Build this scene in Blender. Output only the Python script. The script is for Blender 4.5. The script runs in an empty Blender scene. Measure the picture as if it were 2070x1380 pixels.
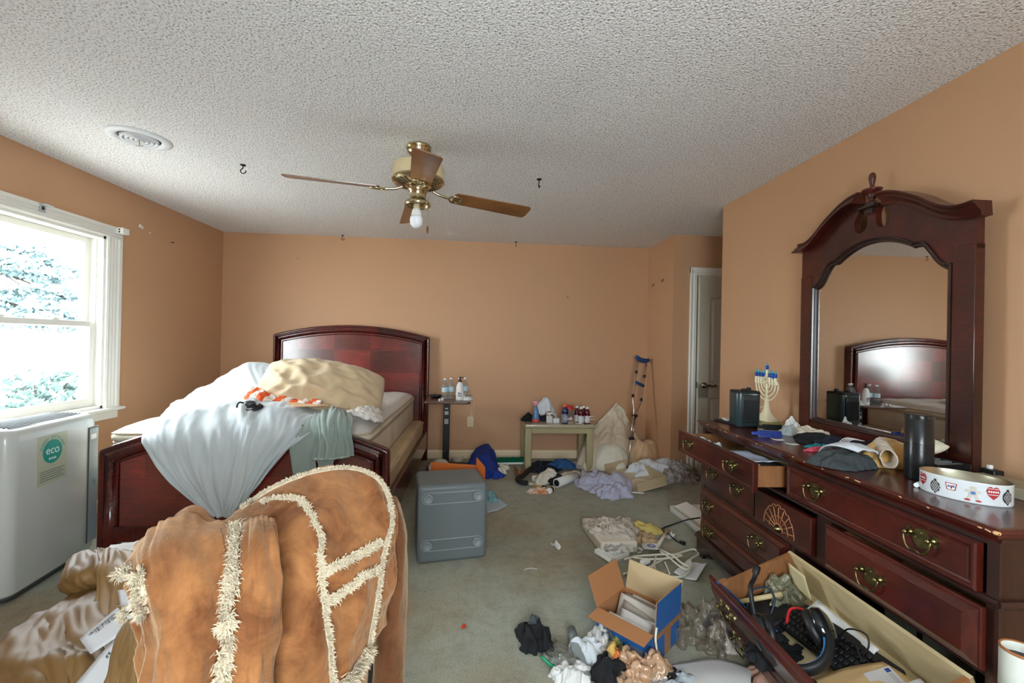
import bpy, bmesh, math, random
from mathutils import Vector, Matrix, noise
from mathutils.bvhtree import BVHTree
PI = math.pi
V = Vector
SC = bpy.context.scene
COL = SC.collection

# ------------------------------------------------------------------ camera
CF, CYAW, CPITCH, CROLL, CH = 890.9988, 0.0790, 0.0032, -0.0208, 1.3061
_fw = V((math.sin(CYAW)*math.cos(CPITCH), math.cos(CYAW)*math.cos(CPITCH), math.sin(CPITCH)))
_r = V((math.cos(CYAW), -math.sin(CYAW), 0)); _u = _r.cross(_fw)
RT = _r*math.cos(CROLL) - _u*math.sin(CROLL)
UP = _u*math.cos(CROLL) + _r*math.sin(CROLL)
EYE = V((0, 0, CH))
def ray(x, y): return _fw + RT*((x-1035)/CF) - UP*((y-690)/CF)
def _pl(x, y, ax, v):
    d = ray(x, y); t = (v-EYE[ax])/d[ax]; return EYE + d*t
def PX(x, y, X): return _pl(x, y, 0, X)
def PY(x, y, Y): return _pl(x, y, 1, Y)
def PZ(x, y, z=0.0): return _pl(x, y, 2, z)

cd = bpy.data.cameras.new('camera'); cam = bpy.data.objects.new('camera', cd); COL.objects.link(cam)
cd.sensor_width = 36; cd.lens = CF/2070*36; cd.clip_start = .02
m3 = Matrix((RT, UP, -_fw)).transposed()
cam.matrix_world = Matrix.Translation(EYE) @ m3.to_4x4()
SC.camera = cam

# ------------------------------------------------------------------ objects
WM = {}
def obj_of(name, me, parent=None):
    o = bpy.data.objects.new(name, me); COL.objects.link(o)
    WM[o] = Matrix.Identity(4)
    if parent is not None:
        o.parent = parent; o.matrix_parent_inverse = WM[parent].inverted()
    return o
def tag(o, label=None, cat=None, group=None, kind=None):
    if label: o['label'] = label
    if cat: o['category'] = cat
    if group: o['group'] = group
    if kind: o['kind'] = kind
    return o
def thing(name, label, cat, loc=(0, 0, 0), rz=0.0, group=None, mw=None):
    o = bpy.data.objects.new(name, None); COL.objects.link(o); o.empty_display_size = .05
    m = mw if mw is not None else Matrix.Translation(V(loc)) @ Matrix.Rotation(rz, 4, 'Z')
    o.matrix_world = m; WM[o] = m.copy()
    return tag(o, label, cat, group)
def move(o, m):
    o.matrix_world = m
def copy_tree(o, parent=None):
    c = o.copy(); COL.objects.link(c)
    if parent is not None: c.parent = parent
    for ch in list(o.children): copy_tree(ch, c)
    return c

class M:
    """collects shapes into one mesh"""
    def __init__(s, mtx=None):
        s.bm = bmesh.new(); s.mtx = mtx; s.cur = 0
        s.uv = s.bm.loops.layers.uv.new('UVMap')
    def _v(s, p):
        p = V(p)
        return s.bm.verts.new(s.mtx @ p if s.mtx is not None else p)
    def face(s, vs, smooth=False):
        try:
            f = s.bm.faces.new(vs)
        except ValueError:
            return None
        f.material_index = s.cur; f.smooth = smooth
        return f
    def quad(s, a, b, c, d, smooth=False):
        return s.face([s._v(a), s._v(b), s._v(c), s._v(d)], smooth)
    def box(s, x0, x1, y0, y1, z0, z1, bev=0.0, seg=2):
        vs = [s._v((x, y, z)) for x in (x0, x1) for y in (y0, y1) for z in (z0, z1)]
        fs = [s.face([vs[i] for i in q]) for q in ((0, 1, 3, 2), (4, 6, 7, 5), (0, 4, 5, 1), (2, 3, 7, 6), (0, 2, 6, 4), (1, 5, 7, 3))]
        if bev > 0:
            es = list({e for f in fs for e in f.edges})
            r = bmesh.ops.bevel(s.bm, geom=es, offset=bev, segments=seg, profile=.5, affect='EDGES')
            for f in r['faces']: f.material_index = s.cur; f.smooth = True
        return s
    def obox(s, c, sx, sy, sz, rot=None, bev=0.0, seg=2):
        old = s.mtx
        m = Matrix.Translation(V(c)) @ (rot.to_4x4() if rot is not None else Matrix.Identity(4))
        s.mtx = old @ m if old is not None else m
        s.box(-sx/2, sx/2, -sy/2, sy/2, -sz/2, sz/2, bev, seg); s.mtx = old
        return s
    def rings(s, rings, closed=True, smooth=True, cap0=True, cap1=True):
        R = [[s._v(p) for p in r] for r in rings]
        n = len(R[0])
        for a, b in zip(R, R[1:]):
            for i in range(n if closed else n-1):
                j = (i+1) % n
                s.face([a[i], a[j], b[j], b[i]], smooth)
        if closed and cap0: s.face(R[0][::-1])
        if closed and cap1: s.face(R[-1])
        return s
    def lathe(s, prof, c=(0, 0, 0), seg=24, axis=None, sx=1, sy=1, smooth=True, cap0=True, cap1=True):
        c = V(c)
        q = V((0, 0, 1)).rotation_difference(V(axis)) if axis is not None else None
        rs = []
        for r, z in prof:
            ring = []
            for i in range(seg):
                a = 2*PI*i/seg; p = V((r*math.cos(a)*sx, r*math.sin(a)*sy, z))
                ring.append(c + (q @ p if q else p))
            rs.append(ring)
        return s.rings(rs, True, smooth, cap0, cap1)
    def cyl(s, a, b, r0, r1=None, seg=16, smooth=True):
        a, b = V(a), V(b); r1 = r0 if r1 is None else r1
        return s.lathe([(r0, 0), (r1, (b-a).length)], a, seg, (b-a).normalized(), smooth=smooth)
    def ball(s, c, r, seg=14, sz=1.0, sx=1, sy=1):
        n = seg//2
        return s.lathe([(max(r*math.sin(PI*i/n), r*.01), -r*sz*math.cos(PI*i/n)) for i in range(n+1)], c, seg, sx=sx, sy=sy)
    def tube(s, pts, r, seg=8, res=6, closed=False, flat=1.0):
        pts = [V(p) for p in pts]
        P = spline(pts, res, closed) if res > 1 else pts
        rr = r if callable(r) else (lambda t: r)
        n = len(P); rs = []; up = None
        for i, p in enumerate(P):
            if closed: t = P[(i+1) % n]-P[i-1]
            else: t = P[min(i+1, n-1)]-P[max(i-1, 0)]
            if t.length < 1e-9: t = V((0, 0, 1))
            t.normalize()
            if up is None:
                up = V((0, 0, 1)) if abs(t.z) < .9 else V((1, 0, 0))
            a = t.cross(up)
            if a.length < 1e-6: a = t.cross(V((1, .3, .2)))
            a.normalize(); b = a.cross(t); up = b
            k = rr(i/max(n-1, 1))
            rs.append([p + a*(k*math.cos(2*PI*j/seg)) + b*(k*flat*math.sin(2*PI*j/seg)) for j in range(seg)])
        if closed: rs.append(rs[0])
        return s.rings(rs, True, True, not closed, not closed)
    def prism(s, poly, f, d0, d1, smooth=False):
        """poly: 2d points; f(x,y,d)->3d"""
        a = [s._v(f(x, y, d0)) for x, y in poly]; b = [s._v(f(x, y, d1)) for x, y in poly]
        n = len(poly)
        s.face(a[::-1]); s.face(b)
        for i in range(n):
            j = (i+1) % n; s.face([a[i], a[j], b[j], b[i]], smooth)
        return s
    def sweep(s, path, prof, f, closed=False, smooth=True):
        """profile (n,d) swept along a 2d path; f(x,y,d)->3d, n along the left normal"""
        P = [V((p[0], p[1])) for p in path]; n = len(P); rs = []
        for i, p in enumerate(P):
            if closed: a, b = P[i-1], P[(i+1) % n]
            else: a, b = P[max(i-1, 0)], P[min(i+1, n-1)]
            t0 = (p-a).normalized() if (p-a).length > 1e-9 else None
            t1 = (b-p).normalized() if (b-p).length > 1e-9 else None
            t0 = t0 or t1; t1 = t1 or t0
            t = (t0+t1).normalized(); nn = V((-t.y, t.x)); k = 1/max(.5, nn.dot(V((-t0.y, t0.x))))
            rs.append([f(p.x+nn.x*q*k, p.y+nn.y*q*k, d) for q, d in prof])
        if closed: rs.append(rs[0])
        return s.rings(rs, True, smooth, not closed, not closed)
    def rloops(s, x0, x1, z0, z1, lp, f):
        """nested rectangles: lp = [(inset, depth)...]; f(x,z,d)"""
        L = []
        for ins, d in lp:
            L.append([s._v(f(x, z, d)) for x, z in ((x0+ins, z0+ins), (x1-ins, z0+ins), (x1-ins, z1-ins), (x0+ins, z1-ins))])
        for a, b in zip(L, L[1:]):
            for i in range(4):
                j = (i+1) % 4; s.face([a[i], a[j], b[j], b[i]])
        s.face(L[0][::-1]); s.face(L[-1])
        return s
    def build(s, name, mats, parent=None, smooth=None, recenter=None):
        bmesh.ops.recalc_face_normals(s.bm, faces=s.bm.faces[:])
        me = bpy.data.meshes.new(name)
        if smooth is not None:
            for f in s.bm.faces: f.smooth = smooth
        s.bm.to_mesh(me); s.bm.free()
        for m in (mats if isinstance(mats, (list, tuple)) else [mats]): me.materials.append(m)
        if parent is None and recenter is not False and len(me.vertices):
            co = [v.co for v in me.vertices]
            c = V(((min(p.x for p in co)+max(p.x for p in co))/2, (min(p.y for p in co)+max(p.y for p in co))/2, min(p.z for p in co)))
            me.transform(Matrix.Translation(-c))
            o = obj_of(name, me); o.location = c; WM[o] = Matrix.Translation(c)
        else:
            o = obj_of(name, me, parent)
        return o

def spline(P, res=6, closed=False):
    n = len(P)
    if n < 3 and not closed:
        return [P[0].lerp(P[1], i/res) for i in range(res+1)] if n == 2 else P
    out = []
    for i in range(n if closed else n-1):
        p1, p2 = P[i], P[(i+1) % n]
        p0 = P[i-1] if (i > 0 or closed) else p1*2-p2
        p3 = P[(i+2) % n] if (i+2 < n or closed) else p2*2-p1
        for k in range(res):
            t = k/res
            out.append(cr(p0, p1, p2, p3, t))
    if not closed: out.append(P[-1].copy())
    return out
def cr(p0, p1, p2, p3, t):
    return ((p1*2) + (p2-p0)*t + (p0*2-p1*5+p2*4-p3)*t*t + (p1*3-p0-p2*3+p3)*t*t*t)*.5

def N(x, y, z=0.0): return noise.noise(V((x, y, z)))
def RG(x, y, z=0.0):            # ridged noise 0..1
    return 1-abs(noise.noise(V((x, y, z))))*2

def grid_mesh(name, P, mat, parent=None, thick=0.003, smooth=True, offset=-1.0, closed_v=False, sub=0):
    nu, nv = len(P), len(P[0])
    me = bpy.data.meshes.new(name)
    vs = [p for r in P for p in r]; fs = []
    for i in range(nu-1):
        for j in range(nv if closed_v else nv-1):
            k = (j+1) % nv
            fs.append((i*nv+j, i*nv+k, (i+1)*nv+k, (i+1)*nv+j))
    me.from_pydata(vs, [], fs)
    uv = me.uv_layers.new(name='UVMap')
    for lp in me.loops:
        i, j = divmod(lp.vertex_index, nv); uv.data[lp.index].uv = (j/max(nv-1, 1), i/max(nu-1, 1))
    for p in me.polygons: p.use_smooth = smooth
    me.materials.append(mat)
    if parent is None:
        co = [v.co for v in me.vertices]
        c = V(((min(p.x for p in co)+max(p.x for p in co))/2, (min(p.y for p in co)+max(p.y for p in co))/2, min(p.z for p in co)))
        me.transform(Matrix.Translation(-c))
        o = obj_of(name, me); o.location = c; WM[o] = Matrix.Translation(c)
    else: o = obj_of(name, me, parent)
    if thick:
        md = o.modifiers.new('thickness', 'SOLIDIFY'); md.thickness = thick; md.offset = offset; md.use_even_offset = False
    return o
def patch_pts(rows, nu, nv, wr=(), edge=0.15):
    """bicubic surface through rows of points; wr = [(fu, fv, amp, seed, ridged)] wrinkle layers"""
    cols = []
    R = len(rows)
    def samp(line, n):
        L = len(line); out = []
        for i in range(n):
            t = i/(n-1)*(L-1); k = min(int(t), L-2); f = t-k
            p1, p2 = line[k], line[k+1]
            p0 = line[k-1] if k > 0 else p1*2-p2
            p3 = line[k+2] if k+2 < L else p2*2-p1
            out.append(cr(p0, p1, p2, p3, f))
        return out
    wide = [samp([V(p) for p in r], nv) for r in rows]
    G = [[None]*nv for _ in range(nu)]
    for j in range(nv):
        c = samp([wide[i][j] for i in range(R)], nu)
        for i in range(nu): G[i][j] = c[i]
    if wr:
        out = [[None]*nv for _ in range(nu)]
        for i in range(nu):
            for j in range(nv):
                a = G[min(i+1, nu-1)][j]-G[max(i-1, 0)][j]; b = G[i][min(j+1, nv-1)]-G[i][max(j-1, 0)]
                n = a.cross(b)
                n = n.normalized() if n.length > 1e-12 else V((0, 0, 1))
                s, t = j/(nv-1), i/(nu-1); d = 0
                for fu, fv, amp, sd, rg in wr:
                    # domain warp keeps folds from looking regular
                    ws = s + .08*N(s*3, t*3, sd+9.1); wt = t + .08*N(s*3+5, t*3, sd+2.7)
                    d += amp*((RG(ws*fu, wt*fv, sd)-.6) if rg else N(ws*fu, wt*fv, sd))
                out[i][j] = G[i][j]+n*d
        G = out
    return G
def patch(name, rows, nu, nv, mat, parent=None, wr=(), thick=.003, offset=-1.0):
    return grid_mesh(name, patch_pts(rows, nu, nv, wr), mat, parent, thick, offset=offset)

def heap(name, c, a, b, h, mat, seed=1, rot=0.0, folds=3.2, amp=.4, parent=None, peak=2.2, lump=.5, out=.22, nr=26, na=84, z0=None):
    """a crumpled mound of cloth lying on a surface"""
    c = V(c); G = []
    cr_, sr_ = math.cos(rot), math.sin(rot)
    for i in range(nr+1):
        r = math.sin(i/nr*PI/2)**.9; ring = []
        for j in range(na):
            th = 2*PI*j/na
            R = 1+out*2*N(math.cos(th)*1.4, math.sin(th)*1.4, seed*3.1)+out*.6*N(math.cos(th)*4, math.sin(th)*4, seed)
            x, y = r*R*math.cos(th), r*R*math.sin(th)
            prof = max(0, 1-r**peak)**.55
            z = prof*(1-lump*.45+lump*.9*N(x*1.6+.3, y*1.6, seed))
            ring.append(V((x*a, y*b, z*h)))
        G.append(ring)
    s = min(a, b, h*1.3); P = []
    for i in range(nr+1):
        ring = []
        for j in range(na):
            p = G[i][j]
            if i == 0: n = V((0, 0, 1))
            else:
                n = (G[i][(j+1) % na]-G[i][j-1]).cross(G[max(i-1, 0)][j]-G[min(i+1, nr)][j])
                n = n.normalized() if n.length > 1e-12 else V((0, 0, 1))
                if n.z < -.2: n = -n
            u = V((p.x/a, p.y/b, p.z/h))
            w = u+V((.35*N(u.x*1.5, u.y*1.5, seed+4), .35*N(u.x*1.5+7, u.y*1.5, seed+4), 0))
            f1 = RG(w.x*folds*.6, w.y*folds*.6, w.z*folds*.35+seed+11)-.6; f2 = RG(w.x*folds*1.3, w.y*folds*1.3, w.z*folds*.8+seed+5)-.6
            q = p+n*(s*amp*(.55*f1+.25*f2))
            q.z = max(q.z, .002+.002*(nr-i)/nr)
            if i == nr: q.z = .001
            ring.append(c+V((q.x*cr_-q.y*sr_, q.x*sr_+q.y*cr_, q.z)))
        P.append(ring)
    m = M(); R = [[m._v(p) for p in r] for r in P[1:]]
    cen = m._v(P[0][0]); n = na
    for j in range(n): m.face([cen, R[0][j], R[0][(j+1) % n]], True)
    for p, q in zip(R, R[1:]):
        for j in range(n): m.face([p[j], q[j], q[(j+1) % n], p[(j+1) % n]], True)
    m.face(R[-1][::-1])
    return m.build(name, mat, parent)

def pillow_pts(w, l, t, seed, wr=.02, n=44, pinch=.12):
    top, bot = [], []
    for i in range(n+1):
        ra, rb = [], []
        for j in range(n+1):
            a, b = -1+2*i/n, -1+2*j/n
            e = (max(0, 1-abs(a)**2.4)*max(0, 1-abs(b)**2.4))**.5
            k = 1-.10*a*a*b*b; x = k*a*w/2*(1-pinch*(1-b*b)*abs(a)*.5); y = k*b*l/2*(1-pinch*(1-a*a)*abs(b)*.5)
            f = wr*(RG(a*2.2+seed, b*3.0, seed)-.6)*e**.5+wr*.6*(RG(a*4.5, b*5+seed, seed+3)-.6)*e**.4
            r = math.hypot(a, b); th = math.atan2(b, a)
            f += wr*.5*N(th*3, seed, 0)*max(0, r-.5)*(e**.3)
            ra.append(V((x, y, t/2*e+f))); rb.append(V((x, y, -t/2*e+f*.3)))
        top.append(ra); bot.append(rb)
    return top, bot
def pillow(name, mtx, w, l, t, mat, seed=1, wr=.02, parent=None, bend=0.0, pinch=.12):
    top, bot = pillow_pts(w, l, t, seed, wr, 44, pinch)
    m = M(mtx); n = len(top)
    def B(p): return V((p.x, p.y, p.z-bend*(p.y/(l/2))**2)) if bend else p
    A = [[m._v(B(p)) for p in r] for r in top]
    Bm = [[A[i][j] if i in (0, n-1) or j in (0, n-1) else m._v(B(bot[i][j])) for j in range(n)] for i in range(n)]
    for i in range(n-1):
        for j in range(n-1):
            m.face([A[i][j], A[i+1][j], A[i+1][j+1], A[i][j+1]], True)
            m.face([Bm[i][j], Bm[i][j+1], Bm[i+1][j+1], Bm[i+1][j]], True)
    return m.build(name, mat, parent)
def frame_m(o, x, y):
    """matrix with x axis along x, y roughly along y"""
    x = V(x).normalized(); z = x.cross(V(y)).normalized(); y = z.cross(x)
    m = Matrix((x, y, z)).transposed().to_4x4(); m.translation = V(o); return m
def sheet(name, cs, mat, curl=0.0, thick=.0015, n=14, parent=None, seed=0, wav=0.0):
    a, b, c, d = [V(p) for p in cs]; nn = (b-a).cross(d-a).normalized()
    if nn.z < 0: nn = -nn
    P = []
    for i in range(n+1):
        r = []
        for j in range(n+1):
            s, t = i/n, j/n
            p = (a.lerp(b, s)).lerp(d.lerp(c, s), t)
            r.append(p+nn*(curl*(2*s-1)**2+wav*N(s*3, t*3, seed)+thick))
        P.append(r)
    return grid_mesh(name, P, mat, parent, thick, offset=0)
def cord(name, pts, r, mat, parent=None, seg=8, res=8):
    return M().tube(pts, r, seg, res).build(name, mat, parent)

# ------------------------------------------------------------------ materials
def lin(c):
    return tuple(((x/255)/12.92 if x/255 <= .04045 else ((x/255+.055)/1.055)**2.4) for x in c[:3])+(1,)
MATS = {}
def mat(name, rgb, rough=.6, metal=0.0, bump=None, var=None, coat=0.0, trans=0.0, alpha=1.0, emit=None, sheen=0.0, spec=.5, ior=1.45, second=None, sss=0.0):
    if name in MATS: return MATS[name]
    m = bpy.data.materials.new(name); m.use_nodes = True; nt = m.node_tree; nd = nt.nodes; lk = nt.links
    b = nd['Principled BSDF']; b.inputs['Base Color'].default_value = lin(rgb); b.inputs['Roughness'].default_value = rough
    b.inputs['Metallic'].default_value = metal; b.inputs['Coat Weight'].default_value = coat; b.inputs['Coat Roughness'].default_value = .12
    b.inputs['Transmission Weight'].default_value = trans; b.inputs['Alpha'].default_value = alpha; b.inputs['IOR'].default_value = ior
    b.inputs['Sheen Weight'].default_value = sheen; b.inputs['Specular IOR Level'].default_value = spec
    if sss: b.inputs['Subsurface Weight'].default_value = sss; b.inputs['Subsurface Radius'].default_value = (.02, .02, .02)
    if emit: b.inputs['Emission Color'].default_value = lin(emit[0]); b.inputs['Emission Strength'].default_value = emit[1]
    tc = nd.new('ShaderNodeTexCoord')
    if var or second:
        sc, am = var or (6, .3)
        n = nd.new('ShaderNodeTexNoise'); n.inputs['Scale'].default_value = sc; n.inputs['Detail'].default_value = 5
        lk.new(tc.outputs['Object'], n.inputs['Vector'])
        r = nd.new('ShaderNodeValToRGB'); c = lin(rgb)
        r.color_ramp.elements[0].position = .35; r.color_ramp.elements[1].position = .65
        r.color_ramp.elements[0].color = tuple(x*(1-am) for x in c[:3])+(1,)
        r.color_ramp.elements[1].color = lin(second) if second else tuple(min(1, x*(1+am*.7)) for x in c[:3])+(1,)
        lk.new(n.outputs['Fac'], r.inputs['Fac']); lk.new(r.outputs['Color'], b.inputs['Base Color'])
    if bump:
        n2 = nd.new('ShaderNodeTexNoise'); n2.inputs['Scale'].default_value = bump[0]; n2.inputs['Detail'].default_value = 6
        lk.new(tc.outputs['Object'], n2.inputs['Vector'])
        bp = nd.new('ShaderNodeBump'); bp.inputs['Strength'].default_value = bump[1]; bp.inputs['Distance'].default_value = bump[2] if len(bump) > 2 else .01
        lk.new(n2.outputs['Fac'], bp.inputs['Height']); lk.new(bp.outputs['Normal'], b.inputs['Normal'])
    MATS[name] = m; return m
def wood(name, c0, c1, rough=.3, coat=.4, scale=(3, 3, 30), grain=6.0, bump=.05, axis=None):
    m = bpy.data.materials.new(name); m.use_nodes = True; nt = m.node_tree; nd = nt.nodes; lk = nt.links
    b = nd['Principled BSDF']; b.inputs['Roughness'].default_value = rough; b.inputs['Coat Weight'].default_value = coat; b.inputs['Coat Roughness'].default_value = .15
    tc = nd.new('ShaderNodeTexCoord'); mp = nd.new('ShaderNodeMapping'); mp.inputs['Scale'].default_value = scale
    lk.new(tc.outputs['Object'], mp.inputs['Vector'])
    n = nd.new('ShaderNodeTexNoise'); n.inputs['Scale'].default_value = grain; n.inputs['Detail'].default_value = 8; n.inputs['Roughness'].default_value = .6; n.inputs['Distortion'].default_value = .6
    lk.new(mp.outputs['Vector'], n.inputs['Vector'])
    n3 = nd.new('ShaderNodeTexNoise'); n3.inputs['Scale'].default_value = 2.5; n3.inputs['Detail'].default_value = 2
    lk.new(tc.outputs['Object'], n3.inputs['Vector'])
    mx = nd.new('ShaderNodeMath'); mx.operation = 'MULTIPLY_ADD'; mx.inputs[1].default_value = .6; lk.new(n3.outputs['Fac'], mx.inputs[0])
    m2 = nd.new('ShaderNodeMath'); m2.operation = 'MULTIPLY'; m2.inputs[1].default_value = .5; lk.new(n.outputs['Fac'], m2.inputs[0]); lk.new(m2.outputs[0], mx.inputs[2])
    r = nd.new('ShaderNodeValToRGB'); r.color_ramp.elements[0].position = .38; r.color_ramp.elements[1].position = .70
    r.color_ramp.elements[0].color = lin(c0); r.color_ramp.elements[1].color = lin(c1)
    lk.new(mx.outputs[0], r.inputs['Fac']); lk.new(r.outputs['Color'], b.inputs['Base Color'])
    bp = nd.new('ShaderNodeBump'); bp.inputs['Strength'].default_value = bump; bp.inputs['Distance'].default_value = .004
    lk.new(n.outputs['Fac'], bp.inputs['Height']); lk.new(bp.outputs['Normal'], b.inputs['Normal'])
    MATS[name] = m; return m
def glassy(name, tint=(255, 255, 255), refl=.06, dense=0.0, col=(230, 235, 235), rough=.05, bump=None, fres=1.3):
    """thin clear plastic or window glass: see-through with a fresnel reflection and an optional milky share"""
    m = bpy.data.materials.new(name); m.use_nodes = True; nt = m.node_tree; nd = nt.nodes; lk = nt.links
    for n in list(nd): nd.remove(n)
    out = nd.new('ShaderNodeOutputMaterial'); t = nd.new('ShaderNodeBsdfTransparent'); t.inputs['Color'].default_value = lin(tint)
    g = nd.new('ShaderNodeBsdfGlossy'); g.inputs['Roughness'].default_value = rough
    d = nd.new('ShaderNodeBsdfDiffuse'); d.inputs['Color'].default_value = lin(col)
    mx1 = nd.new('ShaderNodeMixShader'); mx1.inputs[0].default_value = dense
    lk.new(t.outputs[0], mx1.inputs[1]); lk.new(d.outputs[0], mx1.inputs[2])
    fr = nd.new('ShaderNodeFresnel'); geo = nd.new('ShaderNodeNewGeometry'); mr = nd.new('ShaderNodeMapRange')
    mr.inputs['To Min'].default_value = fres; mr.inputs['To Max'].default_value = 1/fres; lk.new(geo.outputs['Backfacing'], mr.inputs['Value']); lk.new(mr.outputs[0], fr.inputs['IOR'])
    mx2 = nd.new('ShaderNodeMixShader'); lk.new(fr.outputs[0], mx2.inputs[0]); lk.new(mx1.outputs[0], mx2.inputs[1]); lk.new(g.outputs[0], mx2.inputs[2])
    if bump:
        tc = nd.new('ShaderNodeTexCoord'); n2 = nd.new('ShaderNodeTexNoise'); n2.inputs['Scale'].default_value = bump[0]; n2.inputs['Detail'].default_value = 4
        lk.new(tc.outputs['Object'], n2.inputs['Vector'])
        bp = nd.new('ShaderNodeBump'); bp.inputs['Strength'].default_value = bump[1]; bp.inputs['Distance'].default_value = .02
        lk.new(n2.outputs['Fac'], bp.inputs['Height'])
        for s in (g, d, fr): lk.new(bp.outputs['Normal'], s.inputs['Normal'])
    lk.new(mx2.outputs[0], out.inputs[0]); MATS[name] = m; return m
WORLD, EXPO = 30.0, 0.03
# ------------------------------------------------------------------ the room
XL, XR, YB, XT, YD, YE, HC, YF = -2.755, 1.955, 4.99, 1.975, 4.33, 3.405, 2.44, -1.1
XA = 3.3
def wallmat():
    m = mat('wall_paint', (191, 149, 114), .55, bump=(220, .12, .002), spec=.35)
    return m
WALL = wallmat()
WHITE = mat('white_trim', (232, 230, 222), .4, bump=(30, .03), spec=.5)
CREAM = mat('cream_trim', (226, 205, 172), .45)
DOORM = mat('door_paint', (198, 194, 178), .42)
def struct(o): o['kind'] = 'structure'; return o

def carpet_mat():
    m = bpy.data.materials.new('carpet'); m.use_nodes = True; nt = m.node_tree; nd = nt.nodes; lk = nt.links
    b = nd['Principled BSDF']; b.inputs['Roughness'].default_value = .95; b.inputs['Specular IOR Level'].default_value = .1
    b.inputs['Sheen Weight'].default_value = .15
    tc = nd.new('ShaderNodeTexCoord')
    def nz(scale, det, ro=.6, dist=0):
        n = nd.new('ShaderNodeTexNoise'); n.inputs['Scale'].default_value = scale; n.inputs['Detail'].default_value = det
        n.inputs['Roughness'].default_value = ro; n.inputs['Distortion'].default_value = dist; lk.new(tc.outputs['Object'], n.inputs['Vector']); return n
    big = nz(1.1, 4, .6, .4); mid = nz(14, 5, .7); fine = nz(170, 4, .7)
    def ramp(src, p0, p1, c0, c1):
        r = nd.new('ShaderNodeValToRGB'); r.color_ramp.elements[0].position = p0; r.color_ramp.elements[1].position = p1
        r.color_ramp.elements[0].color = c0; r.color_ramp.elements[1].color = c1; lk.new(src.outputs['Fac'], r.inputs['Fac']); return r
    base = ramp(big, .42, .62, lin((178, 182, 164)), lin((168, 156, 128)))
    spots = ramp(mid, .30, .55, (.78, .76, .73, 1), (1, 1, 1, 1))
    f2 = ramp(fine, .3, .7, (.62, .62, .62, 1), (1.25, 1.25, 1.25, 1))
    def mul(a, c):
        x = nd.new('ShaderNodeMix'); x.data_type = 'RGBA'; x.blend_type = 'MULTIPLY'; x.inputs[0].default_value = 1
        lk.new(a, x.inputs[6]); lk.new(c, x.inputs[7]); return x.outputs[2]
    lk.new(mul(mul(base.outputs[0], spots.outputs[0]), f2.outputs[0]), b.inputs['Base Color'])
    bp = nd.new('ShaderNodeBump'); bp.inputs['Strength'].default_value = .8; bp.inputs['Distance'].default_value = .012
    lk.new(fine.outputs['Fac'], bp.inputs['Height'])
    bp2 = nd.new('ShaderNodeBump'); bp2.inputs['Strength'].default_value = .3; bp2.inputs['Distance'].default_value = .03
    lk.new(mid.outputs['Fac'], bp2.inputs['Height']); lk.new(bp.outputs['Normal'], bp2.inputs['Normal'])
    lk.new(bp2.outputs['Normal'], b.inputs['Normal'])
    return m
def popcorn_mat():
    m = bpy.data.materials.new('popcorn_ceiling'); m.use_nodes = True; nt = m.node_tree; nd = nt.nodes; lk = nt.links
    b = nd['Principled BSDF']; b.inputs['Roughness'].default_value = .9; b.inputs['Specular IOR Level'].default_value = .15
    tc = nd.new('ShaderNodeTexCoord')
    n = nd.new('ShaderNodeTexNoise'); n.inputs['Scale'].default_value = 120; n.inputs['Detail'].default_value = 3; n.inputs['Roughness'].default_value = .55
    lk.new(tc.outputs['Object'], n.inputs['Vector'])
    v = nd.new('ShaderNodeTexVoronoi'); v.inputs['Scale'].default_value = 105; lk.new(tc.outputs['Object'], v.inputs['Vector'])
    r = nd.new('ShaderNodeValToRGB'); r.color_ramp.elements[0].position = .30; r.color_ramp.elements[1].position = .48
    r.color_ramp.elements[0].color = lin((120, 116, 110)); r.color_ramp.elements[1].color = lin((246, 245, 245)); lk.new(n.outputs['Fac'], r.inputs['Fac'])  # dark specks put the shade between the bumps into the colour
    lk.new(r.outputs[0], b.inputs['Base Color'])
    a = nd.new('ShaderNodeMath'); a.operation = 'SUBTRACT'; lk.new(n.outputs['Fac'], a.inputs[0]); 
    s = nd.new('ShaderNodeMath'); s.operation = 'MULTIPLY'; s.inputs[1].default_value = .5; lk.new(v.outputs['Distance'], s.inputs[0]); lk.new(s.outputs[0], a.inputs[1])
    bp = nd.new('ShaderNodeBump'); bp.inputs['Strength'].default_value = .8; bp.inputs['Distance'].default_value = .008
    lk.new(a.outputs[0], bp.inputs['Height']); lk.new(bp.outputs['Normal'], b.inputs['Normal'])
    return m
struct(M().box(XL-.15, XA+.1, YF-.1, YB+.1, -.1, 0).build('floor', carpet_mat()))
struct(M().box(XL-.15, XA+.1, YF-.1, YB+.1, HC, HC+.1).build('ceiling', popcorn_mat()))
struct(M().box(XL-.15, XA, YB, YB+.1, 0, HC).build('wall_back', WALL))
W1 = 2.985          # window centres along the left wall
HW, WZ0, WZ1 = .505, .76, 2.03
m = M()
ys = [YF, W1-HW, W1+HW, YB]
for i in (0, 2): m.box(XL-.15, XL, ys[i], ys[i+1], 0, HC)
for i in (1,):
    m.box(XL-.15, XL, ys[i], ys[i+1], 0, WZ0); m.box(XL-.15, XL, ys[i], ys[i+1], WZ1, HC)
struct(m.build('wall_left', WALL))
struct(M().box(XR, XA, YF, YE, 0, HC).build('wall_right', WALL))
struct(M().box(XT, XA, YD+.1, YB, 0, HC).build('wall_return', WALL))
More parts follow.
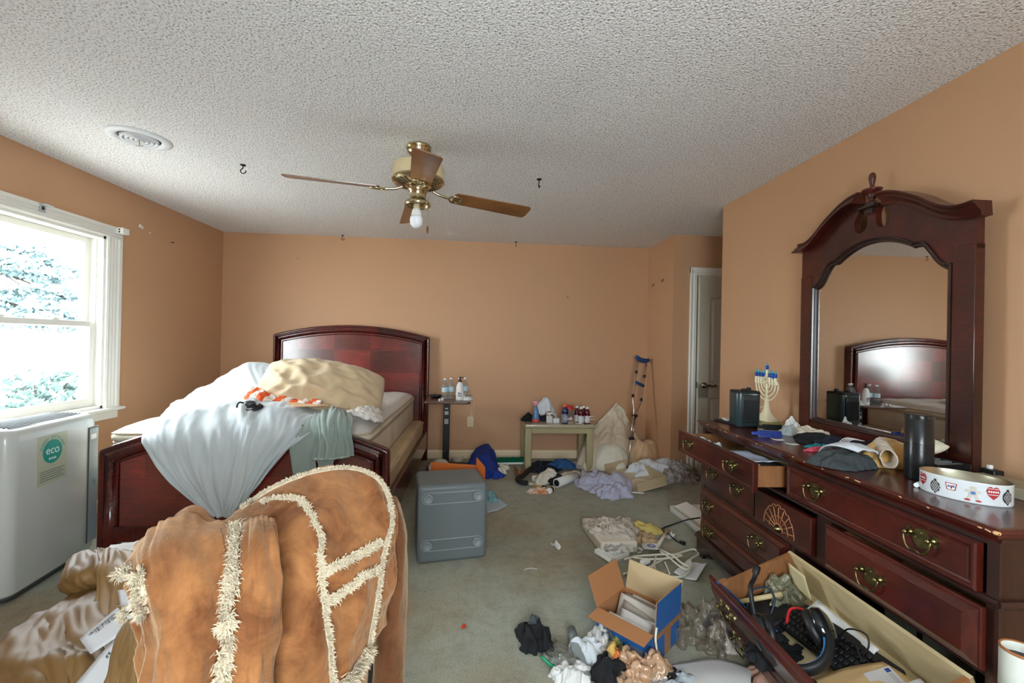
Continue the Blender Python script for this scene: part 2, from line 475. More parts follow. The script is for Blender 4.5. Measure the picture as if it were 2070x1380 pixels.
# wall with the door opening
DX0, DX1, DZ = 2.205, 2.985, 2.055
m = M(); m.box(XT, DX0, YD, YD+.1, 0, HC); m.box(DX1, XA, YD, YD+.1, 0, HC); m.box(DX0, DX1, YD, YD+.1, DZ, HC)
struct(m.build('wall_door', WALL))
struct(M().box(XA, XA+.1, YF, YB, 0, HC).build('wall_alcove', WALL))
F0, F1 = -.4, .75             # window added for fill light in the unseen wall behind the camera
m = M(); m.box(XL-.15, F0, YF-.1, YF, 0, HC); m.box(F1, XA, YF-.1, YF, 0, HC); m.box(F0, F1, YF-.1, YF, 0, WZ0); m.box(F0, F1, YF-.1, YF, WZ1, HC)
struct(m.build('wall_front', WALL))
# baseboards
def bboard(name, a, b, n):
    a, b, n = V(a), V(b), V(n)
    prof = [(0, 0), (.013, 0), (.013, .07), (.009, .08), (.006, .09), (0, .092)]
    m = M(); m.rings([[p+n*d+V((0, 0, z)) for d, z in prof] for p in (a, b)], True, False)
    struct(m.build(name, CREAM))
bboard('baseboard_back', (XL, YB, 0), (XT, YB, 0), (0, -1, 0))
bboard('baseboard_return', (XT, YB, 0), (XT, YD, 0), (-1, 0, 0))
bboard('baseboard_door', (XT-.013, YD, 0), (DX0-.06, YD, 0), (0, -1, 0))
bboard('baseboard_left', (XL, YF, 0), (XL, YB, 0), (1, 0, 0))
bboard('baseboard_right', (XR, YF, 0), (XR, YE, 0), (-1, 0, 0))

# windows
GLASS = glassy('window_glass', (250, 253, 253), fres=1.35, rough=.0)
def window(k, yc):
    y0, y1 = yc-HW, yc+HW
    t = thing('window_%d' % k, None, None, (XL, yc, WZ0)); t['kind'] = 'structure'
    m = M()     # jamb lining
    for a, b in ((y0, y0+.02), (y1-.02, y1)): m.box(XL-.15, XL+.002, a, b, WZ0, WZ1)
    m.box(XL-.15, XL+.002, y0, y1, WZ1-.02, WZ1); m.box(XL-.15, XL+.002, y0, y1, WZ0, WZ0+.02)
    for q in (.05, .095):
        for a in (y0+.02, y1-.03): m.box(XL-q-.008, XL-q+.008, a, a+.01, WZ0+.02, WZ1-.02)
    m.build('jamb', WHITE, t)
    m = M()     # fluted casing
    prof = [(0, 0), (0, .016), (.015, .022), (.03, .016), (.045, .022), (.06, .014), (.075, .022), (.09, .016), (.10, .026), (.125, .026), (.13, .018), (.13, 0)]
    for s, ye in ((-1, y0), (1, y1)):
        m.rings([[V((XL+d, ye+s*(n-.002), z)) for n, d in prof] for z in (WZ0-.02, WZ1+.0)], True, False)
    m.rings([[V((XL+d*1.1, y, WZ1+n*.68)) for n, d in prof] for y in (y0-.13, y1+.13)], True, False)
    m.build('casing', WHITE, t)
    M().box(XL-.02, XL+.055, y0-.15, y1+.15, WZ0-.025, WZ0, .006).box(XL, XL+.02, y0-.12, y1+.12, WZ0-.085, WZ0-.025, .003).build('stool', WHITE, t)
    for nm, xo, z0, z1 in (('upper_sash', XL-.105, 1.355, WZ1-.02), ('lower_sash', XL-.06, WZ0+.02, 1.40)):
        m = M(); w = .042
        a, b = y0+.025, y1-.025
        for q in ((a, a+w), (b-w, b)): m.box(xo-.018, xo+.018, q[0], q[1], z0, z1, .004)
        m.box(xo-.017, xo+.017, a, b, z1-w if nm == 'upper_sash' else z1-.04, z1, .004); m.box(xo-.017, xo+.017, a, b, z0, z0+(.04 if nm == 'upper_sash' else .06), .004)
        f = m.build(nm, WHITE, t)
        M().box(xo-.003, xo+.003, a+w-.005, b-w+.005, z0+.03, z1-.03).build('pane', GLASS, f)
    for y in (yc-.17, yc+.18):
        M().box(XL-.062, XL-.035, y-.028, y+.028, 1.40, 1.412, .004).cyl((XL-.05, y, 1.41), (XL-.05, y, 1.42), .012).build('sash_lock', WHITE, t)
    return t
window(1, W1)
t = thing('window_2', None, None, (.5*(F0+F1), YF, WZ0)); t['kind'] = 'structure'
m = M()
for a, b in ((F0, F0+.05), (F1-.05, F1), ((F0+F1)/2-.03, (F0+F1)/2+.03)): m.box(a, b, YF-.08, YF-.03, WZ0, WZ1)
for a, b in ((WZ0, WZ0+.05), (WZ1-.05, WZ1)): m.box(F0, F1, YF-.08, YF-.03, a, b)
m.build('sash', WHITE, t)
M().box(F0+.04, F1-.04, YF-.058, YF-.052, WZ0+.04, WZ1-.04).build('pane', GLASS, t)
PLAST = mat('white_plastic', (236, 236, 230), .35)
STEEL = mat('steel', (150, 150, 148), .3, 1.0)
DARKM = mat('dark_metal', (46, 42, 38), .4, .8)
def bracket(name, y, lab, big):
    t = thing(name, lab, 'bracket', (XL, y, WZ1+.05), group='blind brackets on the window head')
    z = WZ1+.058
    if big:
        M().box(XL+.02, XL+.075, y-.035, y+.03, z-.018, z+.028, .004).build('housing', PLAST, t)
        mm = M()
        for dz in (-.006, .012): mm.cyl((XL+.05, y-.036, z+dz), (XL+.05, y-.032, z+dz), .006)
        mm.build('screw', DARKM, t)
    else:
        M().box(XL+.02, XL+.03, y-.018, y+.018, z-.025, z+.02, .002).box(XL+.02, XL+.07, y-.03, y+.03, z+.018, z+.022).build('housing', mat('grey_plastic', (176, 178, 180), .4), t)
        M().box(XL+.03, XL+.034, y-.006, y+.006, z-.01, z+.008).build('screw', DARKM, t)
bracket('blind_bracket', W1+HW+.09, 'white box-shaped blind bracket at the corner of the window head trim', True)
bracket('blind_bracket', W1-.005, 'small grey clip bracket at the middle of the window head trim', False)

# door
t = thing('door_1', None, None, (DX1, YD, 0)); t['kind'] = 'structure'
cas = [(0, 0), (0, .014), (.012, .018), (.03, .012), (.05, .02), (.058, .016), (.058, 0)]
m = M()
m.rings([[V((DX0-n, YD-d, z)) for n, d in cas] for z in (0, DZ+.058)], True, False)
m.rings([[V((DX1+n, YD-d, z)) for n, d in cas] for z in (0, DZ+.058)], True, False)
m.rings([[V((x, YD-d*.98, DZ+n)) for n, d in cas] for x in (DX0-.058, DX1+.058)], True, False)
m.build('door_casing', WHITE, t)
M().box(DX0, DX0+.02, YD, YD+.1, 0, DZ).box(DX1-.02, DX1, YD, YD+.1, 0, DZ).box(DX0+.02, DX1-.02, YD, YD+.1, DZ-.02, DZ).box(DX0+.02, DX0+.03, YD+.045, YD+.09, 0, DZ-.02).build('door_jamb', WHITE, t)
mw = Matrix.Translation((DX1-.022, YD+.006, .012)) @ Matrix.Rotation(math.radians(3.2), 4, 'Z')
dw, dh, dt = DX1-DX0-.05, DZ-.036, .035
m = M(mw); m.box(-dw, 0, 0, dt, 0, dh)
def panel(x0, x1, z0, z1, arch):
    def outline(i):
        a, b = x0+i, x1-i; P = [(a, z0+i), (b, z0+i)]
        n = 18
        for k in range(n+1):
            s = k/n; x = b+(a-b)*s
            q = .5-.5*math.cos(2*PI*min(1, max(0, (s-.08)/.84))) if arch else 0
            P.append((x, z1-i+(arch*q if arch else 0)))
        return P
    L = [(0, 0), (.012, .009), (.02, .009), (.05, .002)]
    R = [[m._v((x, -.0005+d, z)) for x, z in outline(i)] for i, d in L]
    for a, b in zip(R, R[1:]):
        for k in range(len(a)): m.face([a[k], a[(k+1) % len(a)], b[(k+1) % len(a)], b[k]])
    m.face(R[-1])
# front face is replaced by one with panel recesses standing proud of it
m.box(-dw, 0, -.010, 0, 0, .20); m.box(-dw, 0, -.010, 0, .78, .92); m.box(-dw, -dw+.11, -.010, 0, .20, dh); m.box(-.11, 0, -.010, 0, .20, dh); m.box(-dw+.11, -.11, -.010, 0, 1.86, dh)
old = m.mtx; m.mtx = old @ Matrix.Translation((0, -.009, 0))
panel(-dw+.108, -.108, .198, .782, 0)
panel(-dw+.108, -.108, .918, 1.79, .075)
m.mtx = old
# fill between the arch and the top rail
n = 24
top = []
for k in range(n+1):
    s = k/n; x = (-.108)+(-dw+.216)*s*1.0
    q = .5-.5*math.cos(2*PI*min(1, max(0, (s-.08)/.84))); top.append((x, 1.79+.075*q))
for (xa, za), (xb, zb) in zip(top, top[1:]):
    m.quad((xa, -.010, za), (xb, -.010, zb), (xb, -.010, 1.862), (xa, -.010, 1.862))
slab = m.build('door_panel', DOORM, t)
BRASS = mat('aged_brass', (150, 132, 84), .28, 1.0)
NICK = mat('aged_nickel', (150, 140, 120), .25, 1.0)
m = M(mw); hx, hz = -dw+.06, .905
m.lathe([(.001, .016), (.022, .015), (.03, .009), (.032, 0)], (hx, -.010, hz), 20, (0, -1, 0)) if False else m.lathe([(.032, 0), (.03, .009), (.022, .015), (.012, .018), (.012, .05)], (hx, -.010, hz), 20, (0, -1, 0))
m.tube([(hx, -.055, hz), (hx+.03, -.06, hz+.004), (hx+.065, -.06, hz-.006), (hx+.09, -.06, hz+.006), (hx+.105, -.056, hz+.002), (hx+.1, -.052, hz-.012)], lambda q: .011-.004*q, 8)
m.build('door_handle', NICK, slab)
M(mw).box(-dw-.002, -dw+.001, .004, .03, hz-.03, hz+.03).build('latch_plate', NICK, slab)

# outside
GROUND = mat('pale_paving', (222, 220, 212), .9, var=(.6, .08))
struct(M().box(-40, XL-.16, -25, 40, -.25, -.05).build('ground', GROUND))
LEAF = mat('hedge_leaf', (88, 108, 104), .8, var=(3, .5), spec=.2)
LEAF2 = mat('pine_leaf', (108, 128, 130), .8, var=(3, .4), spec=.2)
BARK = mat('bark', (58, 50, 46), .9)
def leafball(m, c, r, n, ls, rnd):
    for _ in range(n):
        d = V((rnd.gauss(0, 1), rnd.gauss(0, 1), rnd.gauss(0, 1))).normalized()*(rnd.random()**.4)
        p = V(c)+V((d.x*r[0], d.y*r[1], d.z*r[2]))
        a = V((rnd.gauss(0, 1), rnd.gauss(0, 1), rnd.gauss(0, 1))).normalized()*ls; b = a.orthogonal().normalized()*ls*.5
        m.face([m._v(p-a), m._v(p+b), m._v(p+a), m._v(p-b)])
rnd = random.Random(5)
t = thing('hedge', 'leafy green hedge growing outside behind the window', 'hedge', (-6.2, 7.0, -.05))
m = M()
for k in range(26):
    y = 3.6+k*.3; leafball(m, (-6.2+rnd.uniform(-.1, .1), y, .32+rnd.uniform(-.05, .06)), (.45, .35, .45), 330, .06, rnd)
m.build('foliage', LEAF, t)
m = M()
for k in range(20):
    y = 3.7+k*.38; m.tube([(-6.2, y, -.06), (-6.2+rnd.uniform(-.1, .1), y+rnd.uniform(-.1, .1), .3), (-6.2+rnd.uniform(-.2, .2), y+rnd.uniform(-.2, .2), .6)], .012, 5, 3)
m.build('stem', BARK, t)
t = thing('pine_tree', 'pale pine tree with drooping sprays outside the window', 'tree', (-13.6, 12.5, -.05))
m = M(); m.tube([(-13.6, 12.5, -.1), (-13.5, 12.4, 2), (-13.7, 12.6, 4), (-13.6, 12.5, 8)], lambda q: .22*(1-.7*q), 10)
brs = []
for px, py, X in [(95, 545, -12.2), (40, 575, -12.4), (120, 600, -12.0), (20, 520, -12.5), (70, 640, -12.2), (10, 640, -12.6), (115, 650, -12.0), (60, 530, -12.3)]:
    p = PX(px, py, X); brs.append(p)
    m.tube([(-13.6, 12.5, p.z+.5), (V((-13.6, 12.5, p.z+.6))+p)/2+V((0, 0, .2)), p], lambda q: .05*(1-.7*q), 6)
m.build('trunk', BARK, t)
m = M()
for p in brs:
    for q in range(7):
        c = p+V((rnd.uniform(-.5, .5), rnd.uniform(-.8, .8), rnd.uniform(-.35, .3)))
        leafball(m, c, (.35, .5, .13), 120, .09, rnd)
m.build('foliage', LEAF2, t)

# ceiling fittings
def hook(x, y, z, lab, rot=0.0, s=1.0):
    t = thing('ceiling_hook', lab, 'hook', (x, y, z), group='screw hooks in the ceiling')
    mw = Matrix.Translation((x, y, z)) @ Matrix.Rotation(rot, 4, 'Z') @ Matrix.Scale(s, 4)
    M(mw).lathe([(.016, 0), (.016, -.004), (.005, -.008)], seg=12).build('plate', DARKM, t)
    M(mw).tube([(0, 0, -.004), (0, 0, -.02), (-.012, 0, -.032), (-.010, 0, -.046), (.004, 0, -.052), (.016, 0, -.044), (.018, 0, -.034)], .003, 6).build('hook_wire', DARKM, t)
for (px, py), lab, rot, s in [((491, 333), 'dark cup hook in the ceiling beside the round air vent', 0, 1.1), ((1090, 362), 'dark cup hook in the ceiling beside the long wooden fan blade', 1.2, 1.1)]:
    p = PZ(px, py, HC); hook(p.x, p.y, HC, lab, rot, s)
p = PZ(695, 477, HC); hook(p.x, YB-.06, HC, 'dark cup hook at the ceiling edge above the bed headboard', 0, 1.0)
p = PZ(1042, 492, HC); hook(p.x, YB-.06, HC, 'dark cup hook at the ceiling edge above the side table', 1.4, 1.0)
VENTW = mat('vent_white', (222, 224, 228), .45)
c = PZ(282, 279, HC)
t = thing('air_vent', 'round white ceiling air vent with concentric rings', 'vent', (c.x, c.y, HC))
m = M(); m.lathe([(.155, 0), (.155, -.004), (.14, -.010), (.115, -.014), (.105, -.008), (.100, .0)], c, 40, cap0=False, cap1=False); m.build('rim', VENTW, t)
m = M()
for r in (.09, .068, .046, .024):
    m.lathe([(r, -.004), (r-.004, -.020), (r-.016, -.016), (r-.014, -.002)], c, 36, cap0=False, cap1=False)
m.build('ring', VENTW, t)
m = M(); m.lathe([(.104, -.0005), (.05, -.0006)], c, 30, cap0=False); m.build('duct', mat('duct_black', (20, 20, 22), .8), t)
M().cyl(c+V((0, 0, -.002)), c+V((0, 0, -.045)), .0025, seg=6).cyl(c+V((-.02, 0, -.045)), c+V((.02, 0, -.045)), .0025, seg=6).build('lever', mat('tan_metal', (190, 160, 120), .5), t)
p = PZ(907, 467, HC)
m = M()
rn = random.Random(3)
for k in range(5):
    a = rn.uniform(0, 6); q = p+V((rn.uniform(-.05, .05), rn.uniform(-.09, .09), 0))
    m.face([m._v(q+V((.05*math.cos(a+j*1.25)*rn.uniform(.5, 1), .10*math.sin(a+j*1.25)*rn.uniform(.5, 1), -.004-.012*(j == k % 5)))) for j in range(5)])
o = m.build('paint_flake', mat('flake_white', (240, 240, 240), .8)); tag(o, 'torn white paint flake hanging from the ceiling near the headboard wall', 'paint flake')

# wall nails and hooks
def nail(p, n, lab, cat='nail', mt=None, r=.004, grp='nails and hooks left in the walls'):
    n = V(n); m = M().cyl(V(p)-n*.004, V(p)+n*.018, r*.5, seg=6).cyl(V(p)+n*.016, V(p)+n*.02, r, seg=8)
    o = m.build('wall_nail', mt or DARKM); tag(o, lab, cat, grp)
def whook(p, n, lab, mt):
    n = V(n); m = M(); p = V(p)
    m.lathe([(.016, 0), (.014, .006), (.006, .009)], p, 12, n); m.tube([p+n*.006, p+n*.02+V((0, 0, -.004)), p+n*.022+V((0, 0, -.016)), p+n*.012+V((0, 0, -.022))], .004, 6)
    o = m.build('wall_hook', mt); tag(o, lab, 'hook', 'nails and hooks left in the walls')
whook(PX(283, 457, XL), (1, 0, 0), 'white knob-like hook on the window wall beside the window head', PLAST)
nail(PX(299, 470, XL), (1, 0, 0), 'tiny white anchor plug beside the knob-like hook', 'anchor', PLAST, .006)
nail(PX(346, 490, XL), (1, 0, 0), 'dark nail in the window wall between hook and corner', r=.006)
nail(PY(603, 523, YB), (0, -1, 0), 'tiny nail high in the headboard wall', r=.004)
nail(PY(1147, 601, YB), (0, -1, 0), 'dark nail in the wall above the juice bottles', r=.007)
whook(PX(1322, 575, XT), (-1, 0, 0), 'brass hook on the return wall, nearer the corner', BRASS)
whook(PX(1341, 566, XT), (-1, 0, 0), 'brass hook on the return wall, nearer the door', BRASS)

# outlet with charger
IV = mat('ivory_plastic', (226, 206, 170), .4)
c = PY(951, 852, YB)
t = thing('wall_outlet', 'ivory wall outlet plate behind the overbed table', 'outlet', (c.x, YB, c.z))
M().box(c.x-.036, c.x+.036, YB-.007, YB, c.z-.058, c.z+.058, .003).build('plate', IV, t)
for dz in (-.02, .02):
    mm = M(); mm.lathe([(.017, 0), (.016, .003)], (c.x, YB-.006, c.z+dz), 16, (0, -1, 0)); mm.cur = 1
    for dx in (-.006, .006): mm.box(c.x+dx-.001, c.x+dx+.001, YB-.0105, YB-.0085, c.z+dz-.004, c.z+dz+.005)
    mm.build('socket', [IV, DARKM], t)
t2 = thing('phone_charger', 'ivory plug-in charger with a white cable up to the overbed table', 'charger', (c.x, YB-.01, c.z+.02))
M().box(c.x-.016, c.x+.016, YB-.04, YB-.011, c.z+.012, c.z+.05, .004).build('plug', IV, t2)

# ------------------------------------------------------------------ fan
fc = V((-.362, 2.605, HC))
t = thing('ceiling_fan', 'brass and cream ceiling fan with four wood-grain blades and one bare bulb', 'ceiling fan', fc)
FB = mat('polished_brass', (200, 188, 152), .22, 1.0)
FCR = mat('fan_cream', (216, 200, 158), .35)
FOAK = wood('fan_oak', (84, 50, 22), (158, 106, 58), .35, .3, (3, 26, 3), 4)
m = M(); m.lathe([(.072, 0), (.074, -.012), (.066, -.018), (.066, -.034), (.058, -.045), (.05, -.052), (.03, -.062)], fc, 32)
m.cur = 1
for k in range(40):
    a = 2*PI*k/40; q = fc+V((.0665*math.cos(a), .0665*math.sin(a), -.026)); m.obox(q, .003, .005, .012, Matrix.Rotation(a, 3, 'Z'))
m.build('canopy', [FB, mat('brass_slot', (120, 100, 60), .4, .9)], t)
M().cyl(fc+V((0, 0, -.06)), fc+V((0, 0, -.12)), .018).build('downrod', FB, t)
M().lathe([(.02, -.105), (.10, -.108), (.142, -.118), (.148, -.13), (.148, -.195), (.146, -.2)], fc, 48).build('motor_housing', FCR, t)
m = M(); m.lathe([(.150, -.196), (.152, -.206), (.146, -.214), (.13, -.222), (.06, -.236), (.05, -.24)], fc, 48)
m.build('motor_base', FB, t)
m = M()
for k in range(28):
    a = 2*PI*k/28
    q0 = fc+V((.134*math.cos(a), .134*math.sin(a), -.2205)); q1 = fc+V((.078*math.cos(a), .078*math.sin(a), -.2325))
    m.tube([q0, q1], .0042, 5, 1, flat=.5)
m.build('vent_slot', mat('slot_black', (40, 32, 22), .7), t)
for k, (ang, dz, L) in enumerate([(20, -.020, .50), (103, 0, .50), (191, .004, .50), (281, -.055, .50)]):
    a = math.radians(ang); mw = Matrix.Translation(fc+V((0, 0, -.262))) @ Matrix.Rotation(a, 4, 'Z') @ Matrix.Rotation(math.atan2(-dz, .6), 4, 'Y') @ Matrix.Rotation(math.radians(-13), 4, 'X')
    m = M(mw); n = 10
    pts = []
    r0, r1 = .215, .215+L
    for j in range(n+1):
        s = j/n; pts.append((r0+(r1-r0)*s, -.056-.012*s))
    pts = [(r0, -.042), (r0+.015, -.055)]+pts[1:-1]+[(r1-.02, -.068), (r1-.004, -.055), (r1, -.03), (r1, .03), (r1-.004, .055), (r1-.02, .068)]+[(x, -y) for x, y in pts[1:-1][::-1]]+[(r0+.015, .055), (r0, .042)]
    m.prism(pts, lambda x, y, d: V((x, y, d)), -.003, .003)
    bl = m.build('blade', FOAK, t)
    m = M(mw)
    m.tube([(.085, 0, .02), (.12, 0, .004), (.16, 0, -.004), (.19, .0, -.007)], .008, 8)
    for s in (-1, 1): m.tube([(.185, 0, -.008), (.205, s*.03, -.009), (.24, s*.036, -.008), (.262, s*.018, -.008), (.25, 0, -.008)], .006, 6)
    for x, y in ((.235, .026), (.235, -.026), (.26, 0)): m.cyl((x, y, -.012), (x, y, -.004), .007, seg=8)
    m.build('blade_iron', FB, bl)
LZ = -.238
m = M(); m.lathe([(.055, LZ), (.062, LZ-.02), (.05, LZ-.03), (.048, LZ-.07), (.06, LZ-.085), (.063, LZ-.09)], fc, 28); m.build('switch_housing', FB, t)
m = M(); m.lathe([(.068, LZ-.086), (.072, LZ-.09), (.072, LZ-.11), (.066, LZ-.112), (.064, LZ-.09)], fc, 28, cap0=False, cap1=False)
for k in range(20):
    a = 2*PI*k/20; m.ball(fc+V((.073*math.cos(a), .073*math.sin(a), LZ-.1)), .005, 6)
m.build('light_fitter', FB, t)
BULB = mat('bulb_white', (240, 244, 248), .25)
bc = fc+V((-.004, -.01, LZ))
bu = M().lathe([(.018, -.08), (.019, -.125), (.02, -.128)], bc, 16).build('lamp_socket', FCR, t)
m = M(); m.lathe([(.017, -.125), (.026, -.14), (.03, -.165), (.031, -.17)], bc, 20); m.cur = 1
m.lathe([(.031, -.17), (.037, -.185), (.0385, -.20), (.034, -.222), (.02, -.238), (.002, -.243)], bc, 24); m.build('light_bulb', [PLAST, BULB], t)
qc = fc+V((.062, -.03, LZ-.07))
ch = M(); q = qc.copy()
ch.cyl(q, q+V((0, 0, -.16)), .0012, seg=5)
for k in range(30): ch.ball(q+V((0, 0, -.16*k/30)), .0024, 6)
ch = ch.build('pull_chain', FB, t)
M().lathe([(.002, 0), (.007, -.012), (.006, -.035), (.002, -.045)], q+V((0, 0, -.16)), 10).build('pull_knob', mat('knob_wood', (110, 70, 40), .4), ch)
# ------------------------------------------------------------------ bed
CHERRY = wood('cherry_wood', (40, 11, 9), (98, 26, 17), .22, .5, (3, 3, 26), 5, .03)
CHERRYH = wood('cherry_wood_across', (40, 11, 9), (94, 26, 16), .22, .5, (26, 3, 3), 5, .03)
BX0, BX1, BYH, BYF = -2.172, -.521, 4.89, 2.73
bcx, bhw = (BX0+BX1)/2, (BX1-BX0)/2
t = thing('bed', 'glossy cherry-red wooden bed frame with arched headboard and footboard', 'bed', (bcx, BYF, 0))
def panel_mat(name, c0, c1):
    """veneer laid in a patchwork of squares"""
    m = wood(name, c0, c1, .3, 1.0, (3, 3, 24), 5, .03); nt = m.node_tree; nd = nt.nodes; lk = nt.links
    b = nd['Principled BSDF']; src = b.inputs['Base Color'].links[0].from_socket
    tc = nd.new('ShaderNodeTexCoord'); mp = nd.new('ShaderNodeMapping'); mp.inputs['Scale'].default_value = (2.6, 1, 4.2); lk.new(tc.outputs['Object'], mp.inputs['Vector'])
    sn = nd.new('ShaderNodeVectorMath'); sn.operation = 'FLOOR'; lk.new(mp.outputs[0], sn.inputs[0])
    wn = nd.new('ShaderNodeTexWhiteNoise'); lk.new(sn.outputs[0], wn.inputs['Vector'])
    b.inputs['Coat Roughness'].default_value = .2; b.inputs['Coat IOR'].default_value = 1.7
    mr = nd.new('ShaderNodeMapRange'); mr.inputs['To Min'].default_value = .65; mr.inputs['To Max'].default_value = 1.3; lk.new(wn.outputs['Value'], mr.inputs['Value'])
    mx = nd.new('ShaderNodeMix'); mx.data_type = 'RGBA'; mx.blend_type = 'MULTIPLY'; mx.inputs[0].default_value = 1
    lk.new(src, mx.inputs[6]); lk.new(mr.outputs[0], mx.inputs[7]); lk.new(mx.outputs[2], b.inputs['Base Color'])
    return m
VENEER = panel_mat('cherry_veneer', (56, 14, 10), (128, 34, 20))
def board(name, yf, zs, zc, th, fw, zlow, sgn):
    """arched panel: yf front face, zs side height, zc crown height, fw frame width"""
    def arch(x, drop=0): return zs+(zc-zs)*(1-((x-bcx)/bhw)**2)**1.0-drop
    n = 40
    r = .014
    P = [(BX0, 0), (BX0, zlow), (BX0, zs-r)]+[(BX0+2*bhw*(r*.6/bhw/2+(1-r*.6/bhw)*k/n), 0) for k in range(n+1)]+[(BX1, zs-r), (BX1, zlow), (BX1, 0)]
    P = [(x, arch(x) if i > 2 and i < n+4 else z) for i, (x, z) in enumerate(P)]
    prof = [(0, -th), (0, -.006), (-.006, .0), (-.016, .004), (-.024, -.004), (-.03, -.006), (-.04, .006), (-.055, .010), (-fw*.8, .004), (-fw*.9, -.008), (-fw, -.014), (-fw, -th)]
    f = lambda x, z, d: V((x, yf-d, z))
    fr = M().sweep(P, prof, f).build(name, [CHERRY], t)
    # panel
    m = M(); k = 30
    a, b = BX0+fw-.01, BX1-fw+.01
    poly = [(a, zlow), (b, zlow)]+[(b+(a-b)*i/k, arch(b+(a-b)*i/k, fw*.92)) for i in range(k+1)]
    m.prism(poly, f, -th+.01, -.014)
    m.build('panel', VENEER, fr)
    # routed line inside the frame
    q = [(a+.028, zlow+.02)]+[(a+.028+(b-a-.056)*i/k, arch(a+.028+(b-a-.056)*i/k, fw+.022)) for i in range(k+1)]+[(b-.028, zlow+.02)]
    m = M().sweep(q, [(.012, -.013), (.012, -.009), (.004, -.005), (0, -.012)], f); m.build('bead_moulding', CHERRY, fr)
    # bottom rail
    M().box(BX0+fw-.01, BX1-fw+.01, yf+.004, yf+th, zlow-.06, zlow+.03, .004).build('bottom_rail', CHERRYH, fr)
    return fr
board('headboard', BYH, 1.347, 1.462, .065, .082, .34, 1)
board('footboard', BYF, .632, .815, .06, .095, .16, 1)
for x0, x1 in ((BX0+.004, BX0+.03), (BX1-.03, BX1-.004)):
    M().box(x0, x1, BYF+.06, BYH, .14, .325, .004).build('side_rail', CHERRYH, t)

BOXF = mat('box_spring_cloth', (196, 172, 136), .8, bump=(300, .2, .002), var=(4, .15))
MATW = mat('mattress_cloth', (206, 202, 195), .8, bump=(26, .35, .02), sheen=.2)
MATS_ = mat('mattress_side', (212, 202, 182), .8, bump=(200, .15, .003), var=(5, .12))
PIPE = mat('piping_tan', (190, 172, 148), .7)
def rr(x0, x1, y0, y1, r, z, n=6):
    P = []
    for cx, cy, a0 in ((x1-r, y1-r, 0), (x0+r, y1-r, 90), (x0+r, y0+r, 180), (x1-r, y0+r, 270)):
        for k in range(n+1):
            a = math.radians(a0+90*k/n); P.append(V((cx+r*math.cos(a), cy+r*math.sin(a), z)))
    return P
t = thing('box_spring', 'tan cloth box spring under the mattress in the bed frame', 'box spring', (-1.34, 3.8, .2))
M().box(-2.11, -.565, 2.81, 4.86, .20, .445, .03, 3).build('base', BOXF, t)
m = M()
for z in (.225, .425): m.tube(rr(-2.114, -.561, 2.806, 4.864, .035, z), .006, 6, 1, True)
m.build('piping', PIPE, t)
t = thing('mattress', 'white quilted pillow-top mattress with beige sides on the box spring', 'mattress', (-1.43, 3.8, .45))
mx0, mx1, my0, my1 = -2.20, -.665, 2.83, 4.85
m = M(); m.rings([rr(mx0+i, mx1-i, my0+i, my1-i, .07-i*.3, z) for z, i in ((.447, .02), (.455, .006), (.47, 0), (.645, 0), (.66, .012))], True, True); m.build('side_wall', MATS_, t)
m = M(); m.rings([rr(mx0+i, mx1-i, my0+i, my1-i, .08-i*.3, z) for z, i in ((.655, .03), (.66, .004), (.675, -.012), (.695, -.012), (.708, .006), (.712, .03))], True, True); m.build('border', MATS_, t)
m = M()
for z, i in ((.448, .004), (.655, .002), (.71, .004)): m.tube(rr(mx0+i-.004, mx1-i+.004, my0+i-.004, my1-i+.004, .08, z), .0065, 6, 1, True)
m.build('piping', PIPE, t)
# quilted top
P = []
nu, nv = 56, 46
for i in range(nu+1):
    r = []
    for j in range(nv+1):
        a, b = -1+2*i/nu, -1+2*j/nv
        e = (max(0, 1-abs(a)**14)*max(0, 1-abs(b)**14))
        q = .010*(abs(math.sin(PI*(a*4.5+b*3.2)))*abs(math.sin(PI*(a*4.5-b*3.2))))**.5
        r.append(V((mx0+.01+(mx1-mx0-.02)*(b+1)/2, my0+.01+(my1-my0-.02)*(a+1)/2, .712+.052*e**.5+q*e)))
    P.append(r)
grid_mesh('pillow_top', P, MATW, t, 0)

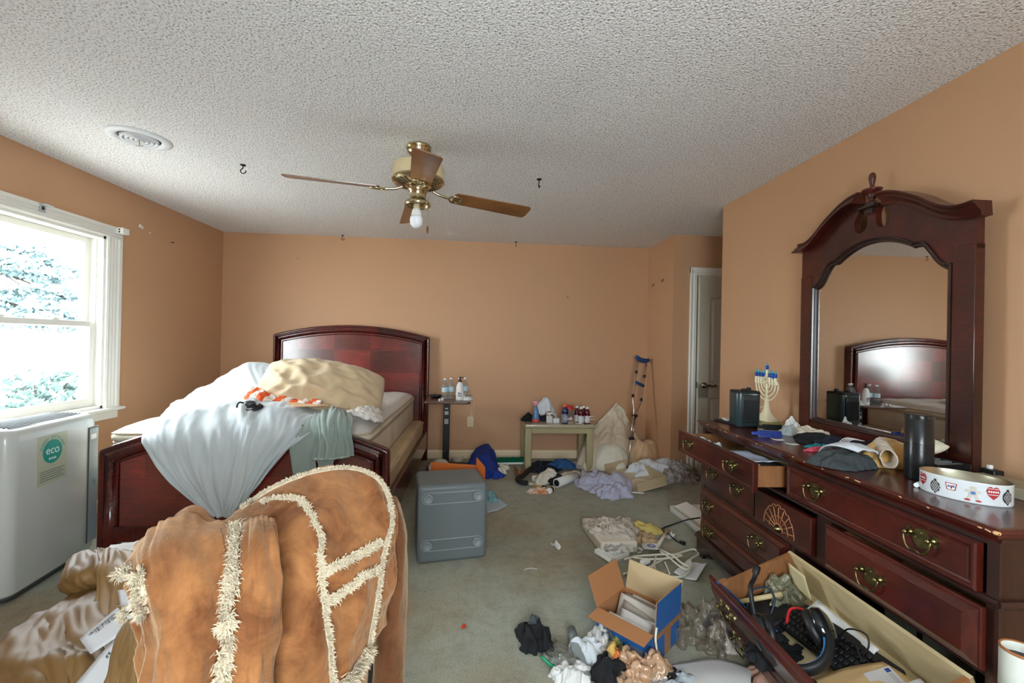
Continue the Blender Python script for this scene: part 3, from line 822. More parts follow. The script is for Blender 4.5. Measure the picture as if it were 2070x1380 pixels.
SHEETM = mat('white_sheet', (192, 201, 204), .75, bump=(60, .15, .006), sheen=.3)
rowsS = [
 [(-2.0, 4.35, .79), (-1.7, 4.4, .8), (-1.45, 4.4, .82), (-1.25, 4.38, .82), (-1.1, 4.3, .80), (-1.0, 4.1, .79), (-.95, 3.9, .79)],
 [PY(330, 840, 3.35), PY(395, 797, 3.55), PY(455, 765, 3.75), PY(518, 735, 3.85), PY(570, 748, 3.8), PY(640, 800, 3.55), PY(690, 832, 3.3)],
 [PY(318, 848, 3.08), PY(385, 825, 3.15), PY(445, 806, 3.25), PY(508, 788, 3.3), PY(570, 800, 3.25), PY(635, 822, 3.15), PY(692, 838, 3.05)],
 [PY(303, 866, 2.86), PY(360, 838, 2.88), PY(425, 822, 2.9), PY(485, 815, 2.9), PY(550, 819, 2.9), PY(615, 831, 2.9), PY(680, 846, 2.88)],
 [PY(291, 883, 2.745), PY(345, 856, 2.77), PY(405, 839, 2.78), PY(470, 831, 2.78), PY(540, 832, 2.78), PY(600, 841, 2.78), PY(652, 855, 2.77)],
 [PY(294, 900, 2.69), PY(348, 888, 2.68), PY(408, 880, 2.675), PY(472, 874, 2.675), PY(535, 872, 2.675), PY(588, 874, 2.68), PY(625, 876, 2.69)],
 [PY(322, 945, 2.69), PY(365, 945, 2.67), PY(415, 945, 2.66), PY(465, 942, 2.655), PY(510, 935, 2.66), PY(548, 925, 2.675), PY(578, 912, 2.69)],
 [PY(372, 1000, 2.69), PY(398, 1004, 2.675), PY(428, 1006, 2.66), PY(458, 1004, 2.655), PY(486, 997, 2.66), PY(508, 986, 2.675), PY(528, 970, 2.69)],
 [PY(428, 1038, 2.69), PY(436, 1042, 2.68), PY(445, 1045, 2.672), PY(455, 1045, 2.672), PY(464, 1041, 2.68), PY(473, 1034, 2.685), PY(482, 1026, 2.69)],
]
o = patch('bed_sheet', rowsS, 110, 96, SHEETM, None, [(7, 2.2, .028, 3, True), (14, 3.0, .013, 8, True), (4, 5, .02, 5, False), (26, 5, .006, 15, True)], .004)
tag(o, 'rumpled white sheet bunched on the bed and hanging over the footboard in a point', 'sheet')

CREAMC = mat('cream_cotton', (205, 182, 146), .75, bump=(80, .12, .004), sheen=.25)
pa, pb = PY(522, 762, 3.29), PY(772, 834, 3.29)
mw = frame_m((pa+pb)/2+V((0, .03, .035)), V((.05, -.80, -.60)), pb-pa)
o = pillow('bed_pillow', mw, .58, .93, .30, CREAMC, 4, .028, None, .06, .14); tag(o, 'long cream pillow lying across the middle of the bed', 'pillow')
# lump of bedding beneath
LUMPM = mat('white_quilt', (224, 224, 218), .8, bump=(60, .15, .006))
o = heap('quilt', (-1.35, 3.45, .765), .52, .42, .20, LUMPM, 9, .2, 2.5, .3); tag(o, 'white quilt bunched on the mattress under the cream pillow', 'quilt')
DENIM = mat('denim', (40, 84, 122), .8, bump=(400, .3, .002), var=(12, .3))
DENIMD = mat('dark_lining', (36, 40, 48), .85)
c = PY(680, 758, 3.42)
t = thing('jeans', 'folded blue jeans lying on top of the cream pillow', 'jeans', c)
rows = [[PY(640, 748, 3.5), PY(665, 747, 3.55), PY(695, 748, 3.6), PY(720, 752, 3.6)], [PY(652, 752, 3.42), PY(672, 754, 3.42), PY(700, 752, 3.45), PY(722, 755, 3.5)], [PY(664, 759, 3.38), PY(680, 764, 3.36), PY(703, 760, 3.38), PY(721, 760, 3.44)], [PY(680, 770, 3.36), PY(690, 768, 3.34), PY(706, 765, 3.36), PY(719, 761, 3.42)]]
patch('denim_leg', rows, 22, 22, DENIM, t, [(3, 3, .012, 2, True)], .022)
M().tube([PY(681, 769, 3.335), PY(690, 766.5, 3.32), PY(705, 763, 3.34), PY(720, 759, 3.42)], .0085, 6).build('hem', DENIMD, t)
ORANGE = mat('orange_cloth', (232, 96, 36), .75, bump=(80, .2, .005), sheen=.2)
def stripes(name, c0, c1, sc, axis=0):
    m = mat(name, c0, .75, bump=(80, .15, .004)); nt = m.node_tree; nd = nt.nodes; lk = nt.links
    tc = nd.new('ShaderNodeTexCoord'); wv = nd.new('ShaderNodeTexWave'); wv.bands_direction = 'XYZ'[axis]; wv.inputs['Scale'].default_value = sc; wv.inputs['Distortion'].default_value = 1.5
    lk.new(tc.outputs['Object'], wv.inputs['Vector'])
    r = nd.new('ShaderNodeValToRGB'); r.color_ramp.interpolation = 'CONSTANT'; r.color_ramp.elements[1].position = .5
    r.color_ramp.elements[0].color = lin(c0); r.color_ramp.elements[1].color = lin(c1); lk.new(wv.outputs[0], r.inputs[0]); lk.new(r.outputs[0], nd['Principled BSDF'].inputs['Base Color'])
    return m
ORST = stripes('orange_white_stripes', (228, 92, 34), (238, 224, 212), 3.2)
rows = [[PY(494, 792, 3.1), PY(515, 784, 3.2), PY(545, 788, 3.22), PY(580, 800, 3.2), PY(625, 806, 3.15), PY(650, 812, 3.1)],
        [PY(496, 806, 3.0), PY(520, 797, 3.02), PY(545, 800, 3.06), PY(580, 808, 3.06), PY(620, 813, 3.06), PY(650, 816, 3.04)],
        [PY(505, 812, 2.95), PY(524, 812, 2.95), PY(546, 812, 2.98), PY(580, 816, 3.0), PY(615, 818, 3.0), PY(645, 820, 3.0)]]
o = patch('striped_blanket', rows, 34, 60, ORST, None, [(9, 2, .016, 3, True), (4, 4, .012, 6, False)], .012); tag(o, 'orange and white striped cloth crumpled under the cream pillow', 'cloth')
# black face mask with clear shell
BLK = mat('black_rubber', (26, 27, 30), .4)
CLEAR = glassy('clear_plastic', (236, 240, 240), dense=.10, fres=1.4, rough=.08)
c = PY(508, 826, 2.83)
t = thing('breathing_mask', 'black rubber mask with a clear strap lying on the white sheet', 'mask', c)
m = M(); m.lathe([(.002, -.03), (.034, -.026), (.042, -.008), (.036, .012), (.018, .026), (.002, .03)], c+V((.0, 0, .005)), 20, sx=1.15, sy=.8)
m.tube([c+V((-.03, -.03, .005)), c+V((.0, -.042, -.008)), c+V((.035, -.03, .0)), c+V((.06, 0, .012)), c+V((.035, .03, .02))], .011, 8); m.build('seal', BLK, t)
M().lathe([(.03, .012), (.036, .03), (.026, .046), (.004, .05)], c+V((-.015, .01, .0)), 18).build('shell', mat('smoke_plastic', (70, 76, 80), .15), t)
M().tube([c+V((-.03, 0, .03)), c+V((-.065, -.01, .04)), c+V((-.075, -.02, .015)), c+V((-.05, -.03, .0))], .006, 6).build('strap', BLK, t)
M().tube([c+V((-.03, 0, .055)), c+V((.01, .01, .062)), c+V((.03, .0, .045))], .005, 6).build('tubing', CLEAR, t)
M().obox(c+V((.012, -.036, -.013)), .026, .003, .012).build('care_tag', PLAST, t)
TAN = mat('kraft_pink', (222, 184, 146), .8)
for k, (q, lab) in enumerate([([PY(562, 818, 2.93), PY(680, 823, 2.97), PY(705, 826, 3.0), PY(600, 815, 3.02)], 'pinkish cardboard strip lying on the sheet, its pointed end nearest the mask'),
                   ([PY(585, 824, 2.88), PY(640, 822, 2.9), PY(668, 820, 2.96), PY(590, 818, 2.98)], 'shorter pinkish cardboard strip under the pointed one')]):
    o = sheet('cardboard_strip', q, TAN, 0, .006, 8, None, k, .004); tag(o, lab, 'cardboard', 'cardboard strips on the bed')
LACE = mat('lace_white', (232, 228, 222), .8, bump=(120, .8, .006))
rows = [[PY(700, 832, 3.05), PY(722, 826, 3.12), PY(745, 822, 3.2), PY(765, 826, 3.25)], [PY(705, 838, 2.98), PY(728, 834, 3.02), PY(752, 832, 3.1), PY(771, 838, 3.2)], [PY(720, 843, 2.95), PY(742, 843, 2.98), PY(760, 846, 3.0), PY(774, 850, 3.1)], [PY(745, 846, 2.93), PY(752, 850, 2.95), PY(762, 854, 2.98), PY(771, 855, 3.05)]]
o = patch('lace_cloth', rows, 34, 34, LACE, None, [(6, 4, .012, 4, True), (14, 9, .006, 9, True)], .01); tag(o, 'white lacy cloth hanging off the mattress edge beside the cream pillow', 'cloth')
SOCKB = mat('black_knit', (26, 28, 34), .9, bump=(260, .4, .003))
c = PY(740, 774, 3.5)
o = heap('sock', c+V((0, 0, -.02)), .035, .03, .03, mat('navy_knit', (30, 34, 52), .9, bump=(260, .4, .003)), 3); tag(o, 'dark navy sock tucked behind the far end of the cream pillow', 'sock')
# towel
TOWEL = mat('sage_terry', (150, 166, 158), .95, bump=(220, .9, .006), sheen=.4)
t = thing('bath_towel', 'sage green terry towel draped over the footboard', 'towel', PY(640, 880, 2.68))
rows = [[PY(596, 862, 2.84), PY(625, 842, 2.87), PY(652, 832, 2.92)], [PY(586, 880, 2.73), PY(612, 862, 2.73), PY(645, 852, 2.74)], [PY(583, 896, 2.70), PY(608, 884, 2.69), PY(642, 876, 2.695)], [PY(587, 925, 2.695), PY(610, 920, 2.68), PY(640, 915, 2.69)], [PY(592, 950, 2.695), PY(612, 950, 2.68), PY(638, 948, 2.69)], [PY(600, 984, 2.695), PY(614, 984, 2.685), PY(634, 984, 2.69)]]
patch('lower_fold', rows, 50, 36, TOWEL, t, [(4, 1.2, .012, 3, True), (9, 2, .004, 6, True)], .006)
rows = [[PY(645, 838, 2.9), PY(665, 824, 2.95), PY(685, 828, 2.97), PY(708, 836, 2.95)], [PY(640, 850, 2.75), PY(662, 840, 2.76), PY(686, 840, 2.765), PY(712, 850, 2.76)], [PY(637, 874, 2.685), PY(660, 868, 2.66), PY(686, 868, 2.675), PY(710, 872, 2.69)], [PY(634, 900, 2.68), PY(660, 900, 2.655), PY(690, 898, 2.67), PY(714, 896, 2.69)], [PY(632, 929, 2.675), PY(660, 929, 2.65), PY(690, 926, 2.665), PY(716, 920, 2.685)]]
patch('upper_fold', rows, 60, 60, TOWEL, t, [(5, 1.2, .022, 4, True), (11, 2, .007, 7, True)], .007)
a = [PY(632, 925, 2.668), PY(660, 925, 2.643), PY(690, 922, 2.658), PY(716, 916, 2.678)]
rows = [a, [p+V((0, 0, -.012)) for p in a]]
patch('hem_band', rows, 4, 40, mat('sage_flat', (164, 178, 170), .9), t, [(5, .3, .022, 4, True)], .004)
rows = [[PY(640, 928, 2.672), PY(660, 928, 2.66), PY(676, 927, 2.668)], [PY(645, 945, 2.68), PY(660, 945, 2.67), PY(672, 942, 2.675)], [PY(652, 962, 2.685), PY(658, 960, 2.68), PY(664, 956, 2.68)]]
patch('corner_fold', rows, 16, 16, TOWEL, t, [(3, 2, .008, 2, True)], .005)
# ------------------------------------------------------------------ dresser
MAHO = wood('mahogany', (32, 11, 8), (82, 26, 16), .28, .4, (26, 3, 3), 5, .03)
MAHOV = wood('mahogany_upright', (32, 11, 8), (80, 25, 16), .28, .4, (3, 3, 26), 5, .03)
DARKW = wood('dark_mahogany', (24, 13, 12), (54, 28, 22), .32, .35, (26, 3, 3), 5, .03)
BLACKIN = mat('cabinet_inside', (38, 28, 22), .85)
DRAWW = wood('drawer_side_wood', (120, 76, 44), (160, 108, 66), .5, .0, (26, 3, 3), 4, .03)
DRAWP = wood('drawer_back_plywood', (196, 176, 132), (214, 196, 152), .55, 0, (24, 3, 3), 4, .02)
ABR = mat('antique_brass', (128, 118, 78), .32, 1.0, var=(30, .35))
DO = V((1.403, 2.70, 0)); DRZ = math.radians(-91.312)
DM = Matrix.Translation(DO) @ Matrix.Rotation(DRZ, 4, 'Z')       # local x along the front, y into the depth, z up
def DL(u, v, z): return DM @ V((u, v, z))
def dinv(p): return DM.inverted() @ V(p)
DEP, DLN, DTOP = .50, 1.656, .842
t = thing('dresser', 'long dark mahogany dresser with brass bail pulls against the mirror wall', 'dresser', mw=DM)
lf = lambda x, z, d: V((x, d, z))
m = M(DM)   # carcass as a frame round the openings
c0, c1 = .02, 1.636
m.box(c0, c0+.02, .035, DEP-.01, .11, .80).box(c1-.02, c1, .035, DEP-.01, .11, .80).box(c0, c1, DEP-.02, DEP-.01, .11, .80)
m.box(c0, c1, .035, DEP-.01, .112, .135)
for z0, z1 in ((.785, .81), (.622, .650), (.252, .262)): m.box(c0, c1 if z0 > .4 else .84, .034, .10 if z0 < .7 else DEP-.02, z0, z1)
m.box(c0, c1, .034, .10, .425, .447)
m.box(c0, c0+.03, .03, .06, .11, .80).box(c1-.03, c1, .028, .06, .11, .80)
m.box(.806, .83, .033, DEP-.02, .64, .80).box(.832, .856, .033, DEP-.02, .11, .43).box(.572, .592, .033, .3, .43, .64).box(.985, 1.06, .033, .3, .43, .64)
m.build('carcass', DARKW, t)
m = M(DM)
m.box(c0, c1, .032, DEP-.01, .625, .628)
m.build('dust_panel', BLACKIN, t)
# top with thumb moulding
m = M(DM)
prof = [(0, .8425), (-.012, .842), (-.020, .838), (-.022, .833), (-.019, .829), (-.012, .826), (-.010, .820), (-.004, .812), (.004, .806), (.006, .800), (.02, .800)]   # (inset from lip, z)
path = [(0.0, .0), (DLN, .0), (DLN, DEP), (0, DEP)]
rs = []
for ins, z in prof:
    i = ins+.022
    rs.append([V((i, i, z)), V((DLN-i, i, z)), V((DLN-i, DEP, z)), V((i, DEP, z))])
R = [[m._v(p) for p in r] for r in rs]
for a, b in zip(R, R[1:]):
    for k in range(4): m.face([a[k], a[(k+1) % 4], b[(k+1) % 4], b[k]])
m.face(R[0]); m.face(R[-1][::-1])
rn = random.Random(2); m.cur = 1   # chipped pale patches along the worn lip
for u in [.13, .21, .28, .33, .345, .45, .62, .66, .88, .95, 1.05, 1.17, 1.21, 1.22, 1.38, 1.47, 1.61, 1.63]:
    w = rn.uniform(.003, .008); m.obox((u, .0005, .8325+rn.uniform(-.002, .003)), w*2, .003, .004, Matrix.Rotation(rn.uniform(-.3, .3), 3, 'Y'), .001, 1)
m.obox((1.648, .004, .834), .016, .012, .010, Matrix.Rotation(.5, 3, 'Z'), .003, 1)
m.build('top', [MAHO, mat('bare_wood', (206, 160, 112), .7)], t)
# waist moulding
m = M(DM)
wp = [(.034, .652), (.018, .650), (.012, .644), (.014, .636), (.024, .630), (.034, .622)]
m.rings([[V((u, d, z)) for d, z in wp] for u in (.016, 1.642)], True, False)
m.rings([[V((1.636+(.034-d)*.6, y, z)) for d, z in wp] for y in (.02, DEP-.01)], True, False)
m.build('waist_moulding', DARKW, t)
# plinth with bracket feet
m = M(DM)
def foot_profile(L):
    P = [(0, 0), (.075, 0), (.085, .012), (.082, .03), (.095, .038), (.105, .03), (.115, .045), (.14, .06), (.2, .064)]
    return P+[(L-x, z) for x, z in P[::-1]]+[(L, .112), (0, .112)]
m.prism(foot_profile(DLN-.008), lambda x, y, d: V((x+.004, d, y)), .012, .034)
m.prism(foot_profile(DEP-.02), lambda x, y, d: V((d, x+.012, y)), .006, .026)
m.prism(foot_profile(DEP-.02), lambda x, y, d: V((d, x+.012, y)), DLN-.026, DLN-.006)
pm = [(.034, .108), (.002, .108), (.0, .116), (.008, .124), (.012, .132), (.03, .140)]
m.rings([[V((u, d, z)) for d, z in pm] for u in (-.002, DLN+.002)], True, False)
m.build('plinth', DARKW, t)

def handle_mesh():
    m = M()
    # batwing back plate outline (half, mirrored), facing -y
    H = [(0, .030), (.006, .033), (.010, .027), (.016, .030), (.020, .022), (.026, .016), (.034, .020), (.040, .028), (.047, .024), (.050, .014), (.046, .006), (.051, -.002), (.046, -.010), (.038, -.006), (.032, -.002), (.027, -.010), (.022, -.020), (.012, -.026), (0, -.029)]
    poly = H+[(-x, z) for x, z in H[1:-1][::-1]]
    m.prism(poly, lambda x, y, d: V((x, -d, y)), 0, .003)
    for s in (-1, 1):
        m.lathe([(.010, 0), (.009, .004), (.005, .007), (.005, .015), (.008, .018), (.007, .024), (.001, .027)], (s*.036, -.002, .010), 12, (0, -1, 0))
    P = [(-.036, -.016, .010), (-.042, -.018, .004), (-.040, -.02, -.012), (-.030, -.021, -.030), (-.018, -.021, -.037), (-.008, -.021, -.035), (0, -.021, -.034), (.008, -.021, -.035), (.018, -.021, -.037), (.030, -.021, -.030), (.040, -.02, -.012), (.042, -.018, .004), (.036, -.016, .010)]
    m.tube(P, lambda q: .0024+.0012*math.sin(PI*q), 8, 4)
    for x, z in ((-.02, 0), (.02, 0), (0, .018)): m.ball((x, -.003, z), .004, 8, sy=.6)
    o = m.build('handle', ABR, None, recenter=False); me = o.data; bpy.data.objects.remove(o); del_ = WM.pop(o, None) if False else None
    return me
HM = handle_mesh()
def handle(parent, mtx):
    o = bpy.data.objects.new('handle', HM); COL.objects.link(o); o.parent = parent
    o.matrix_parent_inverse = WM[parent].inverted(); o.matrix_basis = mtx; WM[o] = Matrix.Identity(4); return o
LIP = [(0, .030), (0, .010), (.004, .005), (.010, .005), (.014, .011), (.020, .013), (.024, .009), (.028, .009)]
RAISED = [(0, .034), (0, .024), (.004, .020), (.008, .022), (.012, .016), (.030, .004), (.032, .0)]
FLAT = [(0, .030), (0, .008), (.003, .004), (.006, .004)]
def drawer(u0, u1, z0, z1, style, v=0.0, hs=(), box=0.0, tilt=None, material=MAHO):
    mw = DM @ Matrix.Translation((0, v, 0))
    if tilt: mw = tilt
    m = M(mw); m.rloops(u0, u1, z0, z1, style, lf)
    if box:
        b0, b1 = .03, .03+box; i = .022; s = .012; zt = z1-.02; zb = z0+.018
        m.cur = 1
        m.box(u0+i, u0+i+s, b0, b1, zb, zt).box(u1-i-s, u1-i, b0, b1, zb, zt)
        m.cur = 2
        m.box(u0+i+s, u1-i-s, b1-s, b1, zb+.01, zt).box(u0+i+s, u1-i-s, b0, b1-s, zb+.004, zb+.012)
    d = m.build('drawer', [material, DRAWW, DRAWP], t)
    for u, z in hs: handle(d, mw @ Matrix.Translation((u, min(x[1] for x in style[-2:])-.0005, z)))
    return d
drawer(.022, .802, .652, .785, LIP, -.135, ((.17, .725), (.62, .725)), .40)
drawer(.832, 1.596, .652, .785, LIP, 0, ((1.003, .728), (1.446, .728)))
drawer(.022, .568, .452, .622, FLAT, .018, ((.17, .545), (.43, .545)))
fan = drawer(.594, .978, .448, .605, FLAT, .008)
dr = drawer(1.064, 1.616, .450, .620, RAISED, -.018, ((1.30, .535),), .30)
drawer(.022, .830, .264, .430, RAISED, .004, ((.16, .352), (.63, .352)))
drawer(.022, .830, .128, .252, RAISED, .008, ((.16, .196), (.65, .196)))
# carved fan on the middle drawer
m = M(DM); fc_ = (.776, .470); yv = .0115
for k in range(9):
    a = PI*(k+.5)/9; p0 = V((fc_[0]+.03*math.cos(a), yv, fc_[1]+.03*math.sin(a))); p1 = V((fc_[0]+.105*math.cos(a), yv, fc_[1]+.105*math.sin(a)))
    m.tube([p0, p1], .0022, 5, 1)
    m.tube([V((fc_[0]+.105*math.cos(a+q), yv, fc_[1]+(.105+.012*math.cos(q/.174*PI/2))*math.sin(a+q))) for q in (-.174, -.09, 0, .09, .174)], .002, 5, 2)
m.tube([V((fc_[0]+.065*math.cos(PI*k/12), yv, fc_[1]+.065*math.sin(PI*k/12))) for k in range(13)], .0018, 5, 1)
m.tube([V((fc_[0]+.03*math.cos(PI*k/8), yv, fc_[1]+.03*math.sin(PI*k/8))) for k in range(9)], .003, 6, 1)
m.build('carved_fan', mat('carved_gilt', (168, 112, 72), .4), fan)
M(DM).lathe([(.020, 0), (.018, .006), (.010, .010), (.012, .016), (.002, .02)], (fc_[0], yv+.002, fc_[1]+.008), 14, (0, -1, 0)).build('knob', ABR, fan)
# big drawer pulled out and tipped to the floor
th = math.radians(23)
# local drawer frame: u along width, y depth (front at 0), z height; pivot at the front bottom edge on the floor
TM = DM @ Matrix.Translation((0, -.25, .03)) @ Matrix.Rotation(th, 4, 'X')
dh = .285
big = [(0, .030), (0, .020), (.004, .016), (.010, .018), (.014, .012), (.030, .004), (.032, .0)]
m = M(TM)
m.rloops(.836, 1.626, 0, .14, big, lf); m.rloops(.836, 1.626, .145, dh, big, lf); m.box(.84, 1.62, .012, .03, .13, .15)
m.cur = 1
bd = .36; b0, b1 = .028, .028+bd; i, s = .03, .013; zt = dh-.028; zb = .02
m.box(.836+i, .836+i+s, b0, b1, zb, zt).box(1.626-i-s, 1.626-i, b0, b1, zb, zt)
m.box(.836+i-.001, .836+i+.028, b0, b0+.045, zt-.03, zt+.010)
m.cur = 2
m.box(.836+i, 1.626-i, b1-s, b1, zb+.01, zt+.002).box(.836+i+s, 1.626-i-s, b0, b1-s, zb+.004, zb+.075)
bigd = m.build('drawer', [MAHO, DRAWW, DRAWP], t)
for z in (.215, .07):
    for u in (.98, 1.46): handle(bigd, TM @ Matrix.Translation((u, -.0005, z)))
DRF = TM @ Matrix.Translation((0, 0, zb+.076))        # floor of that drawer
def DB(u, y, z=0): return DRF @ V((u, y, z))

# ------------------------------------------------------------------ mirror
MU, MV = .722, .478
mm_ = DM @ Matrix.Translation((MU, MV, 0)) @ Matrix.Rotation(math.radians(.6), 4, 'Z')
t = thing('dresser_mirror', 'tall mahogany framed mirror with a swan-neck top standing on the dresser', 'mirror', mw=mm_)
hw, HB, HS = .455, .843, 1.815
def crown(x):
    a = abs(x); s = min(1, max(0, (.47-a)/.40)); s = s*s*(3-2*s)
    return 1.868+.165*s-.012*math.sin(min(1, max(0, (.47-a)/.2))*PI)*(1 if a > .27 else 0)
def arch(x):
    a = abs(x)
    if a < .215: return 1.842-.068*(a/.215)**2.0
    if a < .24: return 1.774+.004*math.sin((a-.215)/.025*PI)
    s = min(1, (a-.24)/.115); return 1.776-.116*(s*s*(3-2*s))**1.0
def arch_pts(n=60, w=.372): return [(-w+2*w*k/n, arch(-w+2*w*k/n)) for k in range(n+1)]
m = M(mm_)
W = .372
# posts and bottom rail
m.box(-hw, -W, 0, .042, HB, 1.72, .003, 1).box(W, hw, 0, .042, HB, 1.72, .003, 1).box(-W, W, 0.004, .038, HB+.012, .905, .003, 1)
m.build('post', MAHOV, t)
# head board cut: two halves joined by the bridge below the scroll holes
hole, hz_ = .052, 1.955
def head(side):
    P = [(side*x, z) for x, z in []]
    n = 40; out = []
    for k in range(n+1):
        x = hw*(1-k/n); out.append((x, arch(x) if x < W else (1.655 if x <= W+.001 else 1.70)))
    low = [(hw, 1.70), (W, 1.70), (W, 1.66)]+[(x, arch(x)) for x in [W*(1-k/n) for k in range(1, n+1)]]
    up = [(0, 1.985), (.03, 1.985)]
    # scroll hole: a C cut from the plinth to the swan neck
    up += [(.022, 1.955), (.024, 1.925)]+[(.060+.036*math.cos(a), 1.918+.036*math.sin(a)) for a in [math.radians(q) for q in range(190, 361, 17)]]+[(.100, 1.94), (.088, 1.965), (.072, 1.985), (.072, crown(.072)-.004)]
    n2 = 24
    up += [(.072+(hw-.072)*k/n2, crown(.072+(hw-.072)*k/n2)-.004) for k in range(1, n2+1)]
    return [(side*x, z) for x, z in (low+up)]
for sd in (1, -1):
    m = M(mm_)
    P = head(sd)
    # triangulated fill through bmesh
    bmv = [m._v((x, .006, z)) for x, z in P]; es = [m.bm.edges.new((bmv[k], bmv[(k+1) % len(bmv)])) for k in range(len(bmv)) if bmv[k] is not bmv[(k+1) % len(bmv)]]
    r = bmesh.ops.triangle_fill(m.bm, use_beauty=True, edges=es)
    fs = [g for g in r['geom'] if isinstance(g, bmesh.types.BMFace)]
    ex = bmesh.ops.extrude_face_region(m.bm, geom=fs)
    dv = (mm_.to_3x3() @ V((0, .030, 0)))
    for g in ex['geom']:
        if isinstance(g, bmesh.types.BMVert): g.co += dv
    m.build('head_panel', MAHO, t)
# crown mouldings
cp = [(-.052, .0), (-.052, .010), (-.044, .014), (-.036, .010), (-.030, .016), (-.022, .026), (-.012, .032), (-.006, .042), (.0, .046), (.004, .044), (.004, -.035), (-.052, -.035)]
for sd in (1, -1):
    n = 30; xs = [.066+(.478-.066)*k/n for k in range(n+1)]
    path = [(sd*x, crown(x)) for x in xs]
    if sd == 1: path = path[::-1]
    pr = [(q if sd == 1 else q, d) for q, d in cp]
    # going right to left the left normal points down for sd=1: flip
    f = (lambda x, z, d: V((x, -d, z)))
    pr = [(-q, d) for q, d in cp] if sd == 1 else [(q, d) for q, d in cp]
    M(mm_).sweep(path, pr, f, smooth=False).build('crown_moulding', MAHO, t)
# moulding round the glass
ip = [(0, -.002), (0, .003), (-.005, .006), (-.010, .002), (-.014, -.005), (-.020, -.006), (-.024, -.014), (-.026, -.02), (-.026, -.026), (0, -.026)]
path = [(-W, .905), (-W, 1.655)]+arch_pts()[1:-1]+[(W, 1.655), (W, .905)]
M(mm_).sweep(path, [(q, d) for q, d in ip], lambda x, z, d: V((x, -d, z)), closed=True, smooth=False).build('bead_moulding', DARKW, t)
m = M(mm_)
poly = [(-W+.004, .90)]+[(x*.99, z+.002) for x, z in arch_pts()]+[(W-.004, .90)]
m.prism(poly, lambda x, z, d: V((x, d, z)), .020, .024)
m.build('mirror_glass', mat('mirror_silver', (214, 212, 208), .015, 1.0), t)
# plinth and finial
m = M(mm_); m.box(-.022, .022, -.012, .036, 1.96, 1.99).box(-.046, .046, -.03, .04, 1.985, 1.998, .003, 1).box(-.03, .03, -.02, .034, 1.998, 2.008, .004, 2)
m.build('finial_plinth', DARKW, t)
M(mm_).lathe([(.024, 0), (.026, .006), (.014, .014), (.010, .022), (.018, .028), (.02, .036), (.015, .04), (.028, .05), (.040, .064), (.042, .07), (.012, .072), (.009, .078), (.010, .095), (.014, .115), (.0155, .128), (.013, .142), (.006, .15), (.001, .152)], (0, .006, 2.006), 24).build('finial', MAHOV, t)
# ------------------------------------------------------------------ on the dresser
TZ = .8428
def DT(px, py, z=TZ): return PZ(px, py, z)
def DPV(px, py, v):
    """pixel to local (u, z) on the dresser's plane at depth v"""
    d = DM.to_3x3().inverted() @ ray(px, py); o = dinv(EYE); k = (v-o.y)/d.y; q = o+d*k; return q
def rrect(hx, hy, r, n=5):
    P = []
    for cx, cy, a0 in ((hx-r, hy-r, 0), (-hx+r, hy-r, 90), (-hx+r, -hy+r, 180), (hx-r, -hy+r, 270)):
        for k in range(n+1):
            a = math.radians(a0+90*k/n); P.append((cx+r*math.cos(a), cy+r*math.sin(a)))
    return P
def bag(name, c, rx, ry, h, mt, seed, lab, cat='plastic bag', rot=0, folds=2.6, amp=.55, group=None, lump=.6, peak=2.0):
    o = heap(name, c, rx, ry, h, mt, seed, rot, folds, amp, None, peak, lump, .3); return tag(o, lab, cat, group)
def cloth(name, c, rx, ry, h, mt, seed, lab, cat='cloth', rot=0, group=None, folds=2.6, amp=.42, peak=2.2, lump=.55, out=.26):
    o = heap(name, c, rx, ry, h, mt, seed, rot, folds, amp, None, peak, lump, out); return tag(o, lab, cat, group)

# space heater
HEAT = mat('heater_shell', (40, 58, 60), .35, coat=.2)
HBLK = mat('black_plastic', (22, 24, 26), .4)
GREY = mat('mid_grey_plastic', (120, 126, 128), .45)
c = DL(.205, .185, TZ)
mw = Matrix.Translation(c) @ Matrix.Rotation(math.radians(-8), 4, 'Z')
t = thing('space_heater', 'dark teal-grey upright space heater on the dresser beside the candelabrum', 'heater', mw=mw)
P = rrect(.068, .062, .028)
M(mw).rings([[V((x*s, y*s, z)) for x, y in P] for z, s in ((.012, .96), (.016, 1), (.196, 1.02), (.204, 1.0), (.207, .93))]).build('body', HEAT, t)
M(mw).rings([[V((x*s, y*s, z)) for x, y in P] for z, s in ((0, .88), (.014, .9))]).build('base', HBLK, t)
M(mw).rings([[V((x*s, y*s, z)) for x, y in P] for z, s in ((.199, 1.025), (.207, 1.02), (.212, .95), (.213, .5))]).build('lid', HBLK, t)
m = M(mw)
m.box(-.040, .052, -.068, -.058, .03, .19, .004)
for k in range(13): m.box(-.034+k*.0066, -.031+k*.0066, -.071, -.067, .05, .16)
m.build('grille', HBLK, t)
m = M(mw); m.lathe([(.018, 0), (.018, .008), (.012, .012)], (-.01, -.02, .212), 14).lathe([(.013, 0), (.013, .012), (.008, .016)], (.03, .015, .212), 14); m.build('knob', HBLK, t)

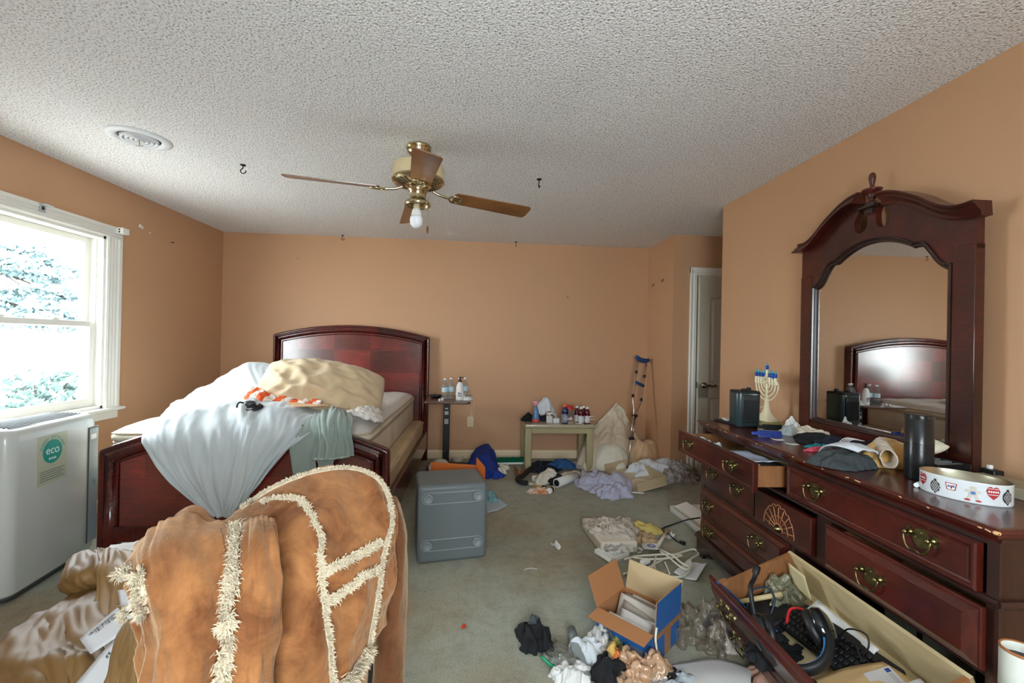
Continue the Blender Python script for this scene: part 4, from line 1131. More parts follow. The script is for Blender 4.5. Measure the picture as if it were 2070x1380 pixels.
# electric menorah
CRM = mat('cream_bakelite', (222, 212, 178), .35)
BLB = mat('blue_bulb', (20, 74, 160), .15)
TEAL = mat('teal_tip', (70, 160, 176), .2)
mb = DPV(1549, 850, .40)
mw = DM @ Matrix.Translation((mb.x, .40, TZ+.012)) @ Matrix.Rotation(math.radians(4), 4, 'Z')
t = thing('menorah', 'cream electric menorah with nine blue bulbs on the dresser', 'menorah', mw=mw)
m = M(mw); hx, hy = .062, .042
m.rings([[V((x*s, y*s, z)) for x, y in rrect(hx, hy, .006, 2)] for z, s in ((0, 1), (.012, 1), (.016, .93), (.03, .62), (.05, .38), (.075, .25), (.11, .19), (.15, .17))]); m.build('base', CRM, t)
m = M(mw); m.cyl((0, 0, .14), (0, 0, .272), .009, .007, 12)
for k in range(1, 5):
    R = .0245*k
    m.tube([V((R*math.cos(a), 0, .228+(-R*1.02-.0)*math.sin(a)+0)) for a in [PI*q/16 for q in range(17)]], .0048, 7, 2)
m.box(-.098, -.02, -.002, .002, .226, .231).box(.02, .098, -.002, .002, .226, .231)
m.build('arm', CRM, t)
m = M(mw)
for k in range(6):
    a = PI*k/3+PI/6
for q in (0, PI):
    tri = [(.024*math.sin(q+2*PI*j/3), .258+.024*math.cos(q+2*PI*j/3)) for j in range(3)]
    m.sweep(tri, [(-.002, -.003), (.003, -.003), (.003, .003), (-.002, .003)], lambda x, z, d: V((x, d-.009, z)), closed=True, smooth=False)
m.build('star', CRM, t)
for k in (-4, -3, -2, -1, 0, 1, 2, 3, 4):
    x = .0245*k; z0 = .275 if k == 0 else .228
    lm = mw @ Matrix.Translation((x, 0, z0))
    if k == 4: lm = lm @ Matrix.Translation((-.006, 0, .0)) @ Matrix.Rotation(math.radians(-38), 4, 'Y')
    cnd = M(lm).lathe([(.0085, 0), (.0095, .002), (.0095, .042), (.008, .044)], seg=12).build('candle_socket', CRM, t)
    m = M(lm); m.lathe([(.006, .042), (.0085, .048), (.0095, .056), (.008, .068)], seg=12); m.cur = 1; m.lathe([(.008, .068), (.004, .08), (.0005, .092)], seg=12)
    m.build('bulb', [BLB, TEAL], cnd)
M(mw).tube([(-.03, .02, .05), (-.06, .03, .075), (-.10, .02, .07), (-.13, .0, .03), (-.15, .03, -.008)], .002, 6).build('cable', PLAST, t)
PAPER = mat('white_paper', (216, 216, 214), .8)
PAPERW = mat('cream_paper', (212, 206, 180), .8)
o = M(DM @ Matrix.Translation((mb.x+.02, .37, TZ)) @ Matrix.Rotation(.15, 4, 'Z')).box(-.10, .09, -.09, .08, 0, .010, .001, 1).build('notepad', mat('yellow_pad', (190, 184, 120), .8)); tag(o, 'yellow notepad under the base of the menorah', 'notepad')
o = sheet('paper_sheet', [DL(.16, .27, TZ), DL(.29, .28, TZ), DL(.29, .40, TZ), DL(.17, .38, TZ)], PAPERW, .002, .001, 6); tag(o, 'cream paper sheet between the notepad and the blue brush', 'paper', 'papers on the dresser')
o = M(DM @ Matrix.Translation((.06, .16, TZ)) @ Matrix.Rotation(.2, 4, 'Z')).box(-.05, .10, -.05, .17, 0, .012, .002, 1).build('folder', HBLK); tag(o, 'black folder at the far end of the dresser behind the heater', 'folder')
o = sheet('paper_sheet', [DL(.03, .14, TZ+.013), DL(.14, .13, TZ+.013), DL(.15, .30, TZ+.02), DL(.04, .32, TZ+.013)], PAPER, .006, .001, 8); tag(o, 'white paper lying on the black folder behind the heater', 'paper', 'papers on the dresser')
M(DM).lathe([(.012, TZ+.0125), (.012, TZ+.035), (.009, TZ+.037)], (.02, .33, 0), 10)
# hair brushes
BLUE = mat('brush_blue', (38, 62, 148), .3)
def brush(c, rz, body, lab, L=.115, W=.035):
    mw = Matrix.Translation(c) @ Matrix.Rotation(rz, 4, 'Z') @ Matrix.Rotation(math.radians(65), 4, 'X')
    t = thing('hair_brush', lab, 'brush', mw=mw, group='hair brushes on the dresser')
    M(mw).box(-L/2, L/2, -W/2, W/2, -.006, .004, .003).box(-L/2-.03, -L/2, -.008, .008, -.006, .004, .003).build('body', body, t)
    m = M(mw)
    for i in range(11):
        for j in range(4): m.cyl((-L/2+.008+i*(L-.016)/10, -W/2+.006+j*(W-.012)/3, .003), (-L/2+.008+i*(L-.016)/10, -W/2+.006+j*(W-.012)/3, .026), .0011, .0006, 4)
    m.build('bristle', HBLK, t)
brush(DT(1556, 884)+V((0, 0, .018)), math.radians(-15), BLUE, 'blue bristled hair brush on the dresser beside the grey socks')
brush(DT(1566, 872)+V((0, .02, .02)), math.radians(-10), HBLK, 'black hair brush lying behind the blue one', .10, .032)
# socks and clothing
WKN = mat('white_knit', (214, 212, 208), .9, bump=(200, .5, .003), sheen=.2)
GKN = mat('grey_knit', (150, 156, 154), .9, bump=(200, .5, .003), sheen=.2)
BEI = mat('beige_knit', (200, 188, 168), .9, bump=(160, .4, .003))
NAVY = mat('navy_cloth', (24, 30, 48), .85, bump=(150, .3, .003))
BLKC = mat('black_cloth', (20, 22, 25), .85, bump=(150, .3, .003))
DGREY = mat('charcoal_knit', (58, 64, 66), .95, bump=(220, .7, .003))
cloth('sock', DL(.40, .34, TZ), .052, .045, .10, WKN, 3, 'upright white sock with grey toe beside the mirror foot', 'sock', .5, 'socks on the dresser', peak=1.4)
cloth('sock', DL(.445, .29, TZ), .045, .04, .065, GKN, 8, 'grey-toed sock in front of the upright white one', 'sock', .2, 'socks on the dresser')
cloth('sock', DL(.52, .36, TZ), .10, .05, .065, BEI, 12, 'beige sock balled at the foot of the mirror post', 'sock', -1.2, 'socks on the dresser')
cloth('shirt', DL(.60, .33, TZ), .12, .10, .045, BLKC, 5, 'black top crumpled below the mirror beside the beige sock', 'shirt', 0, 'dark clothes on the dresser')
cloth('shirt', DL(.74, .34, TZ), .11, .10, .055, NAVY, 7, 'navy cloth crumpled below the mirror, middle of the dark clothes', 'shirt', .3, 'dark clothes on the dresser')
cloth('shirt', DL(.88, .40, TZ), .11, .075, .065, BLKC, 11, 'black cloth with white stripes next to the tan cloth', 'shirt', 0, 'dark clothes on the dresser')
m = M()
for k in range(4): m.tube([DL(.80+k*.012, .27, TZ+.035), DL(.81+k*.012, .30, TZ+.062), DL(.83+k*.012, .34, TZ+.06)], .0022, 5)
o = m.build('striped_cuff', WKN); tag(o, 'white stripes on a dark sock cuff in front of the navy cloth', 'sock')
cloth('bandana', DL(.735, .225, TZ), .05, .03, .02, mat('teal_cloth', (30, 140, 150), .8), 4, 'small teal cloth peeking out below the navy cloth', 'cloth', 0)
cloth('bandana', DL(.80, .185, TZ), .085, .025, .022, mat('pink_cloth', (226, 92, 116), .8, bump=(150, .3, .003)), 6, 'pink cloth strip at the front of the dark clothes', 'cloth', .1)
cloth('bandana', DL(.86, .235, TZ), .045, .025, .024, mat('red_cloth', (178, 36, 44), .8), 9, 'red cloth scrap between the pink strip and the white cuff', 'cloth', .1)
cloth('sock', DL(1.03, .105, TZ), .115, .085, .068, DGREY, 14, 'charcoal knit sock heap at the front edge of the dresser', 'sock', .25, 'socks on the dresser', lump=.3, amp=.25)
rows = [[DL(.885, .115, TZ+.012), DL(.885, .17, TZ+.03), DL(.895, .215, TZ+.03)], [DL(.93, .10, TZ+.045), DL(.935, .165, TZ+.062), DL(.95, .22, TZ+.05)], [DL(1.0, .10, TZ+.066), DL(1.01, .16, TZ+.08), DL(1.02, .21, TZ+.06)], [DL(1.07, .13, TZ+.058), DL(1.08, .17, TZ+.07), DL(1.08, .21, TZ+.05)]]
RIB = mat('ribbed_white', (206, 212, 216), .9, bump=(420, .6, .002))
o = patch('sock_cuff', rows, 40, 60, RIB, None, [(34, .4, .0016, 3, False), (3, 3, .008, 5, False)], .006); tag(o, 'white ribbed sock cuff lying over the charcoal sock', 'sock', 'socks on the dresser')
cloth('sock', DL(.955, .26, TZ), .045, .035, .055, GKN, 22, 'small grey sock between white cuff and tan cloth', 'sock', .3, 'socks on the dresser')
cloth('tan_cloth', DL(1.0, .335, TZ), .125, .10, .105, mat('tan_cloth', (206, 164, 96), .8, bump=(120, .3, .003), sheen=.3), 17, 'tan cloth mound behind the black cylinder speaker', 'cloth', .4, lump=.3, amp=.2, folds=1.8)
rows = []
for k in range(7):
    s = k/6; c = DL(1.0+.13*s, .29-.09*s, TZ+.07-.02*s); r = .032
    rows.append([c+V((0, r*math.cos(a), r*math.sin(a))) for a in [2*PI*q/14 for q in range(15)]])
o = patch('cloth_roll', rows, 40, 44, mat('oat_cloth', (204, 190, 172), .9, bump=(260, .5, .003)), None, [(5, 4, .005, 3, True)], .004); tag(o, 'oatmeal cloth rolled up against the cylinder speaker', 'cloth')
# cylinder speaker
sc = DT(1838, 967); sc = DL(dinv(sc).x, dinv(sc).y+.035, TZ)
t = thing('smart_speaker', 'tall black cylinder speaker with perforated lower half on the dresser', 'speaker', sc)
SPK = mat('speaker_black', (24, 26, 28), .28, coat=.2)
M().lathe([(.0405, 0), (.0418, .004), (.0418, .218), (.0412, .2185), (.0412, .221), (.0418, .2215), (.0418, .232), (.040, .235), (.038, .2355), (.036, .234)], sc, 48).build('body', SPK, t)
m = M()
for i in range(64):
    for j in range(20):
        a = 2*PI*i/64+(j % 4)*2*PI/64/4; z = .024+j*.0056
        q = sc+V((.04185*math.cos(a), .04185*math.sin(a), z)); tx = V((-math.sin(a), math.cos(a), 0))*.00125; tz = V((0, 0, .0016))
        m.face([m._v(q-tx-tz), m._v(q+tx-tz), m._v(q+tx+tz), m._v(q-tx+tz)])
m.build('perforation_grille', mat('speaker_hole', (4, 5, 6), .8), t)
M().lathe([(.0425, .222), (.0425, .2315)], sc, 40, cap0=False, cap1=False).build('volume_ring', mat('speaker_ring', (34, 36, 38), .2, coat=.5), t)
# black tray with slats
trm = DM @ Matrix.Translation((1.10, .375, TZ)) @ Matrix.Rotation(.06, 4, 'Z')
t = thing('black_tray', 'black plastic tray with grey slats inside below the mirror post', 'tray', mw=trm)
M(trm).box(-.10, .11, -.07, .07, 0, .006, .002, 1).box(-.10, .11, -.07, -.064, .006, .05, .002, 1).box(-.10, .11, .064, .07, .006, .05, .002, 1).box(-.10, -.094, -.064, .064, .006, .05).box(.104, .11, -.064, .064, .006, .05).build('tub', HBLK, t)
m = M(trm)
for k in range(5): m.box(-.09+k*.04, -.072+k*.04, -.062, .062, .040, .046)
m.build('slat', GREY, t)
cloth('tissue', DL(1.20, .30, TZ), .035, .03, .02, mat('pale_pink_tissue', (206, 186, 180), .9), 19, 'pale pink tissue between cylinder speaker and cookie tin', 'tissue')
o = pillow('cloth_pad', DM @ Matrix.Translation((1.06, .43, TZ+.085)) @ Matrix.Rotation(.3, 4, 'X'), .12, .08, .05, mat('ivory_cloth', (214, 206, 182), .85), 5, .004); tag(o, 'ivory padded cloth resting on the black tray', 'cloth')
# cookie tin
tm = DM @ Matrix.Translation((1.392, .205, TZ)) @ Matrix.Rotation(math.radians(28), 4, 'Z')
t = thing('cookie_tin', 'open white oval cookie tin decorated with ornaments and a gingerbread figure', 'tin', mw=tm)
TIN = mat('tin_white', (214, 220, 222), .3, coat=.3); TINS = mat('tin_inside', (186, 182, 160), .28, 1.0)
ta, tb, thh = .108, .078, .062
def ell(s, z, n=64): return [V((ta*s*math.cos(2*PI*k/n), tb*s*math.sin(2*PI*k/n), z)) for k in range(n)]
M(tm).rings([ell(.985, 0), ell(1, .004), ell(1, thh), ell(1.006, thh+.002), ell(1.0, thh+.004)], True, True, True, False).build('tin_wall', TIN, t)
M(tm).rings([ell(1.0, thh+.004), ell(.985, thh+.002), ell(.98, .004)], True, True, False, True).build('lining', TINS, t)
def on_tin(a, x, z, off=.0012):
    """angle a (radians) round the oval, x metres sideways"""
    q = a+x/math.hypot(ta*math.sin(a), tb*math.cos(a)); n = V((math.cos(q)/ta, math.sin(q)/tb, 0)).normalized()
    return V((ta*math.cos(q), tb*math.sin(q), z))+n*off
REDI = mat('ink_red', (168, 34, 40), .4); BLKI = mat('ink_black', (44, 44, 46), .4); BLUI = mat('ink_blue', (70, 116, 168), .4); GRI = mat('ink_grey', (150, 156, 158), .4); WHI = mat('ink_white', (226, 228, 228), .4)
def blot(m, a, P, off=.0012): m.face([m._v(on_tin(a, x, z, off)) for x, z in P])
def disc(m, a, x0, z0, rx, rz, off=.0012, n=16): blot(m, a, [(x0+rx*math.cos(2*PI*k/n), z0+rz*math.sin(2*PI*k/n)) for k in range(n)], off)
def ornament(a, kind, z0=.034):
    m = M(tm)
    if kind == 'heart':
        m.cur = 0; blot(m, a, [(0, z0-.020), (.012, z0-.008), (.016, z0+.006), (.012, z0+.016), (.006, z0+.019), (0, z0+.015), (-.006, z0+.019), (-.012, z0+.016), (-.016, z0+.006), (-.012, z0-.008)])
        m.cur = 1
        for dz in (-.006, .012): blot(m, a, [(-.012, z0+dz), (.012, z0+dz), (.012, z0+dz+.0018), (-.012, z0+dz+.0018)], .0018)
        for k in range(-2, 3): disc(m, a, k*.005, z0+.004, .002, .0035, .0018, 8)
        mts = [REDI, WHI]
    else:
        disc(m, a, 0, z0, .014, .019); blot(m, a, [(-.004, z0+.018), (.004, z0+.018), (.003, z0+.024), (-.003, z0+.024)]); blot(m, a, [(0, z0-.024), (.004, z0-.017), (-.004, z0-.017)])
        m.cur = 1
        for i in range(-2, 3):
            for j in range(-3, 4):
                if (i*5.2/13)**2+(j*5/19)**2 < .8: disc(m, a, i*.0052+(.0026 if j % 2 else 0), z0+j*.005, .0017, .0017, .0018, 6)
        mts = [BLKI, WHI]
    m.build('printed_ornament', mts, t)
A = lambda d: math.radians(d)
ornament(A(216), 'heart', .040); ornament(A(242), 'oval', .028); ornament(A(315), 'heart', .040); ornament(A(338), 'oval', .030)
m = M(tm); a = A(264)         # striped pot with flowers
m.cur = 0
for P in ([(-.012, .030), (-.009, .030), (-.006, .054), (-.009, .054)],): blot(m, a, [(-.010, .028), (.010, .028), (.014, .050), (-.014, .050)])
m.cur = 1; blot(m, a, [(-.008, .030), (.008, .030), (.0115, .048), (-.0115, .048)], .0018)
m.cur = 2; disc(m, a, -.005, .040, .003, .004, .0024, 8); disc(m, a, .006, .041, .003, .004, .0024, 8); m.cur = 0; disc(m, a, .001, .038, .002, .006, .0024, 8)
m.build('printed_pot', [REDI, WHI, BLUI], t)
m = M(tm); a = A(290)         # plain gingerbread figure
m.cur = 0
disc(m, a, 0, .046, .007, .0065); disc(m, a, -.012, .037, .006, .0045); disc(m, a, .012, .037, .006, .0045); blot(m, a, [(-.008, .040), (-.009, .024), (.009, .024), (.008, .040)]); blot(m, a, [(-.009, .025), (-.014, .012), (-.007, .012), (-.001, .024)]); blot(m, a, [(.009, .025), (.014, .012), (.007, .012), (.001, .024)])
m.cur = 1; blot(m, a, [(-.005, .037), (-.005, .028), (.005, .028), (.005, .037)], .0018)
m.cur = 2; disc(m, a, -.012, .010, .007, .003, .0018, 10); disc(m, a, .012, .010, .007, .003, .0018, 10)
m.build('printed_figure', [mat('ink_tan', (196, 188, 176), .4), BLUI, REDI], t)
# bits beside the tin
o = M().cyl(DT(1852, 985)+V((0, 0, .008)), DT(1868, 978)+V((.02, .01, .008)), .0075, seg=12).build('battery', mat('battery_white', (214, 222, 220), .3)); tag(o, 'small white battery lying between the speaker and the cookie tin', 'battery')
o = M(DM @ Matrix.Translation((1.40, .41, TZ)) @ Matrix.Rotation(.05, 4, 'Z')).box(-.15, .13, -.06, .06, 0, .035, .003).build('flat_box', mat('grey_card_box', (150, 140, 116), .6)); tag(o, 'flat grey-beige box behind the cookie tin', 'box')
t = thing('plug_adapter', 'black plug with a white metal tip behind the flat beige box', 'plug', DL(1.26, .46, TZ))
M(DM).box(1.235, 1.285, .44, .48, TZ, TZ+.05, .004).build('housing', HBLK, t)
M(DM).box(1.250, 1.262, .452, .466, TZ+.05, TZ+.064, .002).build('tip', WHI, t)
rn = random.Random(8)
for k, (px, py, lab) in enumerate([(1570, 888, 'thin white paper scrap in front of the blue brush'), (1598, 897, 'second pale paper scrap, nearer the dark clothes')]):
    c = DT(px, py); o = sheet('paper_scrap', [c+V((-.03, -.02, 0)), c+V((.02, -.035, 0)), c+V((.03, .0, 0)), c+V((-.02, .02, 0))], PAPER, .003, .001, 5); tag(o, lab, 'paper', 'paper scraps on the dresser')
o = M().tube([DL(1.02, .36, TZ+.13), DL(1.05, .35, TZ+.16), DL(1.08, .37, TZ+.15), DL(1.09, .40, TZ+.10), DL(1.05, .41, TZ+.09)], .005, 8).build('brass_loop', FB); tag(o, 'small brass loop ornament between speaker and mirror', 'ornament')
# things inside the open top drawer
OD = -.105
cloth('rag', DL(.10, OD+.07, .690), .075, .055, .075, WKN, 31, 'white cloth bunched in the far end of the open drawer', 'cloth', 0, 'cloths in the open drawer')
cloth('rag', DL(.24, OD+.07, .690), .065, .055, .085, RIB, 33, 'pale blue-white cloth in the open drawer next to a plastic bag', 'cloth', 0, 'cloths in the open drawer')
bag('plastic_bag', DL(.34, OD+.06, .690), .06, .05, .075, CLEAR, 35, 'clear plastic bag in the open top drawer')
o = sheet('envelope', [DL(.42, OD+.03, .735), DL(.70, OD+.03, .752), DL(.72, OD+.17, .757), DL(.45, OD+.18, .745)], mat('blue_white_paper', (196, 206, 226), .7), .012, .0015, 10, None, 3, .01); tag(o, 'blue-white envelope lying in the open top drawer', 'envelope')
o = M(DM).box(.44, .755, OD+.03, OD+.26, .690, .725, .004).build('storage_tray', mat('grey_tray', (124, 122, 112), .6)); tag(o, 'grey tray filling the near half of the open top drawer', 'tray')
cloth('rag', DL(.66, OD+.05, .727), .06, .035, .022, BEI, 37, 'beige cloth at the near end of the open drawer', 'cloth', 0, 'cloths in the open drawer')

# ------------------------------------------------------------------ by the far wall: overbed table
BLKM = mat('black_enamel', (32, 32, 34), .4, .2)
WAL = wood('walnut_laminate', (70, 46, 38), (112, 78, 64), .4, .2, (3, 26, 3), 4)
oz = .745
t = thing('overbed_table', 'overbed table with dark walnut top on a single black post beside the bed', 'table', (-.3, 4.5, 0))
m = M(); m.rings([[V((-.265+x*s, 4.41+y*s, z)) for x, y in rrect(.215, .28, .03)] for z, s in ((oz-.02, .99), (oz-.014, 1), (oz-.004, 1), (oz, .99))]); m.build('table_top', WAL, t)
M().box(-.325, -.26, 4.49, 4.535, .06, oz-.02, .004).box(-.38, -.18, 4.47, 4.55, oz-.05, oz-.02, .003).build('post', BLKM, t)
m = M()
for z, w, h in ((.63, .014, .014), (.585, .02, .035), (.50, .02, .05)): m.box(-.2925-w, -.2925+w, 4.4885, 4.4895, z-h/2, z+h/2)
m.build('label', mat('label_grey', (168, 168, 162), .5), t)
M().lathe([(.008, 0), (.006, .004)], (-.305, 4.489, .20), 10, (0, -1, 0)).build('bolt', STEEL, t)
M().box(-.36, -.22, 4.47, 4.56, .03, .08, .006).box(-.36, .04, 4.60, 4.64, .015, .05, .006).box(-.36, .04, 4.40, 4.44, .015, .05, .006).box(-.345, -.25, 4.42, 4.62, .02, .05, .004).build('base', BLKM, t)
for x in (-.34, .02):
    for y in (4.42, 4.62): M().cyl((x, y-.012, .012), (x, y+.012, .012), .012, seg=12).build('caster', HBLK, t)
# bottles
PET = glassy('clear_bottle', (238, 244, 246), dense=.06, fres=1.45, rough=.05)
WATER = glassy('water', (225, 238, 242), dense=.03, fres=1.2, rough=.02)
LBLB = mat('water_label', (190, 214, 224), .5)
CAPW = mat('cap_white', (232, 234, 234), .4)
def water_bottle(c, lab, s=1.0):
    t = thing('water_bottle', lab, 'bottle', c, group='water bottles on the overbed table')
    pr = [(.028, 0), (.031, .004), (.031, .03), (.029, .034), (.031, .038), (.031, .06), (.029, .064), (.031, .07), (.031, .12), (.030, .135), (.022, .16), (.013, .178), (.0125, .19)]
    M().lathe([(r*s, z*s) for r, z in pr], c, 20).build('bottle_body', PET, t)
    M().lathe([(.0315*s, .075*s), (.0315*s, .118*s)], c, 20, cap0=False, cap1=False).build('label', LBLB, t)
    M().lathe([(.0145*s, .188*s), (.0145*s, .203*s), (.013*s, .205*s)], c, 16).build('cap', CAPW, t)
def OZ(px, py, z=oz): return PZ(px, py, z)
water_bottle(V((-.30, 4.30, oz)), 'clear water bottle at the bed side of the overbed table')
water_bottle(V((-.245, 4.33, oz)), 'clear water bottle between the bed-side bottle and the lotion', 1.02)
water_bottle(V((-.165, 4.46, oz)), 'clear water bottle half hidden behind the lotion pump', 1.0)
water_bottle(V((-.11, 4.42, oz)), 'clear water bottle at the outlet side of the overbed table', 1.0)
c = V((-.155, 4.27, oz))
t = thing('lotion_bottle', 'white lotion bottle with a dark brown pump on the overbed table', 'bottle', c)
M().lathe([(.034, 0), (.038, .006), (.039, .05), (.036, .12), (.028, .155), (.016, .172), (.014, .178)], c, 24, sy=.75).build('bottle_body', mat('lotion_white', (226, 226, 222), .35), t)
BRN = mat('pump_brown', (58, 36, 30), .35)
M().lathe([(.017, .176), (.017, .192), (.008, .194), (.006, .212), (.012, .214), (.012, .222), (.004, .224)], c, 16).tube([c+V((0, 0, .219)), c+V((.02, -.006, .22)), c+V((.034, -.01, .214))], .005, 6).build('pump', BRN, t)
m = M(); m.box(c.x-.02, c.x+.018, c.y-.0305, c.y-.0295, oz+.04, oz+.05); m.box(c.x-.016, c.x-.002, c.y-.031, c.y-.0295, oz+.056, oz+.08); m.box(c.x+.002, c.x+.014, c.y-.031, c.y-.0295, oz+.056, oz+.075); m.build('label', mat('label_brown', (120, 120, 124), .5), t)
c = V((-.40, 4.42, oz))
t = thing('dish', 'shallow black dish with small dark items on the overbed table', 'dish', c)
M().lathe([(.04, 0), (.06, .018), (.066, .028), (.063, .029), (.055, .018), (.03, .006)], c, 24).build('bowl', HBLK, t)
m = M(); rn = random.Random(4)
for k in range(9): m.obox(c+V((rn.uniform(-.035, .035), rn.uniform(-.03, .03), .026)), .022, .012, .012, Matrix.Rotation(rn.uniform(0, 3), 3, 'Z'), .002, 1)
m.build('contents', mat('charcoal_bits', (52, 56, 60), .6), t)
for k, (x, y, h, lab) in enumerate([(-.34, 4.19, .018, 'white pill bottle cap at the front edge of the overbed table'), (-.315, 4.205, .024, 'white pill bottle cap right beside the bed-side water bottle')]):  # small loose caps from pill bottles
    o = M().lathe([(.012, 0), (.012, h), (.011, h+.002)], (x, y, oz), 12).build('pill_cap', CAPW); tag(o, lab, 'cup', 'pill bottle caps on the overbed table')
o = M().lathe([(.02, 0), (.02, .05), (.017, .055), (.017, .068), (.016, .07)], (-.18, 4.60, oz), 16).build('pill_bottle', CAPW); tag(o, 'small white pill bottle at the back of the overbed table', 'bottle')
cloth('tissue', V((-.095, 4.28, oz)), .045, .04, .05, mat('tissue_white', (226, 226, 224), .9), 41, 'white tissue at the edge of the overbed table by the lotion', 'tissue', amp=.6)
t2 = bpy.data.objects['phone_charger']
cc = PY(951, 852, YB)
M().tube([(cc.x, YB-.04, cc.z+.045), (cc.x+.01, YB-.045, cc.z+.14), (cc.x+.03, YB-.10, cc.z+.24), (cc.x-.02, 4.72, oz+.045), (-.12, 4.62, oz+.006), (-.2, 4.55, oz+.006)], .0022, 6).tube([(cc.x+.005, YB-.04, cc.z+.045), (cc.x+.035, YB-.05, cc.z+.15), (cc.x+.02, YB-.12, cc.z+.27), (cc.x-.06, 4.70, oz+.03), (-.16, 4.66, oz+.006)], .0018, 6).build('cable', PLAST, t2)

# ------------------------------------------------------------------ side table and its load
SZ = .475
OLV = mat('olive_laminate', (166, 156, 118), .4, var=(3, .1)); OLV2 = mat('olive_top', (172, 164, 136), .3, coat=.3)
sx0, sx1, sy0, sy1 = .505, 1.232, 4.475, 4.94
t = thing('side_table', 'olive-beige square side table crowded with bottles against the far wall', 'table', (.87, 4.7, 0))
m = M(); m.rings([[V(((sx0+sx1)/2+x*s, (sy0+sy1)/2+y*s, z)) for x, y in rrect((sx1-sx0)/2, (sy1-sy0)/2, .018)] for z, s in ((SZ-.035, .992), (SZ-.028, 1), (SZ-.006, 1), (SZ, .99))]); m.build('table_top', OLV2, t)
M().box(sx0+.06, sx1-.06, sy0+.012, sy0+.04, SZ-.09, SZ-.036).box(sx0+.06, sx1-.06, sy1-.04, sy1-.012, SZ-.09, SZ-.036).box(sx0+.012, sx0+.04, sy0+.05, sy1-.05, SZ-.09, SZ-.036).box(sx1-.04, sx1-.012, sy0+.05, sy1-.05, SZ-.09, SZ-.036).build('apron', OLV, t)
for x in (sx0+.006, sx1-.076):
    for y in (sy0+.006, sy1-.076): M().box(x, x+.07, y, y+.07, 0, SZ-.036, .012, 3).build('leg', OLV, t)
def TB(px, py): return PZ(px, py, SZ)
BLUP = glassy('blue_plastic', (150, 190, 226), dense=.55, col=(112, 156, 200), fres=1.45, rough=.1)
c = V((.635, 4.62, SZ))
t = thing('spray_bottle', 'translucent blue spray bottle with a pink trigger on the side table', 'bottle', c)
M().lathe([(.038, 0), (.042, .006), (.041, .03), (.034, .08), (.026, .125), (.016, .155), (.013, .175)], c, 24, sy=.8).build('bottle_body', BLUP, t)
PNK = mat('pink_plastic', (226, 150, 168), .4)
m = M(); m.lathe([(.016, .172), (.016, .19), (.012, .194)], c, 14); m.obox(c+V((-.004, 0, .208)), .05, .02, .026, None, .005); m.obox(c+V((-.03, 0, .212)), .014, .012, .012, None, .002); m.tube([c+V((-.016, 0, .2)), c+V((-.024, 0, .185)), c+V((-.022, 0, .17))], .004, 6); m.build('trigger', PNK, t)
m = M(); m.lathe([(.0425, .008), (.0415, .03), (.041, .034)], c, 24, sy=.82, cap0=False, cap1=False); m.build('label', mat('label_red', (214, 62, 44), .5), t)
M().obox(c+V((.0, -.031, .09)), .02, .002, .004, Matrix.Rotation(.3, 3, 'Y')).build('logo', NAVY, t)
cloth('cap', V((.60, 4.73, SZ)), .10, .09, .09, BLKC, 43, 'black knit cap behind the blue spray bottle', 'cap')
cloth('glove', V((.72, 4.74, SZ)), .07, .07, .075, NAVY, 47, 'dark glove with a pale cuff beside the black cap', 'glove')
WBAG = mat('white_bag', (214, 220, 226), .5, sss=.2)
rows = [[V((.64, 4.86, SZ+.02)), V((.70, 4.86, SZ+.16)), V((.79, 4.88, SZ+.235)), V((.84, 4.87, SZ+.15)), V((.885, 4.84, SZ+.03))], [V((.66, 4.80, SZ+.01)), V((.71, 4.79, SZ+.13)), V((.785, 4.79, SZ+.21)), V((.845, 4.79, SZ+.12)), V((.89, 4.79, SZ+.01))], [V((.69, 4.74, SZ+.005)), V((.73, 4.73, SZ+.06)), V((.785, 4.72, SZ+.10)), V((.835, 4.73, SZ+.06)), V((.87, 4.74, SZ+.005))]]
o = patch('plastic_bag', rows, 34, 34, WBAG, None, [(5, 3, .018, 5, True), (9, 7, .008, 8, True)], .003); tag(o, 'peaked white plastic bag at the back of the side table', 'plastic bag')
c = V((.775, 4.58, SZ))
t = thing('spray_bottle', 'small clear-white spray bottle in front of the white plastic bag', 'bottle', c)
M().box(c.x-.035, c.x+.03, c.y-.02, c.y+.02, SZ, SZ+.075, .008).build('bottle_body', PET if False else mat('milky_plastic', (206, 206, 200), .4), t)
M().lathe([(.010, .075), (.010, .09)], c, 10).obox(c+V((-.005, 0, .10)), .055, .014, .02, None, .004).tube([c+V((-.022, 0, .095)), c+V((-.03, 0, .08)), c+V((-.026, 0, .068))], .0035, 6).build('trigger', mat('clear_white', (222, 224, 222), .3), t)
o = M().obox((.845, 4.60, SZ+.024), .07, .03, .048, Matrix.Rotation(.2, 3, 'Z'), .002, 1).build('small_box', CAPW); tag(o, 'small white carton between the clear spray bottle and the sports drink', 'box')
c = V((.935, 4.565, SZ))
t = thing('sports_drink', 'dark blue sports drink bottle with an orange cap and a G label', 'bottle', c)
NB = mat('drink_blue', (22, 34, 78), .12, coat=.3)
M().lathe([(.034, 0), (.037, .006), (.037, .10), (.034, .108), (.036, .118), (.034, .14), (.022, .162), (.017, .168), (.017, .175)], c, 24).build('bottle_body', NB, t)
M().lathe([(.0185, .172), (.020, .178), (.020, .196), (.017, .200), (.010, .201)], c, 18).build('cap', mat('cap_orange', (226, 104, 40), .4), t)
M().lathe([(.0376, .012), (.0376, .098)], c, 24, cap0=False, cap1=False).build('label', mat('label_silver', (120, 128, 140), .4), t)
def text(body, size, mtx, mt, parent, name='lettering', ext=.0004):
    return letters([(body, size, mtx)], mt, parent, name, ext)
